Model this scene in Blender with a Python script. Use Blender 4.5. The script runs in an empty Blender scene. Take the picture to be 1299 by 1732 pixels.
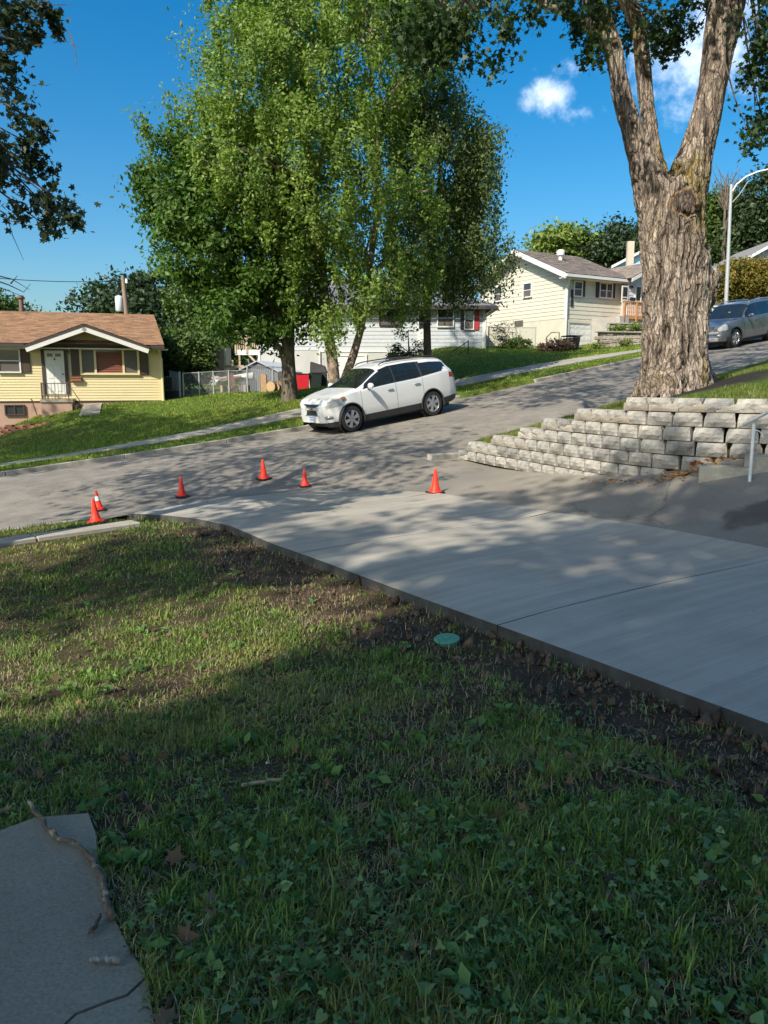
import bpy, bmesh, math, random
import numpy as np
from mathutils import Vector, Matrix, noise as mnoise
random.seed(7); RNG = np.random.default_rng(7)
SC = bpy.context.scene
COL = SC.collection
# ---------------------------------------------------------------- camera
F = 1300.0; PW, PH = 1299.0, 1732.0
EYE = Vector((0, 0, 1.6)); PITCH = math.radians(9.43)
cd = bpy.data.cameras.new('camera'); cam = bpy.data.objects.new('camera', cd); COL.objects.link(cam)
cam.location = EYE; cam.rotation_euler = (math.pi / 2 - PITCH, 0, 0)
cd.sensor_fit = 'HORIZONTAL'; cd.sensor_width = 36; cd.lens = 36 * F / PW
cd.clip_start = 0.05; cd.clip_end = 3000
SC.camera = cam
# ---------------------------------------------------------------- sun, sky, exposure
SUN_EL = math.radians(41); SUN_H = Vector((-0.56, -0.83)).normalized()   # horizontal direction towards the sun
sd = bpy.data.lights.new('sun', 'SUN'); sd.energy = 3.5; sd.angle = math.radians(0.6); sd.color = (1.0, 0.93, 0.80)
sun = bpy.data.objects.new('sun', sd); COL.objects.link(sun); sun.location = (-20, -30, 40)
SUNV = Vector((SUN_H.x * math.cos(SUN_EL), SUN_H.y * math.cos(SUN_EL), math.sin(SUN_EL)))
sun.rotation_euler = SUNV.to_track_quat('Z', 'Y').to_euler()
W = bpy.data.worlds.new('World'); SC.world = W; W.use_nodes = True
wn = W.node_tree; wn.nodes.clear()
def raydir(px, py):
    r = (px - PW / 2) / F; u = -(py - PH / 2) / F
    return Vector((r, math.cos(PITCH) + u * math.sin(PITCH), -math.sin(PITCH) + u * math.cos(PITCH)))
def at(px, py, Y):
    d = raydir(px, py); return EYE + d * (Y / d.y)
def world_nodes():
    N = wn.nodes; L = wn.links
    out = N.new('ShaderNodeOutputWorld'); bg = N.new('ShaderNodeBackground')
    sky = N.new('ShaderNodeTexSky'); sky.sky_type = 'NISHITA'; sky.sun_disc = False
    sky.sun_elevation = SUN_EL; sky.sun_rotation = math.atan2(SUN_H.x, SUN_H.y)
    sky.air_density = 1.0; sky.dust_density = 3.2; sky.ozone_density = 1.5; sky.altitude = 300
    hs = N.new('ShaderNodeHueSaturation'); hs.inputs['Saturation'].default_value = 1.5
    tn = N.new('ShaderNodeVectorMath'); tn.operation = 'MULTIPLY'; tn.inputs[1].default_value = (.84, .92, .92)
    L.new(sky.outputs[0], tn.inputs[0]); L.new(tn.outputs[0], hs.inputs['Color'])
    tc = N.new('ShaderNodeTexCoord')
    cur = hs.outputs[0]
    nz = N.new('ShaderNodeTexNoise'); nz.inputs['Scale'].default_value = 17; nz.inputs['Detail'].default_value = 11; nz.inputs['Roughness'].default_value = 0.66
    L.new(tc.outputs['Generated'], nz.inputs['Vector'])
    n2 = N.new('ShaderNodeTexNoise'); n2.inputs['Scale'].default_value = 9; n2.inputs['Detail'].default_value = 3
    L.new(tc.outputs['Generated'], n2.inputs['Vector'])
    acc = None
    for (px, py, rx, ry, amt) in [(1165, 105, 95, 62, 1.0), (1215, 40, 60, 50, .8), (935, 162, 48, 26, .95), (985, 187, 48, 15, .6),
                                  (985, 117, 62, 20, .5), (1158, 175, 40, 25, .7), (1130, 212, 22, 14, .35), (1140, 272, 26, 12, .4),
                                  (1085, 400, 24, 12, .4), (1300, 130, 60, 40, .6)]:
        c = raydir(px, py).normalized()
        s = N.new('ShaderNodeVectorMath'); s.operation = 'SUBTRACT'; s.inputs[1].default_value = c
        L.new(tc.outputs['Generated'], s.inputs[0])
        m = N.new('ShaderNodeVectorMath'); m.operation = 'MULTIPLY'
        m.inputs[1].default_value = (F / rx, F / rx, F / ry); L.new(s.outputs[0], m.inputs[0])
        ln = N.new('ShaderNodeVectorMath'); ln.operation = 'LENGTH'; L.new(m.outputs[0], ln.inputs[0])
        a = N.new('ShaderNodeMath'); a.operation = 'MULTIPLY_ADD'; a.inputs[1].default_value = -0.75; a.inputs[2].default_value = 1.0
        L.new(ln.outputs['Value'], a.inputs[0])
        g = N.new('ShaderNodeMath'); g.operation = 'MULTIPLY'; g.inputs[1].default_value = amt; L.new(a.outputs[0], g.inputs[0])
        if acc is None: acc = g.outputs[0]
        else:
            mx = N.new('ShaderNodeMath'); mx.operation = 'MAXIMUM'; L.new(acc, mx.inputs[0]); L.new(g.outputs[0], mx.inputs[1]); acc = mx.outputs[0]
    k = N.new('ShaderNodeMath'); k.operation = 'MULTIPLY_ADD'; k.inputs[1].default_value = 2.6; k.inputs[2].default_value = -1.30
    L.new(nz.outputs['Fac'], k.inputs[0])
    sm = N.new('ShaderNodeMath'); sm.operation = 'ADD'; L.new(acc, sm.inputs[0]); L.new(k.outputs[0], sm.inputs[1])
    rp = N.new('ShaderNodeMapRange'); rp.interpolation_type = 'SMOOTHSTEP'
    rp.inputs['From Min'].default_value = 0.12; rp.inputs['From Max'].default_value = 1.15; rp.inputs['To Max'].default_value = 0.85
    L.new(sm.outputs[0], rp.inputs['Value'])
    cc = N.new('ShaderNodeMix'); cc.data_type = 'RGBA'
    cc.inputs['A'].default_value = (5.2, 6.4, 8.6, 1); cc.inputs['B'].default_value = (9.5, 10.0, 10.8, 1)
    L.new(n2.outputs['Fac'], cc.inputs['Factor'])
    mix = N.new('ShaderNodeMix'); mix.data_type = 'RGBA'
    L.new(rp.outputs[0], mix.inputs['Factor']); L.new(cur, mix.inputs['A']); L.new(cc.outputs['Result'], mix.inputs['B'])
    L.new(mix.outputs['Result'], bg.inputs['Color']); bg.inputs['Strength'].default_value = 0.105
    L.new(bg.outputs[0], out.inputs['Surface'])
world_nodes()
SC.view_settings.view_transform = 'Standard'; SC.view_settings.look = 'None'
SC.view_settings.exposure = 0.88; SC.view_settings.gamma = 1.0; SC.view_settings.use_curve_mapping = False
SC.render.engine = 'CYCLES'
SC.cycles.use_denoising = True; SC.cycles.max_bounces = 6; SC.cycles.diffuse_bounces = 3; SC.cycles.glossy_bounces = 3
SC.cycles.transmission_bounces = 4; SC.cycles.transparent_max_bounces = 6; SC.cycles.caustics_reflective = False; SC.cycles.caustics_refractive = False
SC.cycles.sample_clamp_indirect = 6
# ---------------------------------------------------------------- materials
MATS = {}
def mat(name, col=(.5, .5, .5), rough=.7, metal=0., var=.12, vs=6., bump=0., bs=40., spec=.5, tint=False, col2=None, c2s=2., c2t=.5, c2w=.12,
        trans=0., coat=0., stretch=(1, 1, 1), bdist=.01, alpha=1., emit=None, subs=None):
    if name in MATS: return MATS[name]
    m = bpy.data.materials.new(name); m.use_nodes = True; MATS[name] = m
    N = m.node_tree.nodes; L = m.node_tree.links; b = N['Principled BSDF']
    b.inputs['Roughness'].default_value = rough; b.inputs['Metallic'].default_value = metal
    b.inputs['Specular IOR Level'].default_value = spec
    if coat: b.inputs['Coat Weight'].default_value = coat; b.inputs['Coat Roughness'].default_value = .06
    if trans: b.inputs['Transmission Weight'].default_value = trans
    tc = N.new('ShaderNodeTexCoord'); mp = N.new('ShaderNodeMapping'); mp.inputs['Scale'].default_value = stretch
    L.new(tc.outputs['Object'], mp.inputs['Vector'])
    base = N.new('ShaderNodeRGB'); base.outputs[0].default_value = (*col, 1); cur = base.outputs[0]
    if col2 is not None:
        n = N.new('ShaderNodeTexNoise'); n.inputs['Scale'].default_value = c2s; n.inputs['Detail'].default_value = 6; n.inputs['Roughness'].default_value = .65
        L.new(mp.outputs[0], n.inputs['Vector'])
        r = N.new('ShaderNodeMapRange'); r.interpolation_type = 'SMOOTHSTEP'; r.inputs['From Min'].default_value = c2t - c2w; r.inputs['From Max'].default_value = c2t + c2w
        L.new(n.outputs['Fac'], r.inputs['Value'])
        x = N.new('ShaderNodeMix'); x.data_type = 'RGBA'; L.new(r.outputs[0], x.inputs['Factor']); L.new(cur, x.inputs['A']); x.inputs['B'].default_value = (*col2, 1); cur = x.outputs['Result']
    if var:
        n = N.new('ShaderNodeTexNoise'); n.inputs['Scale'].default_value = vs; n.inputs['Detail'].default_value = 8; n.inputs['Roughness'].default_value = .7
        L.new(mp.outputs[0], n.inputs['Vector'])
        r = N.new('ShaderNodeMapRange'); r.inputs['From Min'].default_value = .25; r.inputs['From Max'].default_value = .75
        r.inputs['To Min'].default_value = 1 - var * 1.6; r.inputs['To Max'].default_value = 1 + var * 1.6; L.new(n.outputs['Fac'], r.inputs['Value'])
        x = N.new('ShaderNodeVectorMath'); x.operation = 'SCALE'; L.new(cur, x.inputs[0]); L.new(r.outputs[0], x.inputs['Scale']); cur = x.outputs[0]
    if tint:
        a = N.new('ShaderNodeAttribute'); a.attribute_name = 'tint'
        x = N.new('ShaderNodeVectorMath'); x.operation = 'MULTIPLY'; L.new(cur, x.inputs[0]); L.new(a.outputs['Color'], x.inputs[1]); cur = x.outputs[0]
    L.new(cur, b.inputs['Base Color'])
    if bump:
        n = N.new('ShaderNodeTexNoise'); n.inputs['Scale'].default_value = bs; n.inputs['Detail'].default_value = 6; n.inputs['Roughness'].default_value = .65
        L.new(mp.outputs[0], n.inputs['Vector'])
        bp = N.new('ShaderNodeBump'); bp.inputs['Strength'].default_value = bump; bp.inputs['Distance'].default_value = bdist
        L.new(n.outputs['Fac'], bp.inputs['Height']); L.new(bp.outputs[0], b.inputs['Normal'])
    if emit: b.inputs['Emission Color'].default_value = (*emit[:3], 1); b.inputs['Emission Strength'].default_value = emit[3]
    m['bsdf'] = b.name
    return m
def leafmat(name, col, back=.35, rough=.5):
    if name in MATS: return MATS[name]
    m = bpy.data.materials.new(name); m.use_nodes = True; MATS[name] = m
    N = m.node_tree.nodes; L = m.node_tree.links; b = N['Principled BSDF']; o = N['Material Output']
    a = N.new('ShaderNodeAttribute'); a.attribute_name = 'tint'
    x = N.new('ShaderNodeVectorMath'); x.operation = 'MULTIPLY'; x.inputs[0].default_value = col; L.new(a.outputs['Color'], x.inputs[1])
    L.new(x.outputs[0], b.inputs['Base Color']); b.inputs['Roughness'].default_value = rough; b.inputs['Specular IOR Level'].default_value = .35
    t = N.new('ShaderNodeBsdfTranslucent'); y = N.new('ShaderNodeVectorMath'); y.operation = 'MULTIPLY'; y.inputs[1].default_value = (1.15, 1.25, .65)
    L.new(x.outputs[0], y.inputs[0]); L.new(y.outputs[0], t.inputs['Color'])
    mx = N.new('ShaderNodeMixShader'); mx.inputs[0].default_value = back; L.new(b.outputs[0], mx.inputs[1]); L.new(t.outputs[0], mx.inputs[2]); L.new(mx.outputs[0], o.inputs['Surface'])
    return m
# ---------------------------------------------------------------- mesh helpers
def tag(o, label=None, cat=None, group=None, kind=None):
    if label: o['label'] = label
    if cat: o['category'] = cat
    if group: o['group'] = group
    if kind: o['kind'] = kind
    return o
def empty(name, loc=(0, 0, 0), rotz=0., label=None, cat=None, group=None, kind=None, parent=None):
    o = bpy.data.objects.new(name, None); COL.objects.link(o); o.location = loc; o.rotation_euler = (0, 0, rotz)
    o.empty_display_size = .2
    if parent: o.parent = parent
    return tag(o, label, cat, group, kind)
def link(name, me, parent=None):
    o = bpy.data.objects.new(name, me); COL.objects.link(o)
    if parent: o.parent = parent
    return o
def mesh_np(name, V, Fc, material, parent=None, tint=None, smooth=False):
    V = np.asarray(V, dtype=np.float32); Fc = np.asarray(Fc, dtype=np.int32); k = Fc.shape[1]
    me = bpy.data.meshes.new(name)
    me.vertices.add(len(V)); me.vertices.foreach_set('co', V.ravel())
    me.loops.add(Fc.size); me.loops.foreach_set('vertex_index', Fc.ravel())
    me.polygons.add(len(Fc)); me.polygons.foreach_set('loop_start', np.arange(0, Fc.size, k, dtype=np.int32))
    if smooth: me.polygons.foreach_set('use_smooth', np.ones(len(Fc), dtype=bool))
    for m in (material if isinstance(material, (list, tuple)) else [material]): me.materials.append(m)
    if tint is not None:
        a = me.color_attributes.new('tint', 'FLOAT_COLOR', 'POINT'); t = np.ones((len(V), 4), dtype=np.float32)
        tint = np.asarray(tint); t[:, :3] = tint if tint.ndim == 2 else tint[:, None]
        a.data.foreach_set('color', t.ravel())
    me.update(calc_edges=True); me.validate()
    return link(name, me, parent)
class MB:
    def __init__(s, m=None): s.v = []; s.f = []; s.mi = []; s.mats = [m] if m else []; s.t = []; s.tv = 1.
    def m(s, material):
        if material not in s.mats: s.mats.append(material)
        return s.mats.index(material)
    def add(s, V, Fs, material=None, tint=None):
        b = len(s.v); s.v += [tuple(p) for p in V]; i = s.m(material) if material else 0
        t = tint if tint is not None else s.tv
        s.t += [t] * len(V)
        for f in Fs: s.f.append(tuple(b + j for j in f)); s.mi.append(i)
        return s
    def box(s, x0, x1, y0, y1, z0, z1, material=None, tint=None, M=None):
        V = [Vector((x, y, z)) for z in (z0, z1) for y in (y0, y1) for x in (x0, x1)]
        if M is not None: V = [M @ p for p in V]
        return s.add(V, [(0, 2, 3, 1), (4, 5, 7, 6), (0, 1, 5, 4), (2, 6, 7, 3), (0, 4, 6, 2), (1, 3, 7, 5)], material, tint)
    def quad(s, a, b, c, d, material=None, tint=None): return s.add([a, b, c, d], [(0, 1, 2, 3)], material, tint)
    def prism(s, poly, z0, z1, material=None, axis='z', tint=None):
        n = len(poly)
        if axis == 'z': V = [(x, y, z0) for x, y in poly] + [(x, y, z1) for x, y in poly]
        elif axis == 'y': V = [(x, z0, y) for x, y in poly] + [(x, z1, y) for x, y in poly]
        else: V = [(z0, x, y) for x, y in poly] + [(z1, x, y) for x, y in poly]
        return s.add(V, [tuple(range(n))[::-1], tuple(range(n, 2 * n))] + [(i, (i + 1) % n, n + (i + 1) % n, n + i) for i in range(n)], material, tint)
    def tube(s, pts, r, n=8, material=None, tint=None, cap=True):
        pts = [Vector(p) for p in pts]; rs = r if isinstance(r, (list, tuple)) else [r] * len(pts)
        V = []; prev = None
        for i, p in enumerate(pts):
            d = (pts[min(i + 1, len(pts) - 1)] - pts[max(i - 1, 0)]).normalized()
            if prev is None:
                a = Vector((0, 0, 1)) if abs(d.z) < .9 else Vector((1, 0, 0)); e1 = d.cross(a).normalized()
            else: e1 = (prev - d * prev.dot(d)).normalized()
            prev = e1; e2 = d.cross(e1)
            V += [p + (e1 * math.cos(2 * math.pi * k / n) + e2 * math.sin(2 * math.pi * k / n)) * rs[i] for k in range(n)]
        Fs = [(i * n + k, i * n + (k + 1) % n, (i + 1) * n + (k + 1) % n, (i + 1) * n + k) for i in range(len(pts) - 1) for k in range(n)]
        if cap: Fs += [tuple(range(n))[::-1], tuple((len(pts) - 1) * n + k for k in range(n))]
        return s.add(V, Fs, material, tint)
    def lathe(s, prof, n=24, center=(0, 0, 0), axis='z', material=None, tint=None, cap=True):
        V = []; c = Vector(center)
        for (r, h) in prof:
            for k in range(n):
                a = 2 * math.pi * k / n; x, y = r * math.cos(a), r * math.sin(a)
                V.append(c + (Vector((x, y, h)) if axis == 'z' else Vector((x, h, y)) if axis == 'y' else Vector((h, x, y))))
        Fs = [(i * n + k, i * n + (k + 1) % n, (i + 1) * n + (k + 1) % n, (i + 1) * n + k) for i in range(len(prof) - 1) for k in range(n)]
        if cap and prof[0][0] > 1e-4: Fs.append(tuple(range(n))[::-1])
        if cap and prof[-1][0] > 1e-4: Fs.append(tuple((len(prof) - 1) * n + k for k in range(n)))
        return s.add(V, Fs, material, tint)
    def build(s, name, material=None, parent=None, smooth=False, bevel=0., tint=False):
        me = bpy.data.meshes.new(name); me.from_pydata([tuple(p) for p in s.v], [], s.f)
        ms = s.mats or [material]
        for m in ms: me.materials.append(m if m else material)
        me.polygons.foreach_set('material_index', s.mi)
        if tint:
            a = me.color_attributes.new('tint', 'FLOAT_COLOR', 'POINT')
            a.data.foreach_set('color', np.array([[t, t, t, 1] if not isinstance(t, tuple) else [*t, 1] for t in s.t], dtype=np.float32).ravel())
        bm = bmesh.new(); bm.from_mesh(me); bmesh.ops.recalc_face_normals(bm, faces=bm.faces)
        if bevel: bmesh.ops.bevel(bm, geom=[e for e in bm.edges if e.is_manifold and e.calc_face_angle(0) > .6], offset=bevel, segments=1, affect='EDGES', clamp_overlap=True)
        bm.to_mesh(me); bm.free()
        if smooth: me.polygons.foreach_set('use_smooth', [True] * len(me.polygons)); me.set_sharp_from_angle(angle=math.radians(38))
        return link(name, me, parent)
def copy_tree(o, parent=None):
    c = o.copy(); COL.objects.link(c); c.parent = parent
    for ch in list(o.children): copy_tree(ch, c)
    return c
def hash2(ix, iy, seed=0):
    h = (ix.astype(np.int64) * 374761393 + iy.astype(np.int64) * 668265263 + seed * 982451653) & 0xffffffff
    h = ((h ^ (h >> 13)) * 1274126177) & 0xffffffff
    return ((h ^ (h >> 16)) & 0xffff) / 65535.
def vnoise(x, y, seed=0):
    x = np.asarray(x, float); y = np.asarray(y, float); ix = np.floor(x); iy = np.floor(y); fx = x - ix; fy = y - iy
    fx = fx * fx * (3 - 2 * fx); fy = fy * fy * (3 - 2 * fy)
    a = hash2(ix, iy, seed); b = hash2(ix + 1, iy, seed); c = hash2(ix, iy + 1, seed); d = hash2(ix + 1, iy + 1, seed)
    return (a * (1 - fx) + b * fx) * (1 - fy) + (c * (1 - fx) + d * fx) * fy
def fbm(x, y, seed=0, o=4):
    r = 0; a = .5; k = 1.
    for i in range(o): r = r + a * vnoise(x * k, y * k, seed + i); a *= .5; k *= 2.03
    return r
def sstep(a, b, x):
    t = np.clip((x - a) / (b - a), 0, 1); return t * t * (3 - 2 * t)
# ---------------------------------------------------------------- terrain
P1 = np.array([-.87, 22.6]); UU = np.array([.8211, .5707]); NN = np.array([.5707, -.8211])
def st(x, y):
    dx = np.asarray(x) - P1[0]; dy = np.asarray(y) - P1[1]
    return dx * UU[0] + dy * UU[1], dx * NN[0] + dy * NN[1]
def xy(s, t): return P1[0] + s * UU[0] + t * NN[0], P1[1] + s * UU[1] + t * NN[1]
RS = [-60, -40, -20, -10, -5, 0, 3.1, 10, 20, 30, 45, 70]; RZ = [-2.6, -2.2, -1.5, -.78, -.33, .22, .64, 1.70, 3.2, 4.5, 6., 7.5]
def road_z(s): return np.interp(s, RS, RZ)
T0, T1 = -2.3, 5.5        # far and near kerb lines
CP = []
# the poured slab and apron: one smooth surface fitted through what the photograph shows
_SP = np.array([tuple(at(*q)) for q in [(1299, 1240, 3.94), (850, 1057, 5.8), (600, 955, 7.86), (450, 912, 9.97), (310, 882, 12.4), (1299, 963, 7.45), (1299, 920, 8.25), (740, 845, 13.6), (230, 870, 13.5), (560, 828, 14.5), (400, 838, 14.2), (1014, 881, 10.25), (1150, 899, 9.15), (870, 862, 11.8), (1075, 1010, 6.53), (960, 1033, 6.15), (1180, 988, 6.9)]])
_ss, _tt = st(_SP[:, 0], _SP[:, 1]); _q = lambda s, t: np.stack([np.ones_like(s), s, t, s * t, t * t], 1)
_qc = np.linalg.lstsq(_q(_ss, _tt), _SP[:, 2], rcond=None)[0]
for s in (-8.2, -7.1, -6., -4.9, -3.8):
    for t in (6.4, 7.8, 9.2, 10.6, 12, 13.4, 14.8, 16.2, 17.6):
        x, y = xy(s, t); CP.append((x, y, float((_q(np.array([s]), np.array([t])) @ _qc)[0])))
for s in (-40, -25, -15, -10, -7, -4, -1, 2, 5, 8, 12, 16, 20, 26, 34, 45, 60):
    for t in (T0, 1.6, T1):
        if t == T1 and -8 < s < 5: continue
        x, y = xy(s, t); CP.append((x, y, float(np.interp(s, [q for q in RS], RZ))))
for (px, py, Y) in [                    (715, 775, 17.1), (785, 779, 17.5), (977, 798, 13.5), (1161, 806, 11.0), (1240, 815, 10.1),
                    (0, 912, 11.2), (150, 893, 12.3), (60, 1000, 8.4), (0, 1200, 4.9), (300, 1200, 4.85), (500, 1050, 6.6),
                    (270, 682, 34.7), (150, 687, 34.6), (60, 706, 34.3), (0, 735, 34.0), (-300, 745, 34), (0, 771, 27), (150, 708, 31), (270, 708, 31), (350, 688, 33), (419, 668, 38), (480, 668, 38), (400, 690, 31),
                    (490, 678, 30), (530, 668, 42), (570, 660, 43.3), (620, 656, 43.4), (700, 606, 43.4), (820, 593, 43.4), (760, 625, 36), (850, 612, 37), (900, 600, 42),
                    (955, 590, 46), (840, 590, 50), (1000, 592, 44), (1080, 588, 43.5), (1040, 598, 40), (270, 662, 45), (400, 655, 47), (0, 690, 60), (350, 640, 60)]:
    p = at(px, py, Y); CP.append((p.x, p.y, p.z))
CP += [(0, 0, 0), (-2, 1.5, 0), (2, 1.5, -.03), (0, -12, .2), (-8, 2, -.1), (-14, 8, -.8), (-15, 0, -.3), (-30, 10, -2), (15, 2, 1.0), (9, -2, .2), (20, 10, 2.6), (40, 20, 5), (60, 0, 5), (-60, 0, -3), (0, -60, 0),
       (-60, 50, -1), (-40, 90, 0), (0, 75, 4.2), (25, 60, 6.8), (50, 60, 9), (40, 90, 12), (100, 90, 18), (0, 160, 6), (-100, 150, 0), (120, 0, 8), (-150, -50, -4), (0, 400, 4), (300, 300, 20), (-400, 200, 0), (400, -200, 5), (-300, -300, -3)]
CP = np.array(CP)
def _phi(r): return np.sqrt(r * r + 2.6 ** 2)
_D = np.linalg.norm(CP[:, None, :2] - CP[None, :, :2], axis=2)
_A = np.block([[_phi(_D), np.ones((len(CP), 1))], [np.ones((1, len(CP))), np.zeros((1, 1))]])
_A[:len(CP), :len(CP)] -= np.eye(len(CP)) * .03
_W = np.linalg.solve(_A, np.append(CP[:, 2], 0))
def Zg(x, y):
    x = np.asarray(x, float); y = np.asarray(y, float); sh = np.broadcast(x, y).shape
    P = np.stack([np.broadcast_to(x, sh).ravel(), np.broadcast_to(y, sh).ravel()], 1)
    out = np.empty(len(P))
    for i in range(0, len(P), 20000):
        q = P[i:i + 20000]; r = np.linalg.norm(q[:, None] - CP[None, :, :2], axis=2); out[i:i + 20000] = _phi(r) @ _W[:-1] + _W[-1]
    out = out.reshape(sh); s, t = st(x, y)
    w = sstep(4.5, 0, np.abs(t - 1.6) - 3.9) * .0 + np.where(np.abs(t - 1.6) < 3.9, 1., 0.)
    return out
def z1(x, y): return float(Zg(np.array([x]), np.array([y]))[0])
# retaining wall line (plan): straight from the kerb, then bending to the right
WPTS = [(1.85, 17.6), (2.9, 14.82), (3.75, 12.6), (4.02, 12.0), (4.38, 11.5), (4.85, 11.15), (5.5, 10.85), (6.6, 10.5), (9.5, 9.8), (13, 9.0)]
WL0 = np.array([1.85, 17.6]); _wk = np.concatenate([[0], np.cumsum([math.hypot(q[0] - p_[0], q[1] - p_[1]) for p_, q in zip(WPTS[:-1], WPTS[1:])])])
TERRPOLY = WPTS + [(60, 0), (90, 60), (40, 60), (1.85, 19.0)]
def terrace_z(x, y):
    s, t = st(x, y)
    H = np.interp(t, [5.6, 6.1, 7.2, 8.4, 9.3, 10.2, 11.2, 13, 20, 60], [-.02, .12, .36, .62, .86, 1.08, 1.27, 1.29, 1.4, 2.])
    T = H + .18 * np.maximum(s + 1.3, 0)
    R = road_z(s) + .12
    k = .15; return np.log(np.exp(np.clip(T / k, -200, 200)) + np.exp(np.clip(R / k, -200, 200))) * k - .02
def wall_side(x, y):   # >0 behind the wall (terrace side)
    return distline(x, y, WPTS) * np.where(inpoly(x, y, TERRPOLY), 1, -1)
# new slab outline
EL = np.array([.89, 5.8]); ED = np.array([.53, -.848])
ER = np.array([4.12, 8.25])
_p = lambda px, py, Y: (at(px, py, Y).x, Y)
LEFT_EDGE = [tuple(EL + ED * 9), tuple(EL), tuple(EL - ED * 2.4), tuple(EL - ED * 4.3), (-2.25, 11.05), (-3.0, 12.0), (-3.75, 12.75), (-4.5, 13.35)]
RIGHT_EDGE = [tuple(ER + ED * 9), tuple(ER), tuple(ER - ED * 3.2), (.97, 13.5)]
TOP_EDGE = [(.3, 14.2), (-.9, 14.75), (-2.0, 14.7), (-3.2, 14.2), (-4.2, 13.65)]
SLAB = LEFT_EDGE + TOP_EDGE[::-1] + RIGHT_EDGE[::-1]
def inpoly(x, y, poly):
    x = np.asarray(x, float); y = np.asarray(y, float); r = np.zeros(np.broadcast(x, y).shape, bool); n = len(poly)
    for i in range(n):
        x0, y0 = poly[i]; x1, y1 = poly[(i + 1) % n]
        c = ((y0 > y) != (y1 > y)) & (x < (x1 - x0) * (y - y0) / ((y1 - y0) if y1 != y0 else 1e-9) + x0); r ^= c
    return r
def distline(x, y, pts):
    x = np.asarray(x, float); y = np.asarray(y, float); d = np.full(np.broadcast(x, y).shape, 1e9)
    for (x0, y0), (x1, y1) in zip(pts[:-1], pts[1:]):
        vx, vy = x1 - x0, y1 - y0; k = np.clip(((x - x0) * vx + (y - y0) * vy) / (vx * vx + vy * vy), 0, 1)
        d = np.minimum(d, np.hypot(x - x0 - k * vx, y - y0 - k * vy))
    return d
# area paved by the old drive: between slab, wall and street
OLD = [xy(-8.3, T1 - .0), xy(-1.75, T1 - .0), (WL0[0] - .75, WL0[1] - .35)] + [(q[0] - .03, q[1] - .06) for q in WPTS] + [(14, -6), tuple(ER + ED * 12), tuple(ER + ED * 3 - np.array([.3, .1]))] + [(ER - ED * 3.2 - np.array([.4, .2])).tolist(), (.5, 13.2), (-.9, 14.4), (-2.0, 14.4), (-3.2, 13.9), (-4.3, 13.2)]
YARDPOLY_L = LEFT_EDGE
def zones(x, y):
    s, t = st(x, y)
    slab = inpoly(x, y, SLAB); old = inpoly(x, y, OLD); road = (t > T0 - .15) & (t < T1 + .13) & (s > -60) & (s < 70)
    terr = (wall_side(x, y) > .12) & (t > T1 + .13) & ~slab & ~old & (y > -8)
    return s, t, slab, old, road, terr
PATHC = (-1.0, 2.1)
def pathz(x, y): return PZ0 + PZX * (x - PATHC[0]) + PZY * (y - PATHC[1])
PZ0 = PZX = PZY = 0.
def Gz(x, y):
    x = np.asarray(x, float); y = np.asarray(y, float)
    s, t, slab, old, road, terr = zones(x, y)
    z = Zg(x, y)
    dl = distline(x, y, LEFT_EDGE)
    yard = ~slab & ~old & ~road & ~terr & (t > T1 + .13)
    bump = (fbm(x * 1.3, y * 1.3, 3) - .5) * .10 + (fbm(x * 5, y * 5, 9) - .5) * .05
    dirtw = sstep(1.5, .5, dl)
    clod = (fbm(x * 14, y * 14, 5) - .5) * .09 * dirtw * sstep(.0, .3, dl)
    zy = z + .07 - .135 * sstep(1.5, .1, dl) + bump * sstep(0, .8, dl) * np.where(np.hypot(x, y) < 14, 1, .5) + clod
    zf = z + .13 + (fbm(x * .6, y * .6, 4) - .5) * .06
    wp = sstep(1.9, .9, np.hypot((x + 1.3) * .8, y - 2.0)); zy = zy * (1 - wp) + (z + .06) * wp
    zy = np.where((t > T1 + 1.25) & (t < T1 + 2.4) & (s < -8.5), z + .01, zy)
    out = np.where(yard, zy, z - .10)
    out = np.where((t <= T0 - .15), zf, out)
    tz = terrace_z(x, y)
    out = np.where(terr, tz, out)
    return out

PZ0 = z1(*PATHC) + .072; PZX = (z1(-.5, 2.1) - z1(-1.5, 2.1)); PZY = (z1(-1, 2.6) - z1(-1, 1.6))
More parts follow.
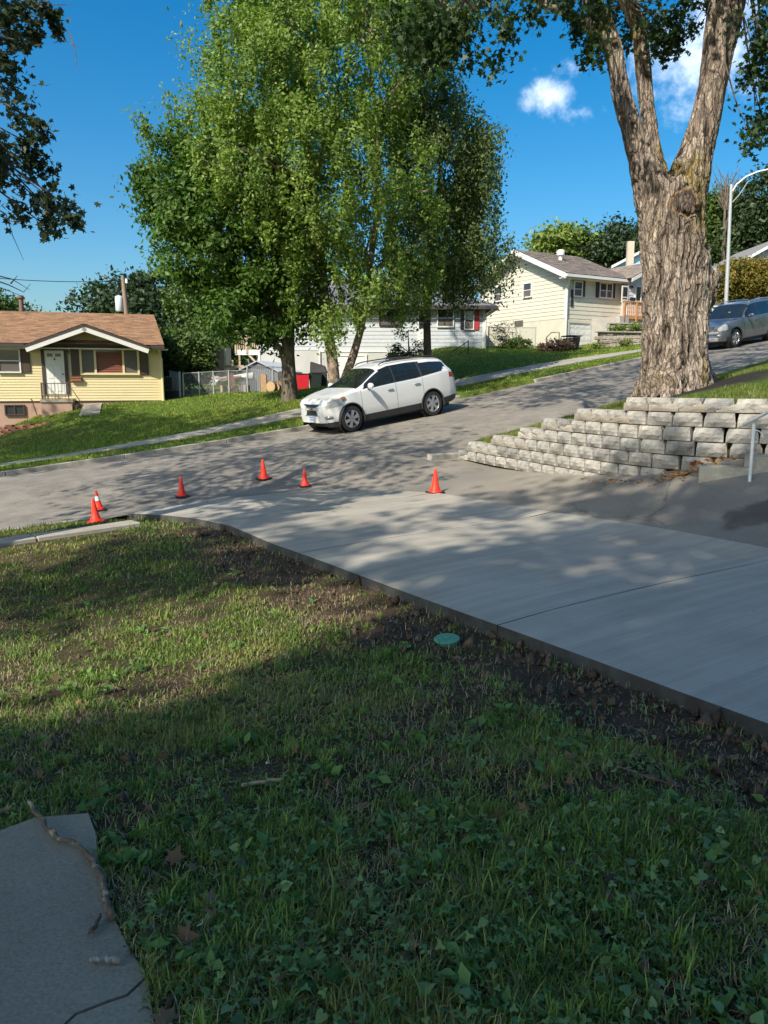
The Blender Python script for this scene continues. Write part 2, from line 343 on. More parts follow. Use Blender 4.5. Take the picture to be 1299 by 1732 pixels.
# ---------------------------------------------------------------- ground sheet
def axis_pts(lo, hi, step, far, n):
    a = np.arange(lo, hi + 1e-6, step); g = np.geomspace(step * 1.3, far, n)
    return np.concatenate([lo - g[::-1], a, hi + g])
def ground_mat():
    m = bpy.data.materials.new('ground_soil'); m.use_nodes = True; N = m.node_tree.nodes; L = m.node_tree.links; b = N['Principled BSDF']
    a = N.new('ShaderNodeAttribute'); a.attribute_name = 'tint'
    tc = N.new('ShaderNodeTexCoord')
    n = N.new('ShaderNodeTexNoise'); n.inputs['Scale'].default_value = 3; n.inputs['Detail'].default_value = 12; n.inputs['Roughness'].default_value = .75; L.new(tc.outputs['Object'], n.inputs['Vector'])
    r = N.new('ShaderNodeMapRange'); r.inputs['From Min'].default_value = .25; r.inputs['From Max'].default_value = .75; r.inputs['To Min'].default_value = .45; r.inputs['To Max'].default_value = 1.5; L.new(n.outputs['Fac'], r.inputs['Value'])
    x = N.new('ShaderNodeVectorMath'); x.operation = 'SCALE'; L.new(a.outputs['Color'], x.inputs[0]); L.new(r.outputs[0], x.inputs['Scale'])
    n2 = N.new('ShaderNodeTexNoise'); n2.inputs['Scale'].default_value = 45; n2.inputs['Detail'].default_value = 6; n2.inputs['Roughness'].default_value = .8; L.new(tc.outputs['Object'], n2.inputs['Vector'])
    r2 = N.new('ShaderNodeMapRange'); r2.inputs['From Min'].default_value = .3; r2.inputs['From Max'].default_value = .7; r2.inputs['To Min'].default_value = .6; r2.inputs['To Max'].default_value = 1.4; L.new(n2.outputs['Fac'], r2.inputs['Value'])
    x2 = N.new('ShaderNodeVectorMath'); x2.operation = 'SCALE'; L.new(x.outputs[0], x2.inputs[0]); L.new(r2.outputs[0], x2.inputs['Scale'])
    L.new(x2.outputs[0], b.inputs['Base Color']); b.inputs['Roughness'].default_value = .95; b.inputs['Specular IOR Level'].default_value = .15
    bp = N.new('ShaderNodeBump'); bp.inputs['Strength'].default_value = .9; bp.inputs['Distance'].default_value = .03; L.new(n2.outputs['Fac'], bp.inputs['Height']); L.new(bp.outputs[0], b.inputs['Normal'])
    return m
GM = ground_mat()
DIRT = np.array([.095, .064, .042]); GRASSC = np.array([.085, .125, .022]); STRAW = np.array([.20, .155, .085])
def dirt_mask(x, y):   # bare soil in the near yard
    dl = distline(x, y, LEFT_EDGE)
    w = .38 + 1.3 * fbm(x * 1.1, y * 1.1, 21) - .35 * sstep(8, 12, y)
    m = sstep(w + .35, w - .35, dl) * (.80 + .20 * sstep(.36, .5, fbm(x * 4, y * 4, 23))) * np.where(y > 11.5, .6, 1)
    q = fbm(x * 1.7 + 5, y * 1.7, 33)
    return np.clip(m + .8 * sstep(.55, .66, q) * np.where(y > 6.5, .6, 1), 0, 1)
def build_ground():
    xs = axis_pts(-16, 14, .16, 1500, 34); ys = axis_pts(-3, 52, .2, 1500, 34)
    X, Y = np.meshgrid(xs, ys); Z = Gz(X, Y)
    s, t, slab, old, road, terr = zones(X, Y)
    C = np.empty(X.shape + (3,)); C[:] = GRASSC
    yard = (t > T1) & ~terr
    dm = dirt_mask(X, Y)[..., None]; C = np.where(yard[..., None], (DIRT * 1.0) * dm + (DIRT * .75 + GRASSC * .2) * (1 - dm), C)
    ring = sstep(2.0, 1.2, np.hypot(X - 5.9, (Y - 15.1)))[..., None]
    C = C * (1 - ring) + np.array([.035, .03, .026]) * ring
    C = np.where(((fbm(X * .5, Y * .5, 12) > .58) & (t < T0))[..., None], C * [1.25, 1.0, 1.0], C)
    ny, nx = X.shape; idx = np.arange(ny * nx).reshape(ny, nx)
    Fc = np.stack([idx[:-1, :-1], idx[:-1, 1:], idx[1:, 1:], idx[1:, :-1]], -1).reshape(-1, 4)
    V = np.stack([X, Y, Z], -1).reshape(-1, 3)
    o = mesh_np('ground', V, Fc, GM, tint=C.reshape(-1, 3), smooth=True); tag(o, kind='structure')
build_ground()
# ---------------------------------------------------------------- paving
def pave_mat(name, col, col2, crack=True, scale=1., wet=None, rough=.85):
    m = mat(name, col, rough, var=.16, vs=2.2, col2=col2, c2s=.55, c2t=.52, c2w=.16, bump=.35, bs=60, bdist=.006)
    N = m.node_tree.nodes; L = m.node_tree.links; b = N['Principled BSDF']; src = b.inputs['Base Color'].links[0].from_socket
    tc = N.new('ShaderNodeTexCoord'); n = N.new('ShaderNodeTexNoise'); n.inputs['Scale'].default_value = 90; n.inputs['Detail'].default_value = 3; L.new(tc.outputs['Object'], n.inputs['Vector'])
    r = N.new('ShaderNodeMapRange'); r.inputs['From Min'].default_value = .3; r.inputs['From Max'].default_value = .7; r.inputs['To Min'].default_value = .8; r.inputs['To Max'].default_value = 1.2; L.new(n.outputs['Fac'], r.inputs['Value'])
    x = N.new('ShaderNodeVectorMath'); x.operation = 'SCALE'; L.new(src, x.inputs[0]); L.new(r.outputs[0], x.inputs['Scale']); cur = x.outputs[0]
    if crack:
        nz = N.new('ShaderNodeTexNoise'); nz.inputs['Scale'].default_value = 1.2; nz.inputs['Detail'].default_value = 5; L.new(tc.outputs['Object'], nz.inputs['Vector'])
        ad = N.new('ShaderNodeVectorMath'); ad.operation = 'MULTIPLY_ADD'; ad.inputs[1].default_value = (1.2, 1.2, 0); L.new(nz.outputs['Color'], ad.inputs[0]); L.new(tc.outputs['Object'], ad.inputs[2])
        vo = N.new('ShaderNodeTexVoronoi'); vo.feature = 'DISTANCE_TO_EDGE'; vo.inputs['Scale'].default_value = .22; L.new(ad.outputs[0], vo.inputs['Vector'])
        rr = N.new('ShaderNodeMapRange'); rr.inputs['From Min'].default_value = .0; rr.inputs['From Max'].default_value = .0045; rr.inputs['To Min'].default_value = .66; L.new(vo.outputs['Distance'], rr.inputs['Value'])
        x2 = N.new('ShaderNodeVectorMath'); x2.operation = 'SCALE'; L.new(cur, x2.inputs[0]); L.new(rr.outputs[0], x2.inputs['Scale']); cur = x2.outputs[0]
    if wet:
        for (cx, cy, rx, ry, k) in wet:
            s = N.new('ShaderNodeVectorMath'); s.operation = 'SUBTRACT'; s.inputs[1].default_value = (cx, cy, 0); L.new(tc.outputs['Object'], s.inputs[0])
            nn = N.new('ShaderNodeTexNoise'); nn.inputs['Scale'].default_value = 2.5; nn.inputs['Detail'].default_value = 5; L.new(tc.outputs['Object'], nn.inputs['Vector'])
            mu = N.new('ShaderNodeVectorMath'); mu.operation = 'MULTIPLY'; mu.inputs[1].default_value = (1 / rx, 1 / ry, 0); L.new(s.outputs[0], mu.inputs[0])
            ln = N.new('ShaderNodeVectorMath'); ln.operation = 'LENGTH'; L.new(mu.outputs[0], ln.inputs[0])
            ma = N.new('ShaderNodeMath'); ma.operation = 'MULTIPLY_ADD'; ma.inputs[1].default_value = 1.4; L.new(nn.outputs['Fac'], ma.inputs[0]); L.new(ln.outputs['Value'], ma.inputs[2])
            rr = N.new('ShaderNodeMapRange'); rr.interpolation_type = 'SMOOTHSTEP'; rr.inputs['From Min'].default_value = 1.35; rr.inputs['From Max'].default_value = 1.75; rr.inputs['To Min'].default_value = k; rr.inputs['To Max'].default_value = 1; L.new(ma.outputs[0], rr.inputs['Value'])
            x2 = N.new('ShaderNodeVectorMath'); x2.operation = 'SCALE'; L.new(cur, x2.inputs[0]); L.new(rr.outputs[0], x2.inputs['Scale']); cur = x2.outputs[0]
    L.new(cur, b.inputs['Base Color'])
    return m
M_ROAD = pave_mat('street_asphalt', (.185, .165, .14), (.24, .212, .18))
M_OLD = pave_mat('old_drive_concrete', (.25, .22, .18), (.17, .155, .135), wet=[(5.0, 9.2, 1.1, .38, .42), (3.2, 12.2, .5, .3, .8)])
M_KERB = mat('kerb_concrete', (.38, .35, .30), .85, var=.15, vs=5, bump=.3, col2=(.25, .23, .2), c2s=1.5)
M_WALK = mat('walk_concrete', (.37, .33, .27), .85, var=.12, vs=5, bump=.3, col2=(.32, .29, .24), c2s=1.2)
def strip(name, sarr, t0, t1, zoff, m, nt=8, parent=None, tint=None):
    S, T = np.meshgrid(sarr, np.linspace(t0, t1, nt)); X, Y = xy(S, T); Z = Zg(X, Y) + zoff
    ny, nx = X.shape; idx = np.arange(ny * nx).reshape(ny, nx)
    Fc = np.stack([idx[:-1, :-1], idx[:-1, 1:], idx[1:, 1:], idx[1:, :-1]], -1).reshape(-1, 4)[:, ::-1]
    return mesh_np(name, np.stack([X, Y, Z], -1).reshape(-1, 3), Fc, m, parent, smooth=True)
tag(strip('street', np.arange(-60, 70.1, .5), T0 - .02, T1 + .02, 0, M_ROAD, 17), kind='structure')
def polysheet(poly, step, zf, name, m, sides=None, parent=None, kind='structure', side_m=None):
    xs = [p[0] for p in poly]; ys = [p[1] for p in poly]
    bm = bmesh.new(); vs = [bm.verts.new((x, y, 0)) for x, y in poly]; bm.faces.new(vs)
    for ax, lo, hi in ((0, min(xs), max(xs)), (1, min(ys), max(ys))):
        k = lo + step
        while k < hi:
            co = [0, 0, 0]; co[ax] = k; no = [0, 0, 0]; no[ax] = 1
            bmesh.ops.bisect_plane(bm, geom=bm.verts[:] + bm.edges[:] + bm.faces[:], plane_co=co, plane_no=no); k += step
    bm.verts.ensure_lookup_table()
    A = np.array([v.co[:] for v in bm.verts]); Z = zf(A[:, 0], A[:, 1])
    for v, z in zip(bm.verts, Z): v.co.z = z
    bmesh.ops.recalc_face_normals(bm, faces=bm.faces)
    if sum(f.normal.z for f in bm.faces) < 0: bmesh.ops.reverse_faces(bm, faces=bm.faces)
    if sides:
        be = [e for e in bm.edges if e.is_boundary]
        r = bmesh.ops.extrude_edge_only(bm, edges=be)
        for v in r['geom']:
            if isinstance(v, bmesh.types.BMVert): v.co.z -= sides
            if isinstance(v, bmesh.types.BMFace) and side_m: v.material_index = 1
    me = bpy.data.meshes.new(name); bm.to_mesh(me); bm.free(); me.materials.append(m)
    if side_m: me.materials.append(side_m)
    o = link(name, me, parent)
    if kind: tag(o, kind=kind)
    return o
polysheet(OLD, .3, lambda x, y: Zg(x, y) + .006 - .04 * inpoly(x, y, SLAB), 'old_driveway', M_OLD)
# new concrete slab: poured panels with tooled joints
def new_mat():
    m = mat('new_concrete', (.33, .30, .25), .62, var=.07, vs=1.3, col2=(.385, .35, .295), c2s=.8, c2t=.5, c2w=.2)
    N = m.node_tree.nodes; L = m.node_tree.links; b = N['Principled BSDF']; src = b.inputs['Base Color'].links[0].from_socket
    tc = N.new('ShaderNodeTexCoord'); mp = N.new('ShaderNodeMapping'); mp.inputs['Rotation'].default_value = (0, 0, -math.radians(32)); L.new(tc.outputs['Object'], mp.inputs['Vector'])
    mp2 = N.new('ShaderNodeMapping'); mp2.inputs['Scale'].default_value = (1.2, 90, 1); L.new(mp.outputs[0], mp2.inputs['Vector'])
    n = N.new('ShaderNodeTexNoise'); n.inputs['Scale'].default_value = 1.; n.inputs['Detail'].default_value = 4; L.new(mp2.outputs[0], n.inputs['Vector'])
    mp3 = N.new('ShaderNodeMapping'); mp3.inputs['Scale'].default_value = (.5, 7, 1); L.new(mp.outputs[0], mp3.inputs['Vector'])
    n3 = N.new('ShaderNodeTexNoise'); n3.inputs['Scale'].default_value = 1.; n3.inputs['Detail'].default_value = 4; L.new(mp3.outputs[0], n3.inputs['Vector'])
    r = N.new('ShaderNodeMapRange'); r.inputs['From Min'].default_value = .3; r.inputs['From Max'].default_value = .7; r.inputs['To Min'].default_value = .90; r.inputs['To Max'].default_value = 1.10; L.new(n.outputs['Fac'], r.inputs['Value'])
    r3 = N.new('ShaderNodeMapRange'); r3.inputs['From Min'].default_value = .3; r3.inputs['From Max'].default_value = .7; r3.inputs['To Min'].default_value = .86; r3.inputs['To Max'].default_value = 1.14; L.new(n3.outputs['Fac'], r3.inputs['Value'])
    x = N.new('ShaderNodeVectorMath'); x.operation = 'SCALE'; L.new(src, x.inputs[0]); L.new(r.outputs[0], x.inputs['Scale'])
    x3 = N.new('ShaderNodeVectorMath'); x3.operation = 'SCALE'; L.new(x.outputs[0], x3.inputs[0]); L.new(r3.outputs[0], x3.inputs['Scale'])
    L.new(x3.outputs[0], b.inputs['Base Color'])
    bp = N.new('ShaderNodeBump'); bp.inputs['Strength'].default_value = .35; bp.inputs['Distance'].default_value = .004; L.new(n.outputs['Fac'], bp.inputs['Height']); L.new(bp.outputs[0], b.inputs['Normal'])
    return m
M_NEW = new_mat()
M_NEWEDGE = mat('shaded_slab_edge', (.075, .078, .07), .75, var=.2, vs=6, bump=.3, bs=30, col2=(.06, .05, .04), c2s=5)  # slab sides: shade put into a darker base colour than the top
def clip_half(poly, p, n):
    out = []
    for i in range(len(poly)):
        a = poly[i]; b = poly[(i + 1) % len(poly)]
        da = (a[0] - p[0]) * n[0] + (a[1] - p[1]) * n[1]; db = (b[0] - p[0]) * n[0] + (b[1] - p[1]) * n[1]
        if da >= 0: out.append(a)
        if (da >= 0) != (db >= 0):
            k = da / (da - db); out.append((a[0] + (b[0] - a[0]) * k, a[1] + (b[1] - a[1]) * k))
    return out
dw = empty('new_driveway', (0, 0, 0), kind='structure')
JN = -ED   # towards the street
JL = [-12, -3.3, 0.0, 3.55, 6.6, 20]
SLABZ = lambda x, y: Zg(x, y) + .026
for a, b in zip(JL[:-1], JL[1:]):
    g = .006
    skew = 0.0
    n1 = JN
    poly = clip_half(SLAB, EL + JN * (a + g), tuple(n1)); poly = clip_half(poly, EL + JN * (b - g), (-n1[0], -n1[1])) if poly else []
    if len(poly) > 2:
        # drop nearly coincident points
        q = [poly[0]]
        for p in poly[1:]:
            if math.hypot(p[0] - q[-1][0], p[1] - q[-1][1]) > .02: q.append(p)
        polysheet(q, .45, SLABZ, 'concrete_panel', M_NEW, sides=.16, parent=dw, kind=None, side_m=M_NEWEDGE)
# kerbs and walks
def seg_run(name, parentname, s0, s1, step, t0, t1, top, gap, m, bottom=-.15, jitter=.004):
    pr = empty(parentname, (0, 0, 0), kind='structure'); s = s0; i = 0
    while s < s1:
        a, b = s + gap / 2, s + step - gap / 2; mb = MB(m); n = 3; jz = random.uniform(-jitter, jitter)
        V = []
        for k in range(n + 1):
            ss = a + (b - a) * k / n
            for (tt, dz) in ((t0, bottom), (t0, top), (t1, top), (t1, bottom)):
                x, y = xy(ss, tt); V.append((x, y, dz + jz))
        zz = Zg(np.array([v[0] for v in V]), np.array([v[1] for v in V]))
        V = [(v[0], v[1], v[2] + z) for v, z in zip(V, zz)]
        Fs = [(k * 4 + j, k * 4 + (j + 1) % 4, (k + 1) * 4 + (j + 1) % 4, (k + 1) * 4 + j) for k in range(n) for j in range(4)] + [(0, 1, 2, 3), tuple(n * 4 + j for j in (3, 2, 1, 0))]
        mb.add(V, Fs); mb.build(name, m, pr, bevel=.012); s += step; i += 1
    return pr
seg_run('kerb_stone', 'far_kerb', -24, 6.0, 3.0, T0 - .16, T0, .125, .015, M_KERB)
seg_run('kerb_stone', 'far_kerb', 9.8, 45, 3.0, T0 - .16, T0, .125, .015, M_KERB)
seg_run('kerb_stone', 'near_kerb', -1.6, 30, 3.0, T1, T1 + .16, .125, .015, M_KERB)
seg_run('kerb_stone', 'near_kerb', -29.9, -8.9, 3.0, T1, T1 + .16, .07, .015, M_KERB)
seg_run('paving_slab', 'far_sidewalk', -24, 45, 1.5, T0 - 2.9, T0 - 1.75, .165, .02, M_WALK)
seg_run('paving_slab', 'near_sidewalk', -20.6, -8.7, 1.5, T1 + 1.35, T1 + 1.85, .07, .02, M_WALK, bottom=-.3)
# ---------------------------------------------------------------- block retaining wall
def wall_xy(k, off=0.):
    x = float(np.interp(k, _wk, [q[0] for q in WPTS])); y = float(np.interp(k, _wk, [q[1] for q in WPTS])); a = wall_ang(k); return x + math.sin(a) * off, y - math.cos(a) * off
def wall_ang(k):
    f = lambda q: (float(np.interp(q, _wk, [v[0] for v in WPTS])), float(np.interp(q, _wk, [v[1] for v in WPTS]))); a, b = f(max(k - .2, 0)), f(k + .2); return math.atan2(b[1] - a[1], b[0] - a[0])
M_STONE = mat('wall_stone', (.35, .342, .322), .9, var=.32, vs=9, bump=.9, bs=28, bdist=.02, tint=True, col2=(.30, .285, .26), c2s=5)
M_CAP = mat('cap_stone', (.38, .34, .28), .9, var=.15, vs=10, bump=.8, bs=35, bdist=.012, tint=True)
def block_mesh(i, w=.43, h=.2, d=.26, cap=False):
    rnd = random.Random(100 + i); nx, nz = 6, 3; V = []; Fs = []
    taper = .05 if not cap else 0.
    for r in range(nz + 1):
        for c in range(nx + 1):
            u = c / nx; v = r / nz; edge = (c in (0, nx)) or (r in (0, nz))
            bulge = (0.045 * math.sin(math.pi * u) ** .5 * math.sin(math.pi * v) ** .5) if not edge else 0
            j = rnd.uniform(-.016, .016) if not edge else rnd.uniform(-.004, .004)
            x = (u - .5) * w; z = v * h
            if not edge: x += rnd.uniform(-.012, .012); z += rnd.uniform(-.01, .01)
            if not cap and c in (0, nx): x *= 1 - (.0, .01, .05, .15)[r] * rnd.uniform(.3, 1.2)
            V.append((x, -(bulge + j) * (.35 if cap else 1) - .012, z))
    q = lambda r, c: r * (nx + 1) + c
    Fs = [(q(r, c), q(r, c + 1), q(r + 1, c + 1), q(r + 1, c)) for r in range(nz) for c in range(nx)]
    b = len(V); wb = w / 2 - taper
    V += [(-wb, d, 0), (wb, d, 0), (wb, d, h), (-wb, d, h)]
    Fs += [tuple([q(0, c) for c in range(nx, -1, -1)] + [b, b + 1]), tuple([q(nz, c) for c in range(nx + 1)] + [b + 2, b + 3]),
           tuple([q(r, 0) for r in range(nz + 1)] + [b + 3, b])[::1], tuple([q(r, nx) for r in range(nz, -1, -1)] + [b + 1, b + 2]), (b + 1, b, b + 3, b + 2)]
    me = bpy.data.meshes.new('block'); me.from_pydata(V, [], Fs); me.materials.append(M_CAP if cap else M_STONE)
    bm = bmesh.new(); bm.from_mesh(me); bmesh.ops.recalc_face_normals(bm, faces=bm.faces); bm.to_mesh(me); bm.free()
    a = me.color_attributes.new('tint', 'FLOAT_COLOR', 'POINT'); t = rnd.uniform(.68, 1.22); tw = rnd.uniform(-.05, .06)
    a.data.foreach_set('color', np.tile([t * (1 + tw), t, t * (1 - tw), 1], (len(V), 1)).astype(np.float32).ravel())
    return me
BM_ = [block_mesh(i, w=.425) for i in range(9)]; CM_ = [block_mesh(50 + i, w=.5, h=.115, d=.30, cap=True) for i in range(4)]
RWALL = empty('retaining_wall', (WL0[0], WL0[1], z1(*WL0)), label='stepped grey stone block retaining wall beside the old driveway below the big tree', cat='retaining wall')
inv = Matrix.Translation(-Vector(RWALL.location))
TOPZ = 1.315; RH = .212
def k_at_px(px):
    ks = np.linspace(0, 9, 500); r = (px - PW / 2) / F * 1.015; v = [wall_xy(q)[0] - r * wall_xy(q)[1] for q in ks]; return float(ks[int(np.argmin(np.abs(v)))])
STARTS = [0.0, k_at_px(799), k_at_px(838), k_at_px(882), k_at_px(919), k_at_px(972), k_at_px(1053)]
def place_block(me, name, k, z, off, parent):
    o = link(name, me, parent); x, y = wall_xy(k, off)
    o.matrix_basis = inv @ Matrix.Translation((x, y, z)) @ Matrix.Rotation(wall_ang(k) + random.uniform(-.025, .025), 4, 'Z') @ Matrix.Diagonal((1, 1, 1, 1))
    return o
WLEN = k_at_px(1225); KEND = WLEN + 2.0
for row in range(7):   # row 6 = top course of blocks below the cap
    z = TOPZ - .115 - RH * (6 - row)
    k0 = STARTS[row] + .2; k = k0 + (0 if row % 2 else .0); n = 0
    while k < KEND:
        x, y = wall_xy(k)
        if z + RH > z1(x, y) - .02:
            place_block(BM_[random.randrange(9)], 'block', k, z + random.uniform(-.004, .004), .14 - .02 * row, RWALL)
        k += .435 + random.uniform(-.003, .006)
# caps: on each exposed step and along the top
for row in range(1, 8):
    z = TOPZ - .115 - RH * (7 - row)
    k = STARTS[row - 1] + .2; end = STARTS[row] - .1 if row < 7 else KEND
    cap_top = row == 7
    while k < end + (.25 if row < 7 else 0):
        if k < end or row == 7 or True:
            place_block(CM_[random.randrange(4)], 'cap_stone', k + .02, z + .002, .165 - .02 * (row - 1), RWALL)
        k += .505
# footing of loose grit along the wall
# ---------------------------------------------------------------- concrete steps with handrail
M_STEP = mat('step_concrete', (.42, .38, .31), .85, var=.15, vs=6, bump=.4, col2=(.30, .27, .22), c2s=2)
def on_drive(px, py, Y): p = at(px, py, Y); return p
_sp = wall_xy(WLEN, 0.); stp = empty('concrete_steps', (*_sp, z1(*wall_xy(WLEN, .5))), rotz=wall_ang(WLEN + .3), label='low concrete steps at the foot of the block wall, leaves on their treads', cat='steps')
for i, (x0, x1, h1) in enumerate([(-.36, 2.9, .06), (.20, 2.9, .21), (.66, 2.9, .37), (1.1, 2.9, .53)]):
    mb = MB(M_STEP); mb.box(x0, x1, -.74 + .12 * i, -.06, -.5, h1 + .02); mb.build('step', M_STEP, stp, bevel=.015)
M_WHITE = mat('white_paint', (.78, .78, .76), .4, var=.05, vs=8)
hp = at(1268, 812, 10.1)
hr = empty('handrail', hp, label='white metal handrail rising from the lowest step beside the block wall', cat='handrail')
mb = MB(M_WHITE); mb.tube([(0, 0, -.02), (0, 0, .745)], .021, 10); mb.build('post', M_WHITE, hr, smooth=True)
e2 = at(1299, 697, 9.85) - hp; s2 = at(1258, 718, 10.2) - hp
mb = MB(M_WHITE); d = (e2 - s2); mb.tube([s2, s2 + d * 1.0, s2 + d * 5.5], .022, 10); mb.build('rail', M_WHITE, hr, smooth=True)
mb = MB(M_WHITE); c = Vector((0, 0, .69)); mb.tube([c + Vector((.02, 0, -.03)) + Vector((.05 * math.sin(a * .9) + a * .028, -.01, -.05 * (1 - math.cos(a * 1.1)))) for a in [0, .6, 1.2, 1.8, 2.4, 3.0, 3.6, 4.2]], .007, 6); mb.build('scroll', M_WHITE, hr, smooth=True)
mb = MB(M_WHITE); mb.tube([s2 + d * 5.4, s2 + d * 5.4 + Vector((0, 0, -1.1))], .021, 8); mb.build('post', M_WHITE, hr, smooth=True)
# ---------------------------------------------------------------- traffic cones
M_ORG = mat('cone_orange', (.97, .040, .012), .45, var=.03); M_BLK = mat('black_rubber', (.018, .018, .02), .7, var=.1)
M_REFL = mat('cone_collar', (.75, .75, .75), .35, var=.04)
def make_cone(px, py, Y, h, label, band=False, tilt=(0, 0), black=True, rz=0.):
    p = at(px, py, Y); z = z1(p.x, p.y); s, t, sl, ol, rd, te = zones(np.array([p.x]), np.array([p.y]))
    z += .02 if sl[0] else .008
    if not (sl[0] or ol[0] or rd[0]): z = float(Gz(np.array([p.x]), np.array([p.y]))[0]) + .01
    r = empty('traffic_cone', (p.x, p.y, z), rz, label, 'traffic cone', 'orange traffic cones round the new concrete')
    r.rotation_euler = (tilt[0], tilt[1], rz)
    b = h * .325
    mb = MB(M_BLK if black else M_ORG)
    pts = []
    for (sx, sy) in ((1, 1), (-1, 1), (-1, -1), (1, -1)):
        for (ax, ay) in ((1, .8), (.8, 1)) if sx * sy > 0 else ((.8, 1), (1, .8)): pts.append((sx * b * ax, sy * b * ay))
    mb.prism(pts, 0, .03); mb.build('base', None, r, bevel=.006)
    prof = [(b * .86, .028), (b * .80, .05), (h * .215, .055), (h * .205, .075), (h * .16, h * .28), (h * .115, h * .55), (h * .07, h * .82), (h * .052, h * .975), (h * .045, h), (h * .03, h), (h * .03, h * .93)]
    mb = MB(M_ORG); mb.lathe(prof, 28); mb.build('cone_body', None, r, smooth=True)
    if band:
        mb = MB(M_REFL); mb.lathe([(h * .128, h * .52), (h * .094, h * .74)], 28); mb.build('collar', None, r, smooth=True)
    return r
make_cone(736, 838, 13.65, .44, 'orange cone with black base nearest the block wall, standing alone at right', rz=.5)
make_cone(516, 821, 15.4, .36, 'small orange cone with black base between two others on the apron', rz=.2, tilt=(.0, -.03))
make_cone(446, 811, 16.3, .43, 'orange cone farthest up the street, behind the bluish wet patch', rz=.9, tilt=(.02, -.05))
make_cone(308, 836, 14.9, .40, 'orange cone on black base at the kerb end of the new slab', rz=.3, tilt=(0, -.04))
make_cone(168, 863, 14.1, .37, 'orange cone with a white reflective collar, partly behind another cone', band=True, rz=.4, tilt=(0, -.10))
make_cone(163, 890, 12.5, .40, 'plain orange cone standing in the grass edge in front of the striped one', rz=.1, tilt=(.0, -.07), black=False)
# ---------------------------------------------------------------- green lid, sticks, stone slab, dead leaves
M_GRN = mat('green_plastic', (.10, .30, .20), .5, var=.15, vs=20, bump=.2)
lp = at(757, 1054, 5.75); lz = float(Gz(np.array([lp.x]), np.array([lp.y]))[0])
lid = empty('cleanout_cover', (lp.x, lp.y, lz), label='round green plastic cleanout cover in the dirt beside the new slab', cat='cover')
lid.rotation_euler = (.06, -.06, 0); lid.location.z -= .03
mb = MB(M_GRN); mb.lathe([(.08, -.06), (.08, .035), (.098, .04), (.102, .055), (.094, .062), (.0, .066)], 28); mb.build('lid', None, lid, smooth=True)
mb = MB(M_GRN); mb.box(-.03, .03, -.008, .008, .064, .076); mb.build('grip', None, lid, bevel=.003)
M_BARKS = mat('stick_bark', (.14, .095, .06), .9, var=.35, vs=20, bump=.6, bs=60, col2=(.42, .32, .2), c2s=9, c2t=.58, c2w=.04)
M_SLABST = pave_mat('old_path_concrete', (.34, .27, .19), (.26, .21, .155), crack=False)
def gzp(px, py, off=0.):   # nearest ground hit along the ray of a pixel
    d = raydir(px, py); Ys = np.linspace(1.2, 16, 600); P = np.array([[EYE.x + d.x / d.y * y, y, EYE.z + d.z / d.y * y] for y in Ys])
    g = Gz(P[:, 0], P[:, 1]) + off; k = np.argmax(P[:, 2] <= g); return Vector((P[k, 0], P[k, 1], g[k]))
pth = empty('stepping_path', (-1, 1.6, 0), kind='structure')
_pix = [(-260, 1440), (0, 1420), (60, 1400), (150, 1388), (162, 1420), (168, 1470), (192, 1560), (222, 1620), (245, 1650), (248, 1668)]
edge = [gzp(*q) for q in _pix]
crk = [(-200, 1800), (0, 1790), (80, 1770), (130, 1728), (185, 1700), (215, 1692), (248, 1668)]
cr = [gzp(*q) for q in crk]
low = [gzp(*q) for q in [(254, 1690), (262, 1760), (330, 1900), (200, 2300), (-600, 2300), (-500, 1850)]]
def path_piece(pts):
    poly = [(p.x, p.y) for p in pts]
    zf = pathz
    return polysheet(poly, .3, zf, 'path_slab', M_SLABST, sides=.12, parent=pth, kind=None)
for o in (path_piece(edge + cr[::-1][1:]), path_piece([Vector((p.x + .006, p.y - .012, 0)) for p in cr] + low)):
    o.location -= pth.location
def stick(pxs, r0, r1, label, name='stick', lift=.01, onpath=False, m=M_BARKS, jag=.006):
    pts = []
    for i, q in enumerate(pxs):
        p = gzp(*q); p.z = max(p.z, pathz(p.x, p.y) if onpath else p.z) + lift + (random.uniform(0, .008)); pts.append(p)
    c = pts[0].copy(); fine = []
    for a, b in zip(pts[:-1], pts[1:]):
        for k in range(5): fine.append(a.lerp(b, k / 5) - c + Vector((random.uniform(-jag, jag), random.uniform(-jag, jag), random.uniform(-jag, jag) * .5)))
    fine.append(pts[-1] - c); n = len(fine)
    rs = [(r0 + (r1 - r0) * i / (n - 1)) * random.uniform(.88, 1.12) for i in range(n)]
    mb = MB(m); mb.tube(fine, rs, 9); o = mb.build(name, m, None, smooth=True); o.location = c
    return tag(o, label, 'stick')
stick([(50, 1382), (80, 1418), (100, 1440), (135, 1450), (160, 1480), (176, 1510), (180, 1540), (192, 1575)], .008, .011, 'long crooked fallen branch lying along the edge of the path slab', lift=.02, onpath=True)
stick([(410, 1342), (445, 1336), (478, 1330)], .009, .008, 'short pale stick lying alone in the grass', lift=.03, m=mat('pale_wood', (.42, .30, .19), .85, var=.2, vs=30))
stick([(158, 1595), (170, 1562)], .009, .005, 'small broken bark splinter on the path slab below the branch', onpath=True, lift=.012)
stick([(155, 1638), (178, 1640), (204, 1644)], .007, .010, 'grey weathered wood chip near the crack of the path slab', onpath=True, lift=.012, m=mat('grey_wood', (.26, .23, .19), .9, var=.2, vs=30))
stick([(925, 1200), (928, 1170), (938, 1155)], .004, .004, 'thin root stub standing in the dirt beside the new slab', lift=.05)
stick([(75, 1415), (100, 1438)], .006, .008, 'pale split strip of wood beside the crooked branch', onpath=True, lift=.018, m=MATS['pale_wood'])
stick([(1040, 1310), (1110, 1335), (1150, 1350)], .004, .003, 'thin brown twig across the weeds below the dirt strip', lift=.04)
